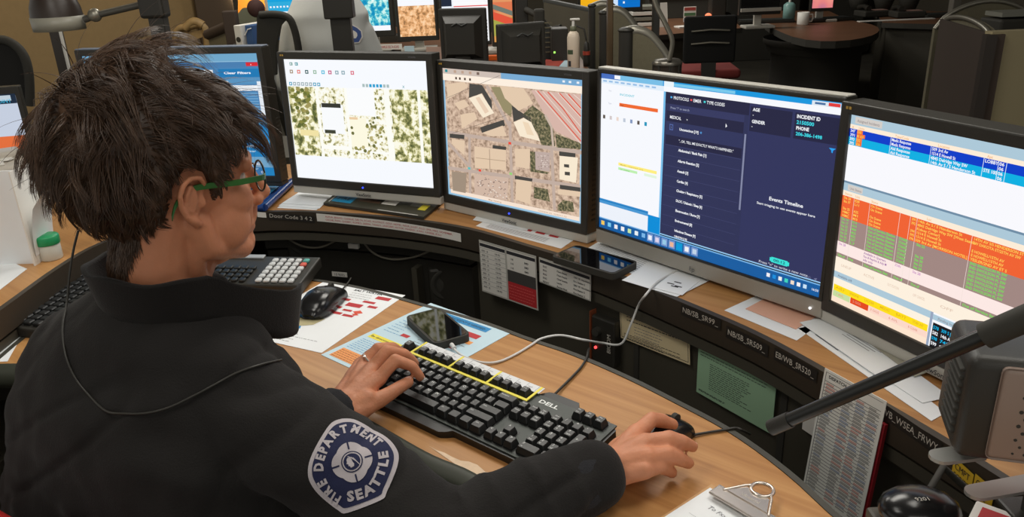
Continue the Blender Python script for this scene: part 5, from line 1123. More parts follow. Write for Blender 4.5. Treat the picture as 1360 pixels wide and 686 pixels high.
quadsheet('loose_paper', 'white sheet with a creased corner beside the cable, in front of the wide monitor', [(826, 372), (899, 394), (945, 371), (870, 345)], .0016, PAPER)
quadsheet('note_slip', 'small note slip with a black pen drawing on the sheet by the cable', [(868, 382), (906, 392), (930, 372), (893, 363)], .0028, PAPER, fn=doodle, cat='note')
PINK = mat('salmon_paper', hx(232, 178, 152), .6)
quadsheet('document_sleeve', 'white sheet in a clear sleeve lying under the salmon card', [(962, 412), (1058, 452), (1098, 424), (1010, 390)], .0004, PAPER, cat='paper')
quadsheet('salmon_card', 'salmon pink card under the gap between the wide and the right monitor', [(990, 410), (1057, 437), (1095, 413), (1022, 393)], .0016, PINK, cat='card', fn=lambda mb, B2: qtext(mb, B2, 'FACILITY', .15, .7, .08, .2, INK))
quadsheet('loose_paper', 'long white sheet nearest the shelf edge under the right monitor', [(1060, 436), (1237, 559), (1256, 548), (1100, 428)], .0004, PAPER, fn=lambda mb, B2: [qr(mb, B2, .1, .2, .3, .24, INKG)])
quadsheet('loose_paper', 'white sheet second from the bottom in the pile under the right monitor', [(1066, 431), (1225, 535), (1262, 527), (1120, 425)], .0016, PAPER)
quadsheet('loose_paper', 'topmost white sheet of the pile under the right monitor, with pencil notes', [(1062, 428), (1180, 510), (1225, 494), (1100, 420)], .0030, PAPER, fn=lambda mb, B2: [qr(mb, B2, .3 + .02 * k, .6 + .1 * k, .6 + .03 * k, .62 + .1 * k, INKG) for k in range(3)])
quadsheet('grey_leaflet', 'grey green leaflet with writing at the foot of the right monitor', [(1120, 430), (1215, 500), (1250, 488), (1140, 420)], .0042, mat('leaflet_grey', hx(168, 164, 148), .6), fn=lambda mb, B2: [qr(mb, B2, .4 + .05 * k, .2 + .2 * k, .6 + .05 * k, .23 + .2 * k, INK) for k in range(4)])
# blue tray under the half hidden monitor
tr = thing('letter_tray', 'glossy blue tray with papers under the half hidden blue window monitor', 'tray', S_(360, 262))
m = MB(); DBL = mat('tray_blue', hx(34, 66, 128), .25); c = [S_(343, 281), S_(352, 281), S_(389, 246), S_(345, 243)]
c[0] = S_(300, 281); c[3] = S_(322, 243)
m.prism([(p.x, p.y) for p in c], ZS + .0002, ZS + .004, DBL); m.build('floor_plate', tr, world=True)
m = MB(); m.tube([c[1] + V((0, 0, .012)), c[2] + V((0, 0, .012))], .010, DBL, n=10); m.build('side_rim', tr, world=True)
m = MB(); m.tube([c[0] + V((0, 0, .012)), c[1] + V((0, 0, .012))], .010, DBL, n=10); m.build('front_rim', tr, world=True)
quadsheet('blue_leaflet', 'bright blue and white leaflet lying in the blue tray', [(315, 268), (345, 268), (372, 246), (335, 246)], .006, mat('leaflet_blue', hx(60, 160, 220), .4), cat='paper')
# ------------------------------------------------------------------ cards hung on the shelf edge and panels
def card(name, label, tl, tr, hgt, curve, mt, fn, lean=0, cat='card', w=None, h2=None):
    a = on_curve(*tl, curve); b = on_curve(*tr, curve); F_ = wallframe(a, b); W_ = math.hypot(b.x - a.x, b.y - a.y) if w is None else w
    sl = (b.z - a.z) / max(W_, .01); F_ = F_ @ Matrix.Rotation(math.atan(sl), 4, 'Z') @ Matrix.Rotation(lean, 4, 'X')
    t = thing(name, label, cat, F_); m = MB(); m.box((W_ / 2, -hgt / 2, 0), (W_, hgt, .001), mt); m.build('sheet', t)
    pm = MB(); fn(pm, W_, hgt, .0009); pm.build('printing', t); return t
CE = off(SHc, -.004)
GCARD = mat('card_grey', hx(190, 188, 180), .45)
def tab1(pm, W_, h, z):
    pm.rect(.003, -h + .004, W_ * .47, -.004, z, LBL); pm.rect(W_ * .5, -h + .004, W_ - .003, -.004, z, LBL)
    for x0, x1 in ((.003, W_ * .47), (W_ * .5, W_ - .003)):
        pm.rect(x0, -.014, x1, -.006, z + .0002, INK)
    for i in range(9):
        y = -.018 - i * .0112; pm.rect(.003, y, W_ * .47, y + .0006, z + .0003, INKG); pm.text('KFD  15', .008, y - .008, .0045, INK, z=z + .0003, bold=.02); pm.text('1%d FD' % (30 + i), W_ * .28, y - .008, .0045, INK, z=z + .0003, bold=.02)
    for i in range(3):
        y = -.018 - i * .0105; pm.text('118', W_ * .56, y - .008, .0045, INK, z=z + .0003, bold=.02); pm.text('EMD', W_ * .8, y - .008, .0045, INK, z=z + .0003, bold=.02)
    pm.rect(W_ * .5, -h * .62, W_ - .003, -.051, z + .0003, mat('print_dark_grey', hx(70, 68, 66), .6)); pm.rect(W_ * .5, -h + .004, W_ - .003, -h * .62, z + .0003, RED); lines(pm, W_ * .52, W_ - .006, -h * .68, -h + .012, 5, z + .0006, mat('print_pale_red', hx(230, 120, 115), .6))
card('phone_list_card', 'card with two small tables and a red block hanging on the shelf edge', (636, 318), (712, 340), .128, CE, GCARD, tab1)
def tab2(pm, W_, h, z):
    pm.rect(.003, -h + .003, W_ - .003, -.003, z, LBL); pm.rect(.003, -.011, W_ - .003, -.004, z + .0002, INK)
    for i, rw in enumerate([('ENG', 'Fleet Attack', '1001 W. Northlake'), ('ENG', 'Fleet Attack', 'Fire Station 5'), ('ENG', 'Chief Seattle', '2801 W. Northlake'), ('ENG', 'Leschi', 'Fire Station 5'), ('FBOAT', 'Rescue Boat', 'Fire Station 3')]):
        y = -.0195 - i * .0088
        for s, x in zip(rw, (.01, .045, .085)): pm.text(s, x * W_ / .125, y, .0042, INK, z=z + .0003, bold=.02)
card('boat_list_card', 'small white table of boats hanging on the shelf edge left of the large smartphone', (716, 341), (785, 365), .058, CE, GCARD, tab2)
TAN = mat('card_tan', hx(222, 204, 164), .5)
def tan(pm, W_, h, z):
    for x0, y0, x1, y1 in ((.003, -.004, W_ - .003, -.005), (.003, -h + .004, W_ - .003, -h + .005), (.003, -h + .004, .004, -.004), (W_ - .004, -h + .004, W_ - .003, -.004)): pm.rect(x0, min(y0, y1), x1, max(y0, y1), z, INK)
    lines(pm, .02, W_ - .02, -.012, -.020, 2, z, INK, hh=.002, left=.05); lines(pm, .04, W_ - .03, -.03, -.055, 5, z, left=.5); lines(pm, .01, W_ - .02, -.062, -h + .014, 4, z, INK)
card('instruction_card', 'tan typed card fixed to the dark panel below the shelf', (823, 408), (916, 441), .066, off(PANC, -.004), TAN, tan)
GRN = mat('card_green', hx(158, 194, 160), .5)
def grn(pm, W_, h, z): lines(pm, .006, W_ - .01, -.006, -.012, 2, z, INK, left=.02); lines(pm, .03, W_ - .02, -.022, -h + .022, 13, z, INK, left=.35); lines(pm, .006, .07, -h + .010, -h + .008, 2, z, INK)
card('procedure_card', 'green typed sheet fixed to the dark panel left of the hanging list', (928, 460), (1031, 512), .094, off(PANC, -.004), GRN, grn)
GRP = mat('list_paper', hx(232, 232, 226), .5)
def lst(pm, W_, h, z):
    pm.rect(.004, -.0045, W_ - .004, -.004, z, INK); pm.rect(.004, -h + .004, .0048, -.004, z, INK); pm.text('DISPATCH CODES', .01, -.012, .005, INK, z=z, bold=.02)
    rr = random.Random(4)
    for i in range(34):
        y = -.018 - i * (h - .026) / 34; pm.rect(.005, y, W_ - .005, y + .0007, z, INK)
        for x in (.008, W_ * .38, W_ * .58, W_ * .78):
            pm.rect(x, y - .0042, x + rr.uniform(.012, W_ * .17), y - .0014, z, rr.choice([mat('print_rose', hx(212, 168, 160), .6), mat('print_mist', hx(165, 174, 190), .6), mat('print_pale', hx(172, 172, 168), .6), mat('print_pale', hx(172, 172, 168), .6)]))
lc = card('code_list', 'long ruled list with red and blue entries hanging over the shelf edge', (1096, 488), (1178, 533), .205, off(SHc, -.008), GRP, lst, lean=R(-6))
a = on_curve(1172, 540, off(SHc, -.006)); b = on_curve(1180, 545, off(SHc, -.006))
m = MB(); F_ = lc.matrix_basis; m.box((.056, -.125, -.006), (.112, .18, .006), mat('folder_red', hx(150, 30, 40), .5), M=F_); tag(m.build('red_folder'), 'dark red folder hanging right behind the long ruled list', 'folder')
# plates and boxes in the bay
m = MB(); p = on_curve(1068, 520, off(PANC, -.004)); F_ = wallframe(p, V((p.x + .1, p.y - .22, p.z))); m.box((.02, -.02, 0), (.03, .09, .003), LBL, M=F_); m.text('I', .013, -.03, .03, INK, z=.002, M=F_, bold=.04); tag(m.build('wall_plate'), 'narrow white plate with a black letter I half behind the hanging list', 'plate')
p = on_curve(800, 425, off(PANC, -.025)); F_ = wallframe(p, V((p.x + .12, p.y - .13, p.z))); F_.translation = p + V((0, 0, -.05))
sp = thing('control_box', 'black box with a knob and a glowing red light below the shelf', 'control box', F_)
m = MB(); m.box((0, .0, -.012), (.062, .105, .022), BLK, bev=.004); m.text('BICOM', .022, -.02, .010, LTXT, rot=R(90), z=.0005); m.build('case', sp)
m = MB(); m.cyl((-.012, .022, -.001), (-.012, .022, .010), .009, BLKM); m.build('knob', sp); m = MB(); m.cyl((-.018, -.018, -.001), (-.018, -.018, .002), .003, em(255, 70, 70, 2.5), n=10); m.build('indicator_lamp', sp)
m = MB(); m.box((-.034, 0, -.01), (.0015, .12, .02), mat('copper_strip', hx(150, 80, 50), .5)); m.build('side_strip', sp)
LB = off(left, .10)
def bay(px, py, d=.10): return on_curve(px, py, off(left, d))
def speaker_unit(label, px, py, s=1):
    p = bay(px, py, .06); t = thing('desk_speaker', label, 'speaker', V((p.x, p.y, ZD - .2))); h = p.z - (ZD - .2)
    F_ = Matrix.Translation((0, 0, h)) @ Matrix.Rotation(math.atan2(-p.x - .1, p.y - .6), 4, 'Z')
    m = MB(); m.box((0, .05, -h / 2), (.09 * s, .08, h + .03), BLK, bev=.008); m.build('cabinet', t, M=F_)
    m = MB(); m.lathe([(.0, .004), (.012, .003), (.030 * s, -.004), (.038 * s, .004), (.042 * s, .0)], BLKM, M=Matrix.Translation((0, .008, -.03)) @ Matrix.Rotation(R(90), 4, 'X')); m.build('speaker_cone', t, M=F_); return t
speaker_unit('round fronted black speaker in the open bay under the door code label', 402, 305)
speaker_unit('round fronted black speaker in the open bay left of the card with two tables', 592, 365)
gc = mat('cable_grey', hx(120, 115, 102), .6)
cable('signal_cable', 'grey cable looping in the open bay under the alphabet strip', [bay(455, 300, .05), bay(475, 312, .05), bay(495, 335, .05), bay(520, 344, .05), bay(550, 341, .05), bay(580, 330, .05), bay(605, 328, .06), bay(620, 345, .08)], .003, gc)
cable('signal_cable', 'pale cable crossing the bay from the left speaker up towards the shelf', [bay(372, 310, .05), bay(400, 326, .04), bay(425, 328, .04), bay(450, 318, .05), bay(476, 310, .06)], .003, gc)
cable('signal_cable', 'thin dark cable running behind the other bay cables', [bay(360, 300, .12), bay(420, 322, .10), bay(470, 326, .10), bay(540, 324, .10), bay(600, 318, .12)], .0025, DKG)
m = MB(); p = bay(470, 326, .045); F_ = wallframe(p, bay(500, 330, .045)); m.box((0, 0, 0), (.03, .014, .012), LBL, M=F_, bev=.002); tag(m.build('cable_tag'), 'small cream tag on the cables under the alphabet strip', 'tag')
# low rack rails at desk level behind the desk
rk = thing('equipment_rack', 'low black equipment rack standing in the open bay behind the desk', 'rack', V((-.35, 1.75, ZD - .2)))
for z0, z1, d0, d1 in ((.0, .13, .06, .09), (.16, .185, .05, .10)):
    m = MB(); seg = [p for p in left if p.x > -.66 and p.y < 2]; ribbon(m, off(seg, d0), off(seg, d1), ZD - .2 + z0, ZD - .2 + z1 + .02, BLK); m.build('rail', rk, world=True)
p = bay(451, 364, .045); F_ = wallframe(p, bay(480, 368, .045)); m = MB(); m.box((0, 0, 0), (.045, .013, .002), LBL, M=F_); m.text('10 96RS', 0, -.004, .007, INK, z=.0013, M=F_, align='C'); m.build('asset_tag', rk, world=True, label='cream asset tag')
# ------------------------------------------------------------------ keypad unit and second keyboard
a, b = D(293, 378, .02), D(412, 378, .02)
F_ = TR(*D(343, 380, 0).xy, ZD, R(-9)) @ Matrix.Rotation(R(6), 4, 'X')
F_ = Matrix.Translation((0, 0, .004)) @ F_
kp = thing('dispatch_keypad', 'black keypad unit with white, teal and red square keys behind the collar', 'keypad', F_)
m = MB(); m.box((.0, .02, .014), (.24, .135, .026), BLK, bev=.004); m.build('case', kp)
m = MB(); m.box((-.065, .079, .029), (.105, .016, .004), mat('grey_plate', hx(165, 168, 170), .4), bev=.001); m.build('top_plate', kp)
for j in range(6):
    for i in range(5):
        c = mat('key_teal', hx(90, 170, 160), .4) if (j, i) == (5, 4) else mat('key_red', hx(220, 100, 85), .4) if (j, i) == (4, 4) else mat('key_white', hx(212, 214, 214), .4)
        m = MB(); m.box((0, 0, .003), (.0135, .0135, .007), c, bev=.002, seg=1); m.text('%d' % ((i * 3 + j * 5) % 10), -.004, -.002, .004, INK, z=.0068); m.build('key', kp, M=TR(.022 + i * .0185, -.032 + j * .0185, .027))
for j in range(4):
    for i in range(6):
        m = MB(); m.box((0, 0, .003), (.0135, .0135, .007), KEYM, bev=.002, seg=1); m.build('key', kp, M=TR(-.108 + i * .0185, -.032 + j * .0185, .027))
m = MB(); 
F_ = TR(D(97, 378, 0).x + .055, D(97, 378, 0).y - .03, ZD, R(78)) @ Matrix.Rotation(R(4), 4, 'X')
kb2 = thing('keyboard', 'black keyboard half hidden behind the shoulder on the left wing of the desk', 'keyboard', F_)
m = MB(); m.box((-.06, 0, .013), (.36, .145, .022), BLK, bev=.004); m.build('base_tray', kb2)
m = MB(); m.box((.04, .10, .02), (.10, .05, .006), mat('grey_plate', hx(165, 168, 170), .4), bev=.002); m.build('label_plate', kb2)
for j in range(6):
    for i in range(15):
        m = MB(); m.box((0, 0, .004), (.0165, .0165, .008), KEYM, bev=.002, seg=1); m.build('key', kb2, M=TR(-.22 + i * .0205, -.055 + j * .0205, .024))
# ------------------------------------------------------------------ left wing
def jar():
    p = S_(69, 343, 0); t = thing('pill_pot', 'white pot with a green screw lid on the left shelf', 'pot', V((p.x, p.y, ZS)))
    m = MB(); m.lathe([(0, 0), (.022, 0), (.0235, .003), (.0235, .034), (.021, .038), (0, .038)], mat('pot_translucent', hx(205, 205, 195), .35)); m.build('pot_body', t)
    m = MB(); m.lathe([(.0245, .036), (.0255, .038), (.0255, .053), (.0235, .056), (0, .0565)], mat('lid_green', hx(28, 150, 92), .4), n=40); m.build('lid', t)
jar()
a, b = S_(-14, 358), S_(37, 356); F_ = wallframe(a, b)
bd = thing('file_holder', 'tall white upright paper folder at the left edge of the shelf', 'folder', TR(a.x, a.y, ZS, math.atan2(b.y - a.y, b.x - a.x)))
m = MB(); 
for i in range(5): m.box((.045, .03 + i * .012, .105 - i * .002), (.095, .004, .21 - i * .004), PAPER); 
m.build('page_stack', bd)
m = MB(); m.box((.092, .05, .105), (.003, .075, .212), LBL); m.build('spine', bd)
m = MB(); 
vs = []; 
for i in range(9):
    t = i / 8; x = .096 + .075 * t ** 1.6 * (1 if t > .5 else .8); z = .21 * 0 + .02 + .15 * math.sin(t * math.pi / 2)
    vs += [(x, .02, z), (x, .10, z)]
m.add(vs, [(2 * i, 2 * i + 2, 2 * i + 3, 2 * i + 1) for i in range(8)], PAPER, True); m.build('curled_page', bd)
quadsheet('loose_paper', 'white sheet under the upright folder on the left shelf', [(-20, 400), (36, 357), (20, 350), (-20, 352)], .0004, PAPER)
m = MB(); c = [D(-30, 482, 0), D(10, 480, 0), D(37, 432, 0), D(-10, 455, 0)]; m.prism([(p.x, p.y) for p in c], ZD + .0004, ZD + .001, PAPER); tag(m.build('loose_paper'), 'white sheet on the left wing of the desk beside the person\'s shoulder', 'paper')
# white desk telephone behind the folder
p = S_(20, 232); t = thing('desk_telephone', 'off-white desk telephone at the left edge of the shelf', 'telephone', TR(p.x - .03, p.y - .07, ZS, R(35)) )
TEL = mat('phone_ivory', hx(198, 190, 178), .45)
m = MB(); m.box((0, 0, .03), (.20, .20, .05), TEL, bev=.01, seg=3); m.box((.02, .05, .065), (.15, .09, .03), TEL, bev=.008, seg=3); m.build('base', t)
m = MB(); m.tube([(-.08, -.08, .07), (-.082, -.04, .09), (-.082, .04, .09), (-.08, .08, .07)], [.026, .018, .018, .026], TEL, n=12); m.build('handset', t)
for j in range(4):
    for i in range(3): m = MB(); m.box((0, 0, .003), (.014, .011, .006), LBL, bev=.002, seg=1); m.build('key', t, M=TR(-.01 + i * .022, -.06 + j * .018, .055))
m = MB(); m.lathe([(0, 0), (.02, 0), (.022, .003), (.016, .006), (0, .007)], LBL); m.build('dial_ring', t, M=TR(.05, -.0, .058))
p = Q(14, 148, 2.62); t = thing('computer_monitor', 'small monitor with an orange strip at the far left edge', 'monitor', TR(p.x, p.y, ZS, R(12)))
m = MB(); zc = p.z - ZS; m.box((-.10, .02, zc - .02), (.28, .03, .20), BLK, bev=.004); m.build('housing', t)
m = MB(); m.rect(-.22, -.09, .025, .06, 0, em(196, 205, 222)); m.rect(-.22, .035, .025, .066, .0004, em(24, 40, 60)); m.rect(-.22, .045, .01, .062, .0008, em(190, 205, 215)); m.rect(-.22, -.115, .025, -.07, .0008, em(226, 110, 60)); m.text('POINT', -.04, .038, .012, em(60, 180, 220), z=.001); m.build('screen', t, M=Matrix.Translation((0, .004, zc - .01)) @ Matrix.Rotation(R(90), 4, 'X'))
m = MB(); m.box((-.1, .05, (zc - .1) / 2), (.05, .03, zc), BLK); m.box((-.1, .05, .006), (.2, .14, .012), BLK, bev=.004); m.build('stand', t)
# ------------------------------------------------------------------ radio, microphone boom and red box on the right
c = P(1306, 600, .62); 
rp = Q(1262, 598, .70); 
F_ = TR(rp.x, rp.y, rp.z, R(-18)) @ Matrix.Rotation(R(0), 4, 'X')
radio = thing('desk_radio', 'black radio loudspeaker with a brown grey perforated front at the right edge', 'radio', F_)
m = MB(); W1, H1 = .14, .118
m.box((.034 + .05, .035, H1 / 2), (.17, .10, H1), BLK, bev=.012, seg=4); 
for k in range(9): m.box((.012 - .014 + .0, .022, .025 + k * .009), (.006, .05, .0035), BLKM, bev=.001, seg=1)
m.build('case', radio)
m = MB(); m.box((.102, -.0165, .060), (.150, .006, .104), mat('grille_plate', hx(150, 130, 118), .45, metal=.1), bev=.006, seg=3)
for i in range(9):
    for j in range(11):
        r_ = .0033 - .00035 * max(0, 3 - i) - .0002 * abs(j - 5)
        m.cyl((.050 + i * .0105 + (j % 2) * .005, -.0192, .018 + j * .008), (.050 + i * .0105 + (j % 2) * .005, -.0200, .018 + j * .008), max(r_, .0012), BLKM, n=8)
m.build('perforated_front', radio)
m = MB(); m.box((.10, .0, -.006), (.05, .05, .012), BLK); m.build('mount', radio)
for k, (px0, py0, px1, py1, nm) in enumerate([(1236, 608, 1300, 600, 'grey blade of a bracket below the radio'), (1284, 656, 1380, 640, 'grey blade of a bracket beside the red box')]):
    z = rp.z - .012 - k * .045; a, b = P(px0, py0, z), P(px1, py1, z - .001); mb = MB(); F_ = frame(a, b); L = (b - a).length
    mb.prism([(.004 * math.cos(q) * 3 + .012, .012 * math.sin(q)) for q in [math.pi / 2 + i * math.pi / 8 for i in range(9)]] + [(L, -.012), (L, .014)], -.002, .002, mat('bracket_grey', hx(165, 165, 160), .4, metal=.5), M=F_); tag(mb.build('bracket_blade'), nm, 'bracket')
# support shelf of the radio
a = V((.66, .70, 0)); 
pl = thing('radio_stand', 'black stand carrying the radio and its bracket blades', 'stand', V((rp.x + .14, rp.y - .02, ZS)))
hz_ = rp.z - .012 - ZS
m = MB(); m.box((0, 0, hz_ / 2 if hz_ > .02 else .01), (.09, .06, max(hz_, .02)), BLK, bev=.003); m.build('upright', pl)
m = MB(); m.box((0.02, 0, .004), (.16, .10, .008), BLK, bev=.003); m.build('base_plate', pl)
# yellow labels on the edge near the radio
curved_label('edge_label', 'yellow label reading CMPT SCRIPT below the radio', 1268, 606, 1294, 630, .030, YELL := mat('label_yellow', hx(226, 186, 50), .5), [('CMPT', .1, .55, .009, INK, .75), ('SCRIPT', .1, .12, .009, INK, .8)])
curved_label('edge_label', 'yellow label reading CMD 1 beside the bracket blade', 1296, 628, 1322, 650, .030, YELL, [('CMD 1', .1, .55, .009, INK, .75), ('C', .4, .12, .009, INK, None)])
# boom
A0, A1 = Q(1028, 566, .74), Q(1340, 432, .62)
bm_ = thing('microphone_boom', 'slim black boom arm crossing in front of the right monitor', 'boom arm', A1)
m = MB(); m.tube([A0, A1], .0074, mat('boom_black', hx(36, 37, 36), .3), n=18); m.build('tube', bm_, world=True)
d = (A1 - A0).normalized(); m = MB(); m.cyl(A0 - d * .004, A0 + d * .022, .0088, BLK); m.cyl(A0 - d * .0045, A0 - d * .004, .006, SILV); m.build('tip', bm_, world=True)
m = MB(); m.cyl(A1 - d * .022, A1 + d * .03, .0118, BLKM, n=20); m.build('collar', bm_, world=True)
e = V((.86, .76, ZS + .16))
m = MB(); m.tube([A1 + d * .02, A1 + d * .12, e, V((.88, .80, ZS + .002))], [.010, .012, .014, .02], BLK, n=12); m.build('support', bm_, world=True)
# dark mouse / headset puck and the red box lower right
p = Q(1222, 668, .72); t = thing('headset_puck', 'dark rounded charging puck below the radio', 'charger', V((p.x, p.y, p.z - .02)))
m = MB(); m.sphere((0, 0, .012), (.045, .035, .022), BLKG_M); m.text('9201', -.012, -.012, .006, LTXT, z=.0335); m.build('shell', t); m = MB(); m.tube([(.02, .02, .02), (.05, .05, .03), (.08, .05, .0)], .004, BLKM); m.build('hook', t)
m = MB(); m.box((.0, .0, -.05), (.09, .06, .09), CONS, bev=.004); m.build('dock', t)
p = P(1299, 661, ZD + .08); F_ = TR(p.x - .004, p.y - .004, ZD + .001, R(-42)) @ Matrix.Translation((0, -.10, 0))
t = thing('first_aid_box', 'red and white box at the lower right corner', 'box', F_)
m = MB(); m.box((.06, .05, .04), (.12, .10, .08), LBL, bev=.002); m.build('carton', t)
m = MB(); m.rect(.008, .006, .114, .090, .0806, RED); m.add([(.006, -.0005, .002), (.114, -.0005, .002), (.114, -.0005, .072), (.006, -.0005, .072)], [(0, 1, 2, 3)], RED); m.build('red_panel', t, label='red face')
m = MB(); pass

# ------------------------------------------------------------------ the rest of the room
OLV = mat('partition_olive', hx(112, 106, 86), .9, bump=.3, bscale=400, var=.06, vscale=80)
BRN = mat('partition_brown', hx(66, 54, 46), .85, bump=.2, bscale=300)
TRIM = mat('trim_silver', hx(150, 146, 134), .35, metal=.6)
def at_depth(mb, pts, Y, th, m, M=None):
    """upright slab whose outline is given as sight lines to a wall at depth Y"""
    ps = [Q(x, y, Y) for x, y in pts]; a = sum(ps[i].x * ps[(i + 1) % len(ps)].z - ps[(i + 1) % len(ps)].x * ps[i].z for i in range(len(ps)))
    if a < 0: ps = ps[::-1]
    n = len(ps); vs = [p for p in ps] + [p + V((0, th, 0)) for p in ps]
    mb.add(vs, [tuple(range(n)), tuple(range(2 * n - 1, n - 1, -1))] + [(i, n + i, n + (i + 1) % n, (i + 1) % n) for i in range(n)], m)
def counter(name, label, px, Z, th, top_m, body=None, body_px=None, zb=0):
    c = [P(x, y, Z) for x, y in px]; mid = sum(c, V()) / len(c); t = thing(name, label, 'desk', V((mid.x, mid.y, 0)))
    m = MB(); m.prism([(p.x, p.y) for p in c], Z - th, Z, top_m, side=BLKM); m.build('desk_top', t, world=True)
    if body:
        k = [V((mid.x + (p.x - mid.x) * .86, mid.y + (p.y - mid.y) * .86, 0)) for p in c]; m = MB(); m.prism([(p.x, p.y) for p in k], zb, Z - th, body); m.build('body', t, world=True)
    return t
ZN = .93
counter('neighbour_counter', 'brown topped counter of the next console, behind the tan map monitor', [(566, 96), (600, 98), (790, 103), (770, 74), (600, 62), (566, 62)], ZN, .03, DWOOD, CONS)
counter('far_console', 'far console shelf that carries the teal and orange screens', [(470, 62), (585, 70), (665, 78), (668, 44), (560, 36), (460, 34)], .80, .05, DWOOD, CONS)
def strip_on(name, label, a, b, h, m, txt=None, tm=None):
    F_ = frame(a, b, None); F_ = wallframe(a, b); t = MB(); L = (b - a).length; t.box((L / 2, -h / 2, .002), (L, h, .002), m, M=F_)
    if txt: t.text(txt, .02, -h * .75, h * .5, tm, z=.0045, M=F_, w=L - .04)
    return tag(t.build(name), label, 'label')
strip_on('far_label_strip', 'pale strip with small red lettering on the far console edge', Q(484, 59, 5.35), Q(534, 64, 5.30), .035, LBL, 'ALPHA BRAVO CHARLIE DELTA ECHO', RED)
strip_on('far_label', 'light blue label on the far console edge beside the red lettered strip', Q(537, 61, 5.28), Q(550, 62, 5.27), .05, PAPB)
def far_monitor(label, x0, y0, x1, y1, Y, screen_m, Zs, frame_m=BLK, bez=.02, turn=0, fn=None, foot=True):
    a, b = Q(x0, y0, Y), Q(x1, y1, Y); w_ = abs(b.x - a.x); h_ = abs(a.z - b.z); cx = (a.x + b.x) / 2
    t = thing('computer_monitor', label, 'monitor', TR(cx, Y, Zs, turn)); zc = (a.z + b.z) / 2 - Zs; m = MB()
    m.box((0, .025, zc - .006), (w_ + 2 * bez, .04, h_ + 2 * bez + .012), frame_m, bev=.006); m.build('housing', t)
    mb, r, p, l, tt = screen_kit(w_, h_, zc - h_ / 2); r(0, 0, 1, 1, screen_m, 0)
    if fn: fn(r, p, l, tt)
    mb.build('screen', t, M=Matrix.Translation((0, .0035, 0)))
    m = MB(); m.box((0, .06, max(zc - h_ / 2, .06) / 2), (.06, .03, max(zc - h_ / 2, .06) + .02), SILV, bev=.004); m.build('neck', t)
    if foot: m = MB(); m.box((0, .04, .012), (.24, .16, .022), SILV, bev=.006); m.build('foot', t)
    return t
TEAL = map_mat('aerial_teal', [(.42, (0, 140, 190)), (.5, (70, 190, 205)), (.56, (190, 240, 235)), (.7, (245, 252, 250))], 26, 7)
ORMAP = map_mat('aerial_orange', [(.38, (150, 110, 70)), (.48, (225, 165, 110)), (.56, (250, 200, 150)), (.7, (252, 236, 205))], 30, 7)
far_monitor('far monitor with a teal aerial image beside the black pole', 466, -14, 519, 40, 5.7, TEAL, .80, BLK, .03, fn=lambda r, p, l, t: r(0, .88, 1, 1, W_, 2))
far_monitor('far monitor with an orange aerial street image', 527, -6, 579, 47, 5.6, ORMAP, .80, BLK, .02, fn=lambda r, p, l, t: r(0, 0, 1, .26, W_, 2))
def win(r, p, l, t):
    r(0, .0, .22, .3, em(30, 40, 60), 2); r(.25, 0, 1, 1, em(250, 250, 252), 2); r(0, .42, .25, .5, em(40, 110, 200), 3); r(0, .6, .25, .64, em(40, 110, 200), 3); r(0, .78, .25, .84, em(30, 90, 190), 3); r(.26, .3, 1, .32, em(230, 90, 90), 3)
    for i, c in enumerate(((230, 90, 60), (250, 220, 80), (60, 170, 90), (40, 160, 200))): r(.02 + .05 * i, .88, .06 + .05 * i, .96, em(*c), 4)
far_monitor('far monitor with white and blue windows behind the first dark monitor back', 585, -12, 650, 54, 5.5, em(235, 240, 250), .80, BLK, .015, fn=win)
def poster(r, p, l, t):
    r(0, 0, 1, .35, em(226, 150, 100), 2); r(0, .35, 1, .5, em(222, 120, 80), 2); p([(0, .38), (1, .5), (1, .58), (0, .46)], em(110, 120, 110), 4); p([(0, .5), (1, .62), (1, .75), (0, .63)], em(225, 85, 60), 4); r(0, .6, 1, 1, em(165, 165, 75), 3); r(0, .9, 1, 1, em(215, 150, 80), 4)
far_monitor('tall monitor with orange, red and olive bands left of the second dark pole', 653, -26, 682, 55, 4.2, em(226, 150, 100), ZN, BLK, .012, fn=poster)
far_monitor('far monitor with a deep yellow screen above the partition', 771, -14, 797, 8, 6.2, em(240, 175, 20), ZD, BLK, .02)
def bluew(r, p, l, t): r(0, 0, .35, 1, em(205, 225, 250), 2); r(.5, .5, .55, .6, W_, 3); r(.5, .7, .55, .8, W_, 3)
far_monitor('far monitor with a bright blue desktop beside the yellow screen', 805, -16, 850, 9, 6.3, em(0, 110, 200), ZD, BLK, .02, fn=bluew)
def skyw(r, p, l, t): r(0, .55, 1, 1, em(40, 170, 220), 2); [r(.05 + i * .1, .7, .1 + i * .1, .76, W_, 3) for i in range(6)]; r(.15, .9, .6, 1, W_, 3)
far_monitor('cyan screen behind the seated person in the grey shirt', 352, -18, 402, 18, 5.2, em(0, 160, 220), .80, SILV, .02, fn=skyw)
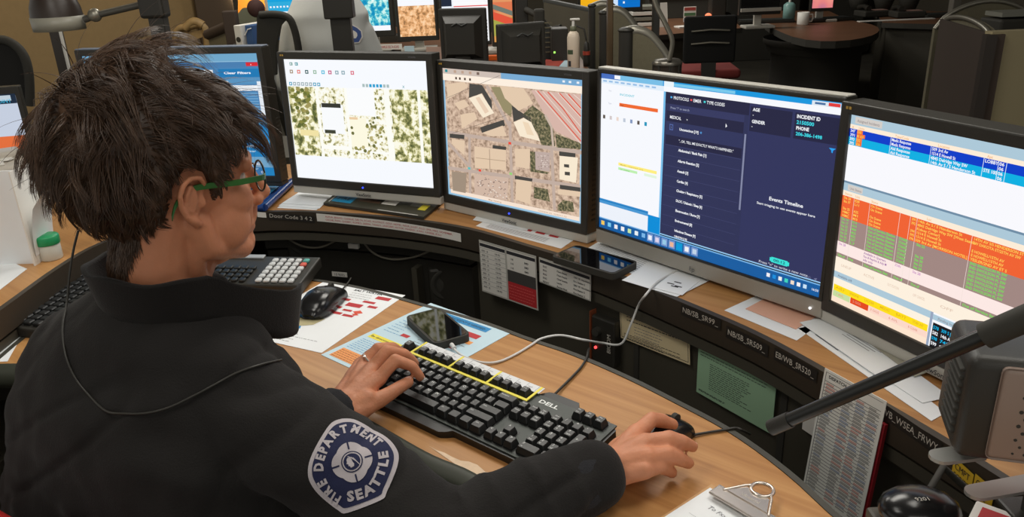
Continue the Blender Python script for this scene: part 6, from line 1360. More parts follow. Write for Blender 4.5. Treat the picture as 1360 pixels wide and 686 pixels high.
# backs of two monitors on the next console
def mon_back(label, px, py, Y, wd, ht, rz, logo=True):
    p = Q(px, py, Y); t = thing('computer_monitor', label, 'monitor', TR(p.x, Y, ZN, rz)); zc = p.z - ZN; m = MB()
    m.box((0, 0, zc), (wd, .03, ht), BLK, bev=.006)
    m.add([(-wd * .42, -.015, zc - ht * .4), (wd * .42, -.015, zc - ht * .4), (wd * .42, -.015, zc + ht * .38), (-wd * .42, -.015, zc + ht * .38), (-wd * .3, -.06, zc - ht * .3), (wd * .3, -.06, zc - ht * .3), (wd * .3, -.06, zc + ht * .25), (-wd * .3, -.06, zc + ht * .25)], [(0, 1, 5, 4), (1, 2, 6, 5), (2, 3, 7, 6), (3, 0, 4, 7), (4, 5, 6, 7)], BLK)
    if logo: m.tube([(-.035, -.062, zc + .05), (-.012, -.0635, zc + .062), (.012, -.0635, zc + .05), (.035, -.062, zc + .060)], .004, DKG, n=6)
    for k in range(10): m.box((wd / 2, .0, zc - .06 + k * .014), (.002, .02, .006), BLKM)
    m.build('housing', t); m = MB(); m.box((0, -.02, (zc - ht * .3) / 2 + .01), (.07, .03, max(zc - ht * .3, .05)), BLK); m.build('neck', t); m = MB(); m.box((0, -.02, .008), (.2, .15, .016), BLK, bev=.004); m.build('foot', t); return t
mon_back('dark back of a monitor facing away, left of two behind the tan map monitor', 616, 48, 3.75, .22, .245, R(-14))
mon_back('dark back of a monitor facing away, right of two beside the lotion bottle', 692, 62, 3.55, .215, .20, R(16))
# black poles
def pole(label, px, Y, w_, z0, z1, m=BLK, w2=None, zs=None):
    p = Q(px, 20, Y); t = thing('equipment_pole', label, 'pole', V((p.x, Y, z0)))
    mb = MB(); mb.box((0, 0, (z1 - z0) / 2), (w_, .05, z1 - z0), m, bev=.004); mb.build('column', t)
    if w2: mb = MB(); mb.box((0, -.01, (zs + z1) / 2 - z0), (w2, .075, z1 - zs), m, bev=.006); mb.build('sleeve', t)
    return t
pole('broad black pole in front of the seated person in the grey shirt', 452, 3.6, .086, 0, 2.0, BLK, .125, Q(452, 24, 3.6).z)
pole('black pole with a cable clamp right of the banded screen', 693, 4.0, .06, ZN, 2.0)
m = MB(); p = Q(716, 22, 3.9); m.box(p, (.05, .06, .07), BLKM, bev=.01); m.tube([p + V((-.06, .06, .03)), p, p + V((.05, 0, -.06)), p + V((.10, -.03, -.05))], .014, BLKM); tag(m.build('cable_clamp'), 'black cable clamp beside the second dark pole', 'clamp')
pole('thin brass coloured pole rising between the partition ends', 810, 3.3, .022, 0, 2.1, mat('brass_brown', hx(98, 80, 58), .4, metal=.4))
# lotion bottle
p = P(762, 93, ZN); s_ = (Q(762, 22, p.y).z - ZN)
t = thing('lotion_bottle', 'white pump lotion bottle on the brown counter behind the tan map monitor', 'bottle', V((p.x, p.y, ZN)))
k = s_ / .24; m = MB(); m.lathe([(0, 0), (.026 * k, 0), (.029 * k, .004), (.029 * k, .148 * k), (.025 * k, .165 * k), (.014 * k, .176 * k), (0, .177 * k)], mat('bottle_cream', hx(222, 206, 186), .4), n=28); m.build('bottle_body', t)
m = MB(); m.lathe([(.013 * k, .176 * k), (.014 * k, .178 * k), (.014 * k, .198 * k), (0, .199 * k)], mat('collar_green', hx(96, 98, 76), .5), n=18); m.build('collar', t)
m = MB(); m.cyl((0, 0, .198 * k), (0, 0, .222 * k), .0065 * k, LBL); m.box((.008 * k, 0, .228 * k), (.045 * k, .016 * k, .009 * k), LBL, bev=.003 * k); m.build('pump_head', t)
m = MB(); m.add([(.0297 * k * math.sin(a), -.0297 * k * math.cos(a), z * k) for a in [R(q) for q in range(-70, -9, 10)] for z in (.075, .095)], [(2 * i, 2 * i + 2, 2 * i + 3, 2 * i + 1) for i in range(6)], mat('label_green', hx(70, 84, 60), .5)); m.add([(.0297 * k * math.sin(a), -.0297 * k * math.cos(a), z * k) for a in [R(q) for q in range(-60, -29, 10)] for z in (.02, .045)], [(2 * i, 2 * i + 2, 2 * i + 3, 2 * i + 1) for i in range(3)], INK); m.build('front_label', t)
p = P(744, 84, ZN); t = thing('computer_box', 'small black computer box with a green light beside the lotion bottle', 'computer', V((p.x, p.y + .05, ZN))); m = MB(); hh = Q(744, 38, p.y).z - ZN; m.box((0, 0, hh / 2), (.075, .10, hh), BLK, bev=.004); m.build('case', t); m = MB(); m.box((-.025, -.051, .05), (.008, .004, .008), em(150, 230, 90, 2)); m.build('indicator_lamp', t)
p = P(728, 82, ZN); t = thing('slatted_heater', 'grey slatted heater behind the right dark monitor back', 'heater', V((p.x, p.y + .08, ZN))); m = MB(); m.box((0, 0, hh / 2), (.06, .08, hh * .95), DKG, bev=.006); m.build('case', t)
for i in range(7): m = MB(); m.box((0, -.042, .04 + i * .022), (.052, .003, .006), OLV); m.build('slat', t)
m = MB(); p = P(779, 88, ZN); hh2 = Q(779, 54, p.y).z - ZN; m.lathe([(0, 0), (.014, 0), (.016, .02), (.014, hh2 * .6), (.010, hh2 * .9), (0, hh2)], BLK, n=14, M=Matrix.Translation(p)); m.cyl(p + V((0, 0, hh2 * .45)), p + V((0, 0, hh2 * .6)), .0165, mat('marker_red', hx(180, 70, 50), .5)); m.tube([p + V((0, 0, hh2)), p + V((-.01, 0, hh2 + .05)), p + V((-.06, .03, hh2 + .07))], .004, BLK); tag(m.build('handset_plug'), 'black corded handset with a red ring beside the lotion bottle', 'handset')
m = MB(); c = [P(715, 91, ZN), P(742, 93, ZN), P(757, 84, ZN), P(722, 82, ZN)]; m.prism([(q.x, q.y) for q in c], ZN, ZN + .012, mat('booklet_red', hx(170, 70, 60), .6)); tag(m.build('booklet'), 'dull red booklet lying on the brown counter', 'book')
m = MB(); c = [P(742, 93, ZN), P(754, 93, ZN), P(760, 84, ZN), P(750, 84, ZN)]; m.prism([(q.x, q.y) for q in c], ZN, ZN + .014, PAPB); tag(m.build('note_pad'), 'pale blue pad beside the dull red booklet', 'pad')
m = MB(); p = P(652, 80, ZN); m.box((p.x, p.y, ZN + .012), (.06, .03, .024), mat('highlighter_orange', hx(245, 110, 30), .5), bev=.004); tag(m.build('orange_pen_case'), 'bright orange desk item lying between the two dark monitor backs', 'stationery')
p = P(512, 56, .80); t = thing('stapler', 'black stapler with a red end on the far console under the teal screen', 'stapler', TR(p.x, p.y, .80, R(-8))); m = MB(); m.add([(-.1, -.04, 0), (.2, -.03, 0), (.2, .03, 0), (-.1, .04, 0), (-.1, -.035, .10), (.02, -.03, .09), (.2, -.02, .02), (.2, .02, .02), (.02, .03, .09), (-.1, .035, .10)], [(0, 1, 6, 5, 4), (3, 9, 8, 7, 2), (4, 5, 8, 9), (5, 6, 7, 8), (1, 2, 7, 6), (0, 4, 9, 3), (0, 3, 2, 1)], BLK); m.build('body', t)
m = MB(); m.box((-.115, 0, .05), (.05, .085, .105), mat('stapler_red', hx(210, 60, 36), .4), bev=.015); m.build('end_cap', t)
# partitions with arched tops
def wing(label, x0, x1, ytop0, ypts, Y, post_w=.05):
    t = thing('partition_panel', label, 'partition', V((Q(x0, 60, Y).x, Y, 0))); pts = [(x0, ytop0)] + ypts; cur = smoothline([Q(x, y, Y) for x, y in pts], 6)
    m = MB(); vs = []; n = len(cur)
    for q in cur: vs += [q, V((q.x, q.y, 0)), q + V((0, .04, 0)), V((q.x, q.y + .04, 0))]
    m.add(vs, [f for i in range(n - 1) for f in ((4 * i, 4 * i + 1, 4 * i + 5, 4 * i + 4), (4 * i + 2, 4 * i + 6, 4 * i + 7, 4 * i + 3), (4 * i, 4 * i + 4, 4 * i + 6, 4 * i + 2))], OLV); m.build('fabric_panel', t, world=True)
    m = MB(); m.tube([q + V((0, .02, .006)) for q in cur], .022, TRIM, n=10); m.build('top_trim', t, world=True)
    a = Q(x0, ytop0, Y); m = MB(); m.cyl((a.x, Y + .02, 0), (a.x, Y + .02, a.z + .015), post_w / 2, BLK, n=16); m.sphere((a.x, Y + .02, a.z + .015), (post_w / 2 + .004, post_w / 2 + .004, .012), BLK); m.build('post', t, world=True)
    return t
wing('arched olive partition farthest back of three stepped panels', 788, 828, 12, [(800, 8), (812, 11), (822, 24), (830, 40)], 4.1, .045)
wing('arched olive partition in the middle of three stepped panels', 803, 846, 22, [(815, 16), (828, 20), (840, 34), (848, 48)], 3.7, .045)
wing('arched olive partition nearest of three stepped panels', 833, 884, 46, [(846, 44), (862, 50), (876, 65), (886, 80)], 3.15, .06)
t = thing('partition_panel', 'long grey olive partition behind the computer box and lotion bottle', 'partition', V((Q(750, 60, 4.4).x, 4.4, 0))); m = MB(); a, b = Q(722, 3, 4.6), Q(792, 18, 4.1)
m.add([a, b, V((b.x, b.y, 0)), V((a.x, a.y, 0)), a + V((.02, .04, 0)), b + V((.02, .04, 0)), V((b.x + .02, b.y + .04, 0)), V((a.x + .02, a.y + .04, 0))], [(3, 2, 1, 0), (4, 5, 6, 7), (0, 1, 5, 4)], mat('partition_grey', hx(82, 77, 64), .9, bump=.2, bscale=300)); m.build('fabric_panel', t, world=True); m = MB(); m.tube([a + V((.01, .02, .005)), b + V((.01, .02, .005))], .016, DKG); m.build('top_trim', t, world=True)
p = Q(886, 84, 2.95); t = thing('partition_post', 'round black post with a silver cap in front of the stepped panels', 'post', V((p.x, p.y, 0))); m = MB(); m.cyl((0, 0, 0), (0, 0, p.z), .050, mat('post_bronze', hx(58, 50, 44), .4), n=28)
for k in range(8): a = k * math.pi / 4; m.cyl((.05 * math.cos(a), .05 * math.sin(a), 0), (.05 * math.cos(a), .05 * math.sin(a), p.z), .004, BLKM, n=6)
m.build('shaft', t); m = MB(); m.lathe([(.054, p.z - .004), (.056, p.z + .004), (.045, p.z + .014), (0, p.z + .018)], mat('cap_pewter', hx(118, 114, 106), .3, metal=.7), n=32); m.build('cap', t)
cable_pts = [Q(864, -20, 2.9), Q(872, 8, 2.9), Q(884, 32, 2.9), Q(893, 55, 2.9), Q(889, 80, 2.9)]
m = MB(); m.tube(smoothline(cable_pts, 6), .012, TRIM, flat=.5, n=10); tag(m.build('curved_lamp_arm'), 'curved silver lamp arm rising from the round black post', 'lamp arm')
pole('slim black pole behind the curved silver lamp arm', 871, 3.9, .03, 0, 1.9)
# desks at the back right
counter('far_desk', 'wooden desk at the back behind the red chair, with papers', [(836, 50), (905, 44), (986, 37), (968, 22), (845, 16)], ZD, .04, DWOOD, CONS)
counter('far_desk', 'rounded end of a wooden desk with a white mug, open shelf below', [(1008, 26), (1024, 36), (1038, 43), (1052, 48.5), (1070, 52.5), (1090, 54.5), (1110, 54.5), (1130, 53), (1146, 50.3), (1158, 47), (1165, 43.5), (1168, 40), (1166, 36), (1158, 32.5), (1145, 29.5), (1125, 26), (1100, 14), (1000, 14)], ZD, .05, DWOOD)
t = bpy.data.objects['far_desk.001']; c = P(1101, 46, ZD)
m = MB(); nb = 24; cc = P(1096, 44, ZD); rx = .41
m.lathe([(rx * .86, 0), (rx * .86, .06), (rx * .93, .08), (rx * .93, .11), (rx * .80, .12), (rx * .80, .60), (rx * .9, .62), (rx * .9, .66), (rx * .96, .67), (rx * .96, .71)], mat('cabinet_dark', hx(42, 40, 36), .6), n=40, M=Matrix.Translation((cc.x, cc.y + .15, 0))); m.build('curved_body', t, world=True)
def small_box(name, label, px, py, Z, w_, d_, h_, m_, cat, rz=0, em_face=None):
    p = P(px, py, Z); mb = MB(); mb.box((0, 0, h_ / 2), (w_, d_, h_), m_, bev=min(w_, h_) * .08, M=TR(p.x, p.y, Z, rz)); return tag(mb.build(name), label, cat)
p = Q(1062, 104, 6.3); m = MB(); 
tag(m.add([(0, 0, 0), (.16, 0, 0), (.16, .12, 0), (0, .12, 0), (0, 0, .02), (.16, 0, .02), (.16, .12, .02), (0, .12, .02)], [(0, 3, 2, 1), (4, 5, 6, 7), (0, 1, 5, 4), (1, 2, 6, 5), (2, 3, 7, 6), (3, 0, 4, 7)], LBL, M=Matrix.Translation((p.x - .08, p.y - .1, p.z - .01))).build('paper_stack'), 'white paper stack on the low shelf of the rounded desk', 'paper')
p = Q(1062, 88, 6.3); m = MB(); m.box((p.x, p.y, p.z), (.055, .12, .20), mat('binder_rainbow', hx(70, 110, 120), .6, var=.5, vscale=6)); tag(m.build('binder'), 'blue and green spined binder standing in the rounded desk', 'binder')
p = Q(1071, 88, 6.3); m = MB(); m.box((p.x, p.y, p.z), (.02, .12, .22), mat('binder_black', hx(30, 36, 34), .5)); tag(m.build('binder'), 'dark binder standing right of the blue and green one', 'binder')
counter('far_desk', 'long wooden desk with telephones along the back right', [(1172, 30), (1200, 31), (1282, 33), (1300, 18), (1210, 13), (1160, 12)], ZD, .04, DWOOD, CONS)
far_monitor('dark switched off monitor at the back left of the rounded desk', 986, -16, 1035, 14, 6.6, SCRB, ZD, BLK, .015)
t = [o for o in bpy.data.objects if o.get('label') == 'dark switched off monitor at the back left of the rounded desk'][0]
a, b = Q(984, 14, 6.57), Q(1037, 17, 6.57); m = MB(); m.box(((a.x + b.x) / 2, 6.57, a.z), (b.x - a.x, .02, .025), SILV); m.build('lower_bar', t, world=True)
far_monitor('small monitor with a pink and violet picture beside the white mug', 1081, -14, 1106, 10, 6.9, map_mat('pink_sky', [(.35, (120, 90, 160)), (.5, (230, 130, 130)), (.65, (250, 180, 150))], 3, 2), ZD, BLK, .015)
def bottle_small(name, label, px, py, Z, h_, r_, m_, pump=True):
    p = P(px, py, Z); t = thing(name, label, 'bottle', V((p.x, p.y, Z))); mb = MB(); mb.lathe([(0, 0), (r_, 0), (r_, h_ * .7), (r_ * .5, h_ * .8), (0, h_ * .8)], m_, n=16); mb.build('bottle_body', t)
    if pump: mb = MB(); mb.cyl((0, 0, h_ * .8), (0, 0, h_ * .97), r_ * .2, LBL); mb.box((r_ * .4, 0, h_ * .98), (r_ * 1.3, r_ * .4, h_ * .05), LBL); mb.build('pump_head', t)
bottle_small('sanitizer_bottle', 'pale teal pump bottle at the back beside the dark monitor', 1047, 29, ZD, .20, .05, mat('sanitizer_teal', hx(130, 170, 165), .3))
p = P(1066, 33, ZD); t = thing('coffee_mug', 'white mug on the rounded wooden desk', 'mug', V((p.x, p.y, ZD))); m = MB(); m.lathe([(0, 0), (.042, 0), (.046, .01), (.048, .1), (.043, .1), (.04, .012), (0, .01)], LBL, n=24); m.build('cup', t); m = MB(); m.tube([(.046, 0, .08), (.075, 0, .08), (.08, 0, .05), (.07, 0, .025), (.045, 0, .022)], .007, LBL); m.build('handle', t)
def far_keyboard(label, px, py, w_, rz=0):
    p = P(px, py, ZD); t = thing('keyboard', label, 'keyboard', TR(p.x, p.y, ZD, rz)); m = MB(); m.box((0, 0, .012), (w_, .16, .022), BLK, bev=.004); m.build('base_tray', t)
    m = MB(); 
    for j in range(5): m.box((0, -.055 + j * .027, .027), (w_ - .03, .020, .008), DKG, bev=.002)
    o = m.build('key_rows', t)
far_keyboard('dark keyboard in front of the switched off monitor at the back', 1016, 30, .46, R(-6)); far_keyboard('dark keyboard on the far desk beside the white mug', 1098, 28, .42, R(12)); far_keyboard('dark keyboard at the right end of the long back desk', 1258, 22, .4, R(-4))
def desk_phone(label, px, py, rz=0):
    p = P(px, py, ZD); t = thing('desk_telephone', label, 'telephone', TR(p.x, p.y, ZD, rz)); m = MB(); m.box((0, 0, .03), (.24, .2, .05), BLKM, bev=.01); m.build('base', t); m = MB(); m.tube([(-.08, -.08, .075), (-.08, 0, .09), (-.08, .08, .075)], [.025, .018, .025], BLK); m.build('handset', t)
    m = MB(); m.box((.03, -.03, .057), (.13, .09, .006), mat('phone_keys_pink', hx(165, 130, 120), .5)); m.build('key_block', t)
desk_phone('dark telephone left of two on the long back desk', 1158, 22, R(5)); desk_phone('dark telephone right of two on the long back desk', 1204, 23, R(-4))
small_box('white_papers', 'white papers lying in front of the telephones on the long back desk', 1190, 27, ZD, .62, .06, .006, LBL, 'paper')
small_box('loose_paper', 'white crumpled paper on the far desk behind the red chair', 915, 36, ZD, .22, .12, .012, LBL, 'paper', R(10))
p = P(919, 31, ZD); t = thing('placard', 'small red, green and blue striped placard on the far desk', 'placard', TR(p.x, p.y + .1, ZD)); m = MB(); m.box((0, 0, .07), (.11, .008, .13), LBL); m.build('board', t)
for i, c in enumerate((hx(170, 70, 60), hx(80, 120, 80), hx(60, 80, 130))): m = MB(); m.box((0, -.005, .115 - i * .045), (.10, .003, .026), mat('placard_%d' % i, c, .6)); m.build('colour_band', t)
p = P(940, 34, ZD); t = thing('salt_lamp', 'tiny glowing orange lamp on the far desk beside the placard', 'lamp', V((p.x, p.y, ZD))); m = MB(); m.lathe([(0, 0), (.035, 0), (.03, .04), (0, .045)], BLKM, n=14); m.build('base', t); m = MB(); m.sphere((0, 0, .075), (.03, .022, .028), em(255, 130, 90, 1.6)); m.build('lamp_shade', t)
small_box('desk_speaker', 'black box speaker at the right of the far desk, beside the glowing lamp', 951, 32, ZD, .13, .12, .22, BLK, 'speaker')
p = P(965, 31, ZD); t = thing('web_camera', 'round dark web camera beside the black box speaker', 'camera', V((p.x, p.y, ZD))); m = MB(); m.sphere((0, 0, .05), .045, BLKG_M); m.build('body', t); m = MB(); m.cyl((0, -.03, .05), (0, -.047, .05), .018, DKG); m.build('lens', t)
t = thing('document_rack', 'black desk rack topped with a yellow strip on the far desk', 'rack', V((P(905, 26, ZD).x, P(905, 26, ZD).y + .25, ZD))); m = MB(); m.box((0, 0, .09), (.56, .2, .18), BLKM, bev=.004); m.build('case', t); m = MB(); m.box((0, -.02, .188), (.56, .2, .014), mat('strip_yellow', hx(190, 165, 50), .6)); m.build('yellow_top', t)
m = MB(); m.box((.06, 0, .203), (.36, .14, .014), mat('binder_pink', hx(205, 150, 140), .6), M=t.matrix_basis); tag(m.build('folder'), 'pale pink folder on top of the yellow edged rack', 'folder')
for i in range(4):
    p = P(852, 34, ZD); mb = MB(); mb.box((p.x, p.y, ZD + .02 + i * .045), (.20, .25, .030), [LBL, mat('tray_grey', hx(130, 130, 120), .5)][i % 2], bev=.003); tag(mb.build('paper_tray'), ['lowest', 'second lowest', 'second highest', 'highest'][i] + ' of four paper trays stacked at the left of the far desk', 'tray', 'paper trays on the far desk')
m = MB(); p = P(879, 36, ZD); m.box((0, 0, .10), (.11, .008, .20), LBL, M=TR(p.x, p.y, ZD, R(15)) @ Matrix.Rotation(R(-8), 4, 'X')); tag(m.build('white_card'), 'white card standing beside the paper trays', 'card')
def office_chair(label, px, py, Y, rz, m_, bars=True):
    p = Q(px, py, Y); t = thing('office_chair', label, 'chair', TR(p.x, p.y, 0, rz)); m = MB(); m.box((0, 0, p.z), (.46, .46, .07), m_, bev=.03, seg=4); m.build('seat', t)
    m = MB(); m.box((0, -.22, p.z + .24), (.36, .04, .32), mat('backrest_black', hx(20, 20, 19), .9), bev=.02, seg=4); m.build('backrest', t)
    if bars:
        for k in (0, 1): m = MB(); m.tube([(-.13, -.247, p.z + .30 - k * .085), (0, -.26, p.z + .31 - k * .085), (.13, -.247, p.z + .30 - k * .085)], .007, TRIM); m.build('silver_bar', t)
    m = MB(); m.cyl((0, 0, .08), (0, 0, p.z), .025, BLK); m.box((0, -.22, p.z + .05), (.10, .025, .14), BLK); m.build('column', t)
    for k in range(5): a = k * 2 * math.pi / 5; m = MB(); m.tube([(0, 0, .1), (.26 * math.cos(a), .26 * math.sin(a), .06)], [.02, .015], BLK); m.sphere((.26 * math.cos(a), .26 * math.sin(a), .028), .028, BLKM); m.build('leg', t)
office_chair('dark chair with a dull red seat at the back, two silver bars across its back', 934, 93, 5.9, R(-5), mat('upholstery_dull_red', hx(120, 44, 40), .9))
# brown cubicle on the right
t = thing('cubicle', 'dark brown cubicle end with arched tops at the right', 'cubicle', V((Q(1280, 100, 3.6).x, 3.6, 0)))
a, b, c = Q(1246, 32, 4.0), Q(1316, 46, 3.3), Q(1372, 52, 3.25)
a0, b0 = V((a.x, a.y, 0)), V((b.x, b.y, 0)); zt = 1.07
m = MB(); F_ = wallframe(a0, b0); L = (b0 - a0).length; m.box((L / 2, b.z / 2, -.03), (L, b.z, .05), BRN, M=F_); m.build('brown_panel', t, world=True)
m = MB(); F2 = wallframe(b0, V((b.x + 1.1, b.y + .05, 0))); m.box((.55, b.z / 2 + .005, -.03), (1.08, b.z + .01, .05), mat('partition_taupe', hx(158, 146, 114), .9, bump=.3, bscale=400), M=F2); m.build('taupe_panel', t, world=True)
m = MB(); m.box((L - .005, b.z / 2, .0), (.05, b.z, .04), mat('post_brown', hx(46, 38, 32), .6), M=F_); m.build('corner_post', t, world=True)
def arch(x0, x1, rise, F_, z, d, mm):
    n = 14; vs = []
    for i in range(n + 1): u = i / n; x = x0 + (x1 - x0) * u; h_ = rise * math.sin(math.pi * min(u * 1.0, 1)) ** .6; vs += [(x, z, d), (x, z + h_, d), (x, z, d - .03), (x, z + h_, d - .03)]
    mb = MB(); mb.add(vs, [f for i in range(n) for f in ((4 * i, 4 * i + 4, 4 * i + 5, 4 * i + 1), (4 * i + 2, 4 * i + 3, 4 * i + 7, 4 * i + 6), (4 * i + 1, 4 * i + 5, 4 * i + 7, 4 * i + 3))], mm, M=F_); mb.tube([F_ @ V(vs[4 * i + 1]) for i in range(n + 1)], .012, TRIM, n=6); return mb
arch(.02, L - .06, .04, F_, b.z - .01, -.02, OLV).build('arched_infill', t, world=True)
F3 = wallframe(V((a.x + .12, a.y + .25, 0)), V((a.x + 1.0, a.y + .15, 0))); m = arch(0, .50, .13, F3, a.z - .05, 0, OLV); m.box((.25, (a.z - .05) / 2, -.015), (.50, a.z - .05, .03), OLV, M=F3); m.build('rear_arched_panel', t, world=True)
m = MB(); m.box((.85, .5, -.7), (.5, .04, .4), DWOOD, M=F2); m.box((.8, .86, -.45), (.5, .03, .4), BRN, M=F2); m.build('inner_desk', t, world=True)
p = Q(1346, 26, 3.9); m = MB(); m.box((p.x, p.y, p.z - .02), (.22, .18, .06), BLKM, bev=.01); m.box((p.x, p.y, p.z + .03), (.2, .14, .02), mat('tray_grey', hx(130, 130, 120), .5)); m.box((p.x, p.y, (p.z - .05 + .88) / 2), (.16, .14, p.z - .05 - .88), BLKM); tag(m.build('desk_printer'), 'dark printer with a pale lid inside the brown cubicle', 'printer')
pole('grey pole rising behind the arched tops of the brown cubicle', 1266, 4.6, .045, 0, 2.2, mat('pole_grey', hx(104, 100, 92), .5))
# dark rack shapes along the back wall
for px, y1, w_, nm in ((2.2, -10, .5, 'left'), (3.2, -6, .9, 'middle'), (4.15, -8, .6, 'right')):
    m = MB(); m.box((px, 10.3, .62), (w_, .35, 1.24), BLKM, bev=.01)
    tag(m.build('equipment_cabinet'), 'dark cabinet along the back wall, %s of three' % nm, 'cabinet')
for i in range(3):
    p = P(1145 + i * 34, 14, ZD); m = MB(); m.lathe([(0, 0), (.06, 0), (.09, .09), (.085, .22), (.05, .27), (0, .275)], BLKM, n=14, M=Matrix.Translation((p.x, p.y + .1, ZD))); tag(m.build('monitor_stand'), 'dark rounded monitor stand on the long back desk, %s of three' % ('left', 'middle', 'right')[i], 'stand')
# ------------------------------------------------------------------ left background
# desk lamp
Yl = 2.75; p = Q(80, 40, Yl); LM = mat('lamp_brown', hx(52, 42, 36), .4); t = thing('desk_lamp', 'dark bell shaped desk lamp with a pale lower rim above the person\'s head', 'lamp', V((Q(217, 60, Yl).x, Yl, ZS)))
s_ = (Q(113, 40, Yl).x - Q(47, 40, Yl).x) / 2
m = MB(); m.lathe([(s_ * .97, s_ * .52), (s_ * .93, s_ * .90), (s_ * .75, s_ * 1.4), (s_ * .5, s_ * 1.75), (s_ * .3, s_ * 1.95), (0, s_ * 2)], LM, n=36, M=Matrix.Translation(p)); m.build('lamp_shade', t, world=True)
m = MB(); m.lathe([(s_ * .9, 0), (s_ * .97, .0), (s_ * 1.0, s_ * .54), (s_ * .95, s_ * .54)], mat('rim_frosted', hx(150, 147, 134), .4), n=36, M=Matrix.Translation(p)); m.build('diffuser_rim', t, world=True)
m = MB(); m.tube([Q(112, 26, Yl), Q(128, 20, Yl), Q(205, 2, Yl)], .011, mat('arm_grey', hx(92, 90, 84), .4, metal=.3)); m.build('arm', t, world=True)
m = MB(); q = Q(126, 20, Yl); m.sphere(q, .022, TRIM); m.build('joint', t, world=True)
m = MB(); q = Q(217, 60, Yl); m.box((q.x, q.y, (1.95 + ZS) / 2), (.05, .05, 1.95 - ZS), BLK, bev=.005); m.box((q.x - .006, q.y, Q(217, 4, Yl).z), (.08, .07, .09), BLK, bev=.01); m.build('post', t, world=True)
q = Q(83, 78, 3.0); m = MB(); m.box((q.x, 3.0, 1.15), (.035, .03, .9), mat('post_bronze', hx(58, 50, 44), .4)); m.cyl((q.x + .02, 2.99, 1.0), (q.x + .02, 2.99, 1.58), .006, LBL); tag(m.build('wall_bracket'), 'brown upright bracket below the bell shaped lamp', 'bracket')
m = MB(); q = Q(217, 60, Yl); m.box((q.x + .25, Yl + .05, ZS / 2 - .01), (1.1, .35, ZS - .02), CONS); tag(m.build('side_cabinet'), 'black low cabinet behind the monitor shelf under the lamp post', 'cabinet')
# mesh chair back at the far left
Yc = 3.3; t = thing('office_chair', 'black mesh chair back at the far left edge', 'chair', V((Q(0, 90, Yc).x, Yc, 0))); pts = [Q(-50, 140, Yc), Q(-46, 90, Yc), Q(-25, 60, Yc), Q(5, 53, Yc), Q(28, 68, Yc), Q(38, 96, Yc), Q(40, 140, Yc)]
m = MB(); m.tube(smoothline(pts, 5), .018, BLKM); m.build('back_frame', t, world=True); m = MB(); cc_ = smoothline(pts, 5); m.add(cc_ + [q + V((0, .012, 0)) for q in cc_], [tuple(range(len(cc_))), tuple(range(2 * len(cc_) - 1, len(cc_) - 1, -1))], mat('mesh_black', hx(30, 29, 27), .9)); m.build('mesh_back', t, world=True)
q = Q(-5, 120, Yc); m = MB(); m.cyl((q.x, Yc + .03, 0), (q.x, Yc + .03, q.z), .03, BLK); m.box((q.x, Yc + .2, .46), (.46, .44, .07), BLKM, bev=.02); m.build('column', t, world=True)
# tan wooden arm chair
TANC = mat('chair_tan', hx(142, 116, 74), .6, var=.15, vscale=20)
Yt = 5.2; t = thing('arm_chair', 'tan arm chair against the ochre wall', 'chair', V((Q(266, 60, Yt).x, Yt, 0)))
m = MB(); m.tube(smoothline([Q(234, 90, Yt), Q(234, 44, Yt), Q(250, 36, Yt), Q(272, 37, Yt), Q(276, 90, Yt)], 5), .022, TANC); m.build('frame', t, world=True)
m = MB(); m.tube(smoothline([Q(246, 38, Yt), Q(258, 29, Yt), Q(270, 34, Yt)], 5), .028, TANC); at_depth(m, [(238, 42), (272, 40), (272, 48), (256, 54), (238, 50)], Yt, .03, TANC); m.build('backrest', t, world=True)
for x in (236, 274): m = MB(); a = Q(x, 88, Yt); m.cyl(a, (a.x, a.y, 0), .02, TANC); m.build('leg', t, world=True)
m = MB(); a = Q(255, 80, Yt); m.box((a.x, Yt + .2, .45), (.36, .4, .06), BLKM); m.build('seat', t, world=True)
# brown post, arched panel, binders
def plain(name, label, cat, fn):
    m = MB(); fn(m); return tag(m.build(name), label, cat)
plain('partition_post', 'dark brown post left of the blue binder', 'post', lambda m: m.box((Q(309, 40, 4.6).x, 4.6, Q(309, 14, 4.6).z / 2), (.07, .07, Q(309, 14, 4.6).z), BRN, bev=.006))
t = thing('partition_panel', 'low dark rail partition between the tan chair and the brown post', 'partition', V((Q(290, 50, 4.8).x, 4.8, 0))); m = MB(); a, b = Q(276, 46, 4.9), Q(304, 34, 4.6); m.tube([a, b], .03, BRN); m.add([a, b, V((b.x, b.y, 0)), V((a.x, a.y, 0)), a + V((0, .03, 0)), b + V((0, .03, 0)), V((b.x, b.y + .03, 0)), V((a.x, a.y + .03, 0))], [(3, 2, 1, 0), (4, 5, 6, 7)], OLV); m.build('fabric_panel', t, world=True)
t = thing('partition_panel', 'pale grey green arched panel behind the white and blue binders', 'partition', V((Q(330, 50, 4.9).x, 4.9, 0))); m = MB(); at_depth(m, [(316, 90), (316, 18), (322, 11), (332, 9), (342, 13), (346, 24), (346, 90)], 4.9, .03, mat('panel_grey_green', hx(104, 106, 88), .85)); m.build('fabric_panel', t, world=True)
counter('binder_shelf', 'black shelf carrying the white and blue binders', [(308, 64), (352, 64), (352, 52), (312, 52)], 1.0, .03, BLKM, CONS)
zb = 1.0; 
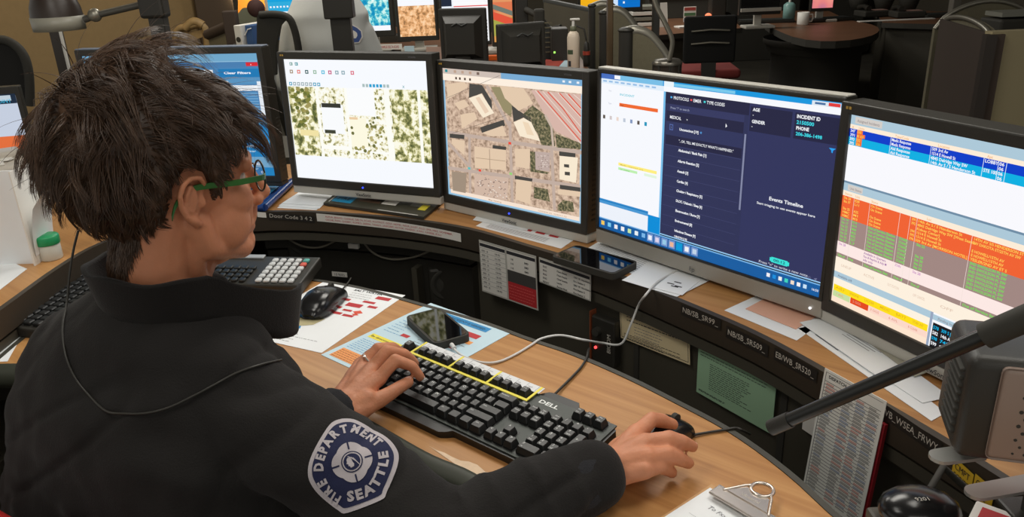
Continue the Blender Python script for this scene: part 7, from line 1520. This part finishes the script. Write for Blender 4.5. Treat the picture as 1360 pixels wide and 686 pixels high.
for nm, px, c_, w_ in (('white ring binder with a dark finger hole beside the brown post', 321, LBL, .042), ('blue binder with a pale cord over its spine', 336, mat('binder_blue', hx(52, 88, 140), .5), .045)):
    p = Q(px, 58, 4.45); t = thing('ring_binder', nm, 'binder', TR(p.x, 4.45, zb, R(-20))); h_ = Q(px, 33, 4.45).z - zb; m = MB(); m.box((0, .1, h_ / 2), (w_, .24, h_), c_, bev=.004); m.build('cover', t)
    m = MB(); (m.cyl((0, -.021, h_ * .3), (0, -.023, h_ * .3), .014, BLKM) if px == 321 else m.tube([(-.025, -.023, h_ * .5), (0, -.026, h_ * .8), (.02, -.023, h_ * .85)], .003, LBL)); m.build('finger_hole' if px == 321 else 'cord', t)
plain('lamplit_wall_panel', 'orange lit wall panel behind the arched panel', 'panel', lambda m: at_depth(m, [(316, 30), (316, -30), (352, -30), (352, 30)], 6.0, .03, mat('lamplit_orange', hx(226, 150, 50), .8)))  # lamp glow on the wall is put into the orange colour
area('wall_wash_light', Q(334, -30, 5.7), Q(334, 0, 6.0), .3, .3, 3.0, (1, .8, .5))
area('wall_wash_light', (-2.6, 3.6, 2.6), (-2.6, 4.6, 1.3), .8, .3, 12, (1, .86, .6))  # added lamp, out of view, brightening the left wall
plain('hanging_bag', 'dark red brown bag hanging at the top of the arched panel', 'bag', lambda m: m.sphere(Q(340, 11, 4.7), (.05, .04, .05), mat('bag_maroon', hx(60, 32, 28), .8)))
# seated colleague in a grey shirt
Yp = 4.35
sh_l, sh_r, ne = Q(378, 22, Yp), Q(492, 30, Yp), Q(432, -22, Yp)
per = thing('person', 'colleague seen from behind in a light grey uniform shirt with a blue shoulder patch', 'person', V((ne.x, Yp, 0)))
GSH = mat('shirt_grey', hx(205, 207, 204), .85, bump=.3, bscale=300)
mb = MB(); c = (sh_l + sh_r) / 2; ux = V((1, 0, 0)); uy = V((0, 1, 0)); hw = (sh_r.x - sh_l.x) / 2
loft(mb, [(V((c.x, Yp, ne.z + .02)), ux * .06, uy * .06), (V((c.x, Yp, ne.z - .06)), ux * hw * .72, uy * .08), (V((c.x, Yp, sh_l.z + .0)), ux * hw * .98, uy * .11), (V((c.x, Yp, sh_l.z - .15)), ux * hw * .95, uy * .13), (V((c.x, Yp, .75)), ux * hw * .85, uy * .13), (V((c.x, Yp, .55)), ux * hw * .85, uy * .14)], GSH)
el, er = Q(378, 110, Yp), Q(505, 95, Yp)
cap(mb, [sh_l + V((.05, 0, -.05)), el, el + V((.12, .22, -.02))], [.07, .055, .045], GSH); cap(mb, [sh_r + V((-.05, 0, -.05)), er, er + V((-.08, .22, -.0))], [.07, .058, .05], GSH)
vs, fs = fuse(mb, .011, 3, GSH, lambda v: .006 * noise.noise(v * 9)); 
bmb = MB(); cap(bmb, [V((c.x, Yp + .02, ne.z - .02)), V((c.x, Yp + .03, ne.z + .08))], [.05, .05], SKIN); ell(bmb, V((c.x, Yp + .04, ne.z + .19)), (ux, uy, BU), (.075, .095, .115), SKIN)
for s in (-1, 1): ell(bmb, V((c.x + s * .076, Yp + .04, ne.z + .18)), (ux, uy, BU), (.008, .02, .03), SKIN)
mb2 = bmb; cap(mb2, [er + V((-.08, .22, 0)), er + V((-.10, .36, .02))], [.032, .026], SKIN); cap(mb2, [el + V((.12, .22, -.02)), el + V((.16, .36, 0))], [.032, .026], SKIN)
for bse in (er + V((-.10, .36, .02)), el + V((.16, .36, 0))):
    ell(mb2, bse + V((0, .045, 0)), (ux, uy, BU), (.036, .045, .016), SKIN)
    for k in range(4): cap(mb2, [bse + V((-.027 + k * .018, .075, 0)), bse + V((-.03 + k * .02, .11, .0)), bse + V((-.03 + k * .02, .13, -.012))], [.009, .0085, .007], SKIN, 8)
    cap(mb2, [bse + V((-.03, .03, 0)), bse + V((-.055, .07, -.005))], [.011, .008], SKIN, 8)
loft(mb2, [(V((c.x, Yp, ne.z)), ux * .05, uy * .05), (V((c.x, Yp, sh_l.z - .05)), ux * hw * .7, uy * .08), (V((c.x, Yp, .6)), ux * hw * .7, uy * .1)], SKIN)
cap(mb2, [sh_l + V((.08, 0, -.08)), el, el + V((.12, .22, -.02))], [.04, .035, .03], SKIN); cap(mb2, [sh_r + V((-.08, 0, -.08)), er, er + V((-.08, .22, 0))], [.04, .035, .03], SKIN)
v2, f2 = fuse(mb2, .005, 3, SKIN); m = MB(); m.add(v2, f2, SKIN, True); m.build('body', per, world=True)
m = MB(); m.add(vs, fs, GSH, True); m.build('shirt', per, world=True); BV2 = BVHTree.FromPolygons(vs, fs)
m = MB(); ell(m, V((c.x, Yp + .02, ne.z + .21)), (ux, uy, BU), (.084, .098, .11), HAIRM); m.build('hair', per, world=True)
d = ray(469, 46).normalized(); h = BV2.ray_cast(CAM, d)
if h[0] is not None:
    zt = (h[1] * .6 - d * .4).normalized(); xv = V((0, 0, 1)).cross(zt).normalized(); yv = zt.cross(xv); F_ = Matrix(((xv.x, yv.x, zt.x, h[0].x), (xv.y, yv.y, zt.y, h[0].y), (xv.z, yv.z, zt.z, h[0].z), (0, 0, 0, 1)))
    m = MB(); 
    for s, mm, z in ((.052, LBL, .008), (.045, mat('patch_blue', hx(62, 88, 150), .7), .0095), (.022, LBL, .011)):
        pl_ = [(0, 1), (.5, .7), (.9, .3), (.9, -.3), (.5, -.85), (-.5, -.85), (-.9, -.3), (-.9, .3), (-.5, .7)]; m.prism([(a * s, b_ * s) for a, b_ in pl_], z - .004, z, mm, M=F_)
    m.build('shoulder_patch', per, world=True)
mb = MB(); 
for s in (-1, 1): cap(mb, [V((c.x + s * .09, Yp, .52)), V((c.x + s * .12, Yp + .42, .52)), V((c.x + s * .12, Yp + .40, .08))], [.085, .07, .05], TROU, 14)
mb.sphere((c.x, Yp, .54), (.17, .13, .09), TROU); vs, fs = fuse(mb, .01, 2, TROU); m = MB(); m.add(vs, fs, TROU, True); m.build('trousers', per, world=True)
# the colleague's chair, with an arched dark back to the left
Yk = 4.1; t = thing('office_chair', 'black office chair with a rounded arm loop, holding the colleague in the grey shirt', 'chair', V((c.x, Yp, 0)))
m = MB(); at_depth(m, [(341, 100), (341, 22), (344, 17), (384, 21), (372, 34), (366, 60), (366, 100)], Yk, .04, BLKM); m.build('backrest', t, world=True)
m = MB(); m.tube(smoothline([Q(345, 20, Yk), Q(365, 19, Yk), Q(382, 23, Yk), Q(390, 36, Yk), Q(396, 62, Yk), Q(400, 100, Yk)], 5), .018, BLKM, n=10); m.build('arm_loop', t, world=True)
m = MB(); m.box((c.x, Yp + .02, .42), (.5, .48, .07), BLKM, bev=.02); m.build('seat', t, world=True); m = MB(); m.cyl((c.x, Yp, .06), (c.x, Yp, .4), .03, BLK); m.build('column', t, world=True)
for k in range(5): a = k * 2 * math.pi / 5; m = MB(); m.tube([(c.x, Yp, .09), (c.x + .28 * math.cos(a), Yp + .28 * math.sin(a), .04)], [.025, .03], BLK); m.build('leg', t, world=True)
q = Q(341, 100, Yk); m = MB(); m.tube([(q.x + .05, Yk + .02, q.z + .03), (q.x + .1, Yk + .1, .5), (c.x, Yp, .4)], .02, BLK); m.build('back_bracket', t, world=True)
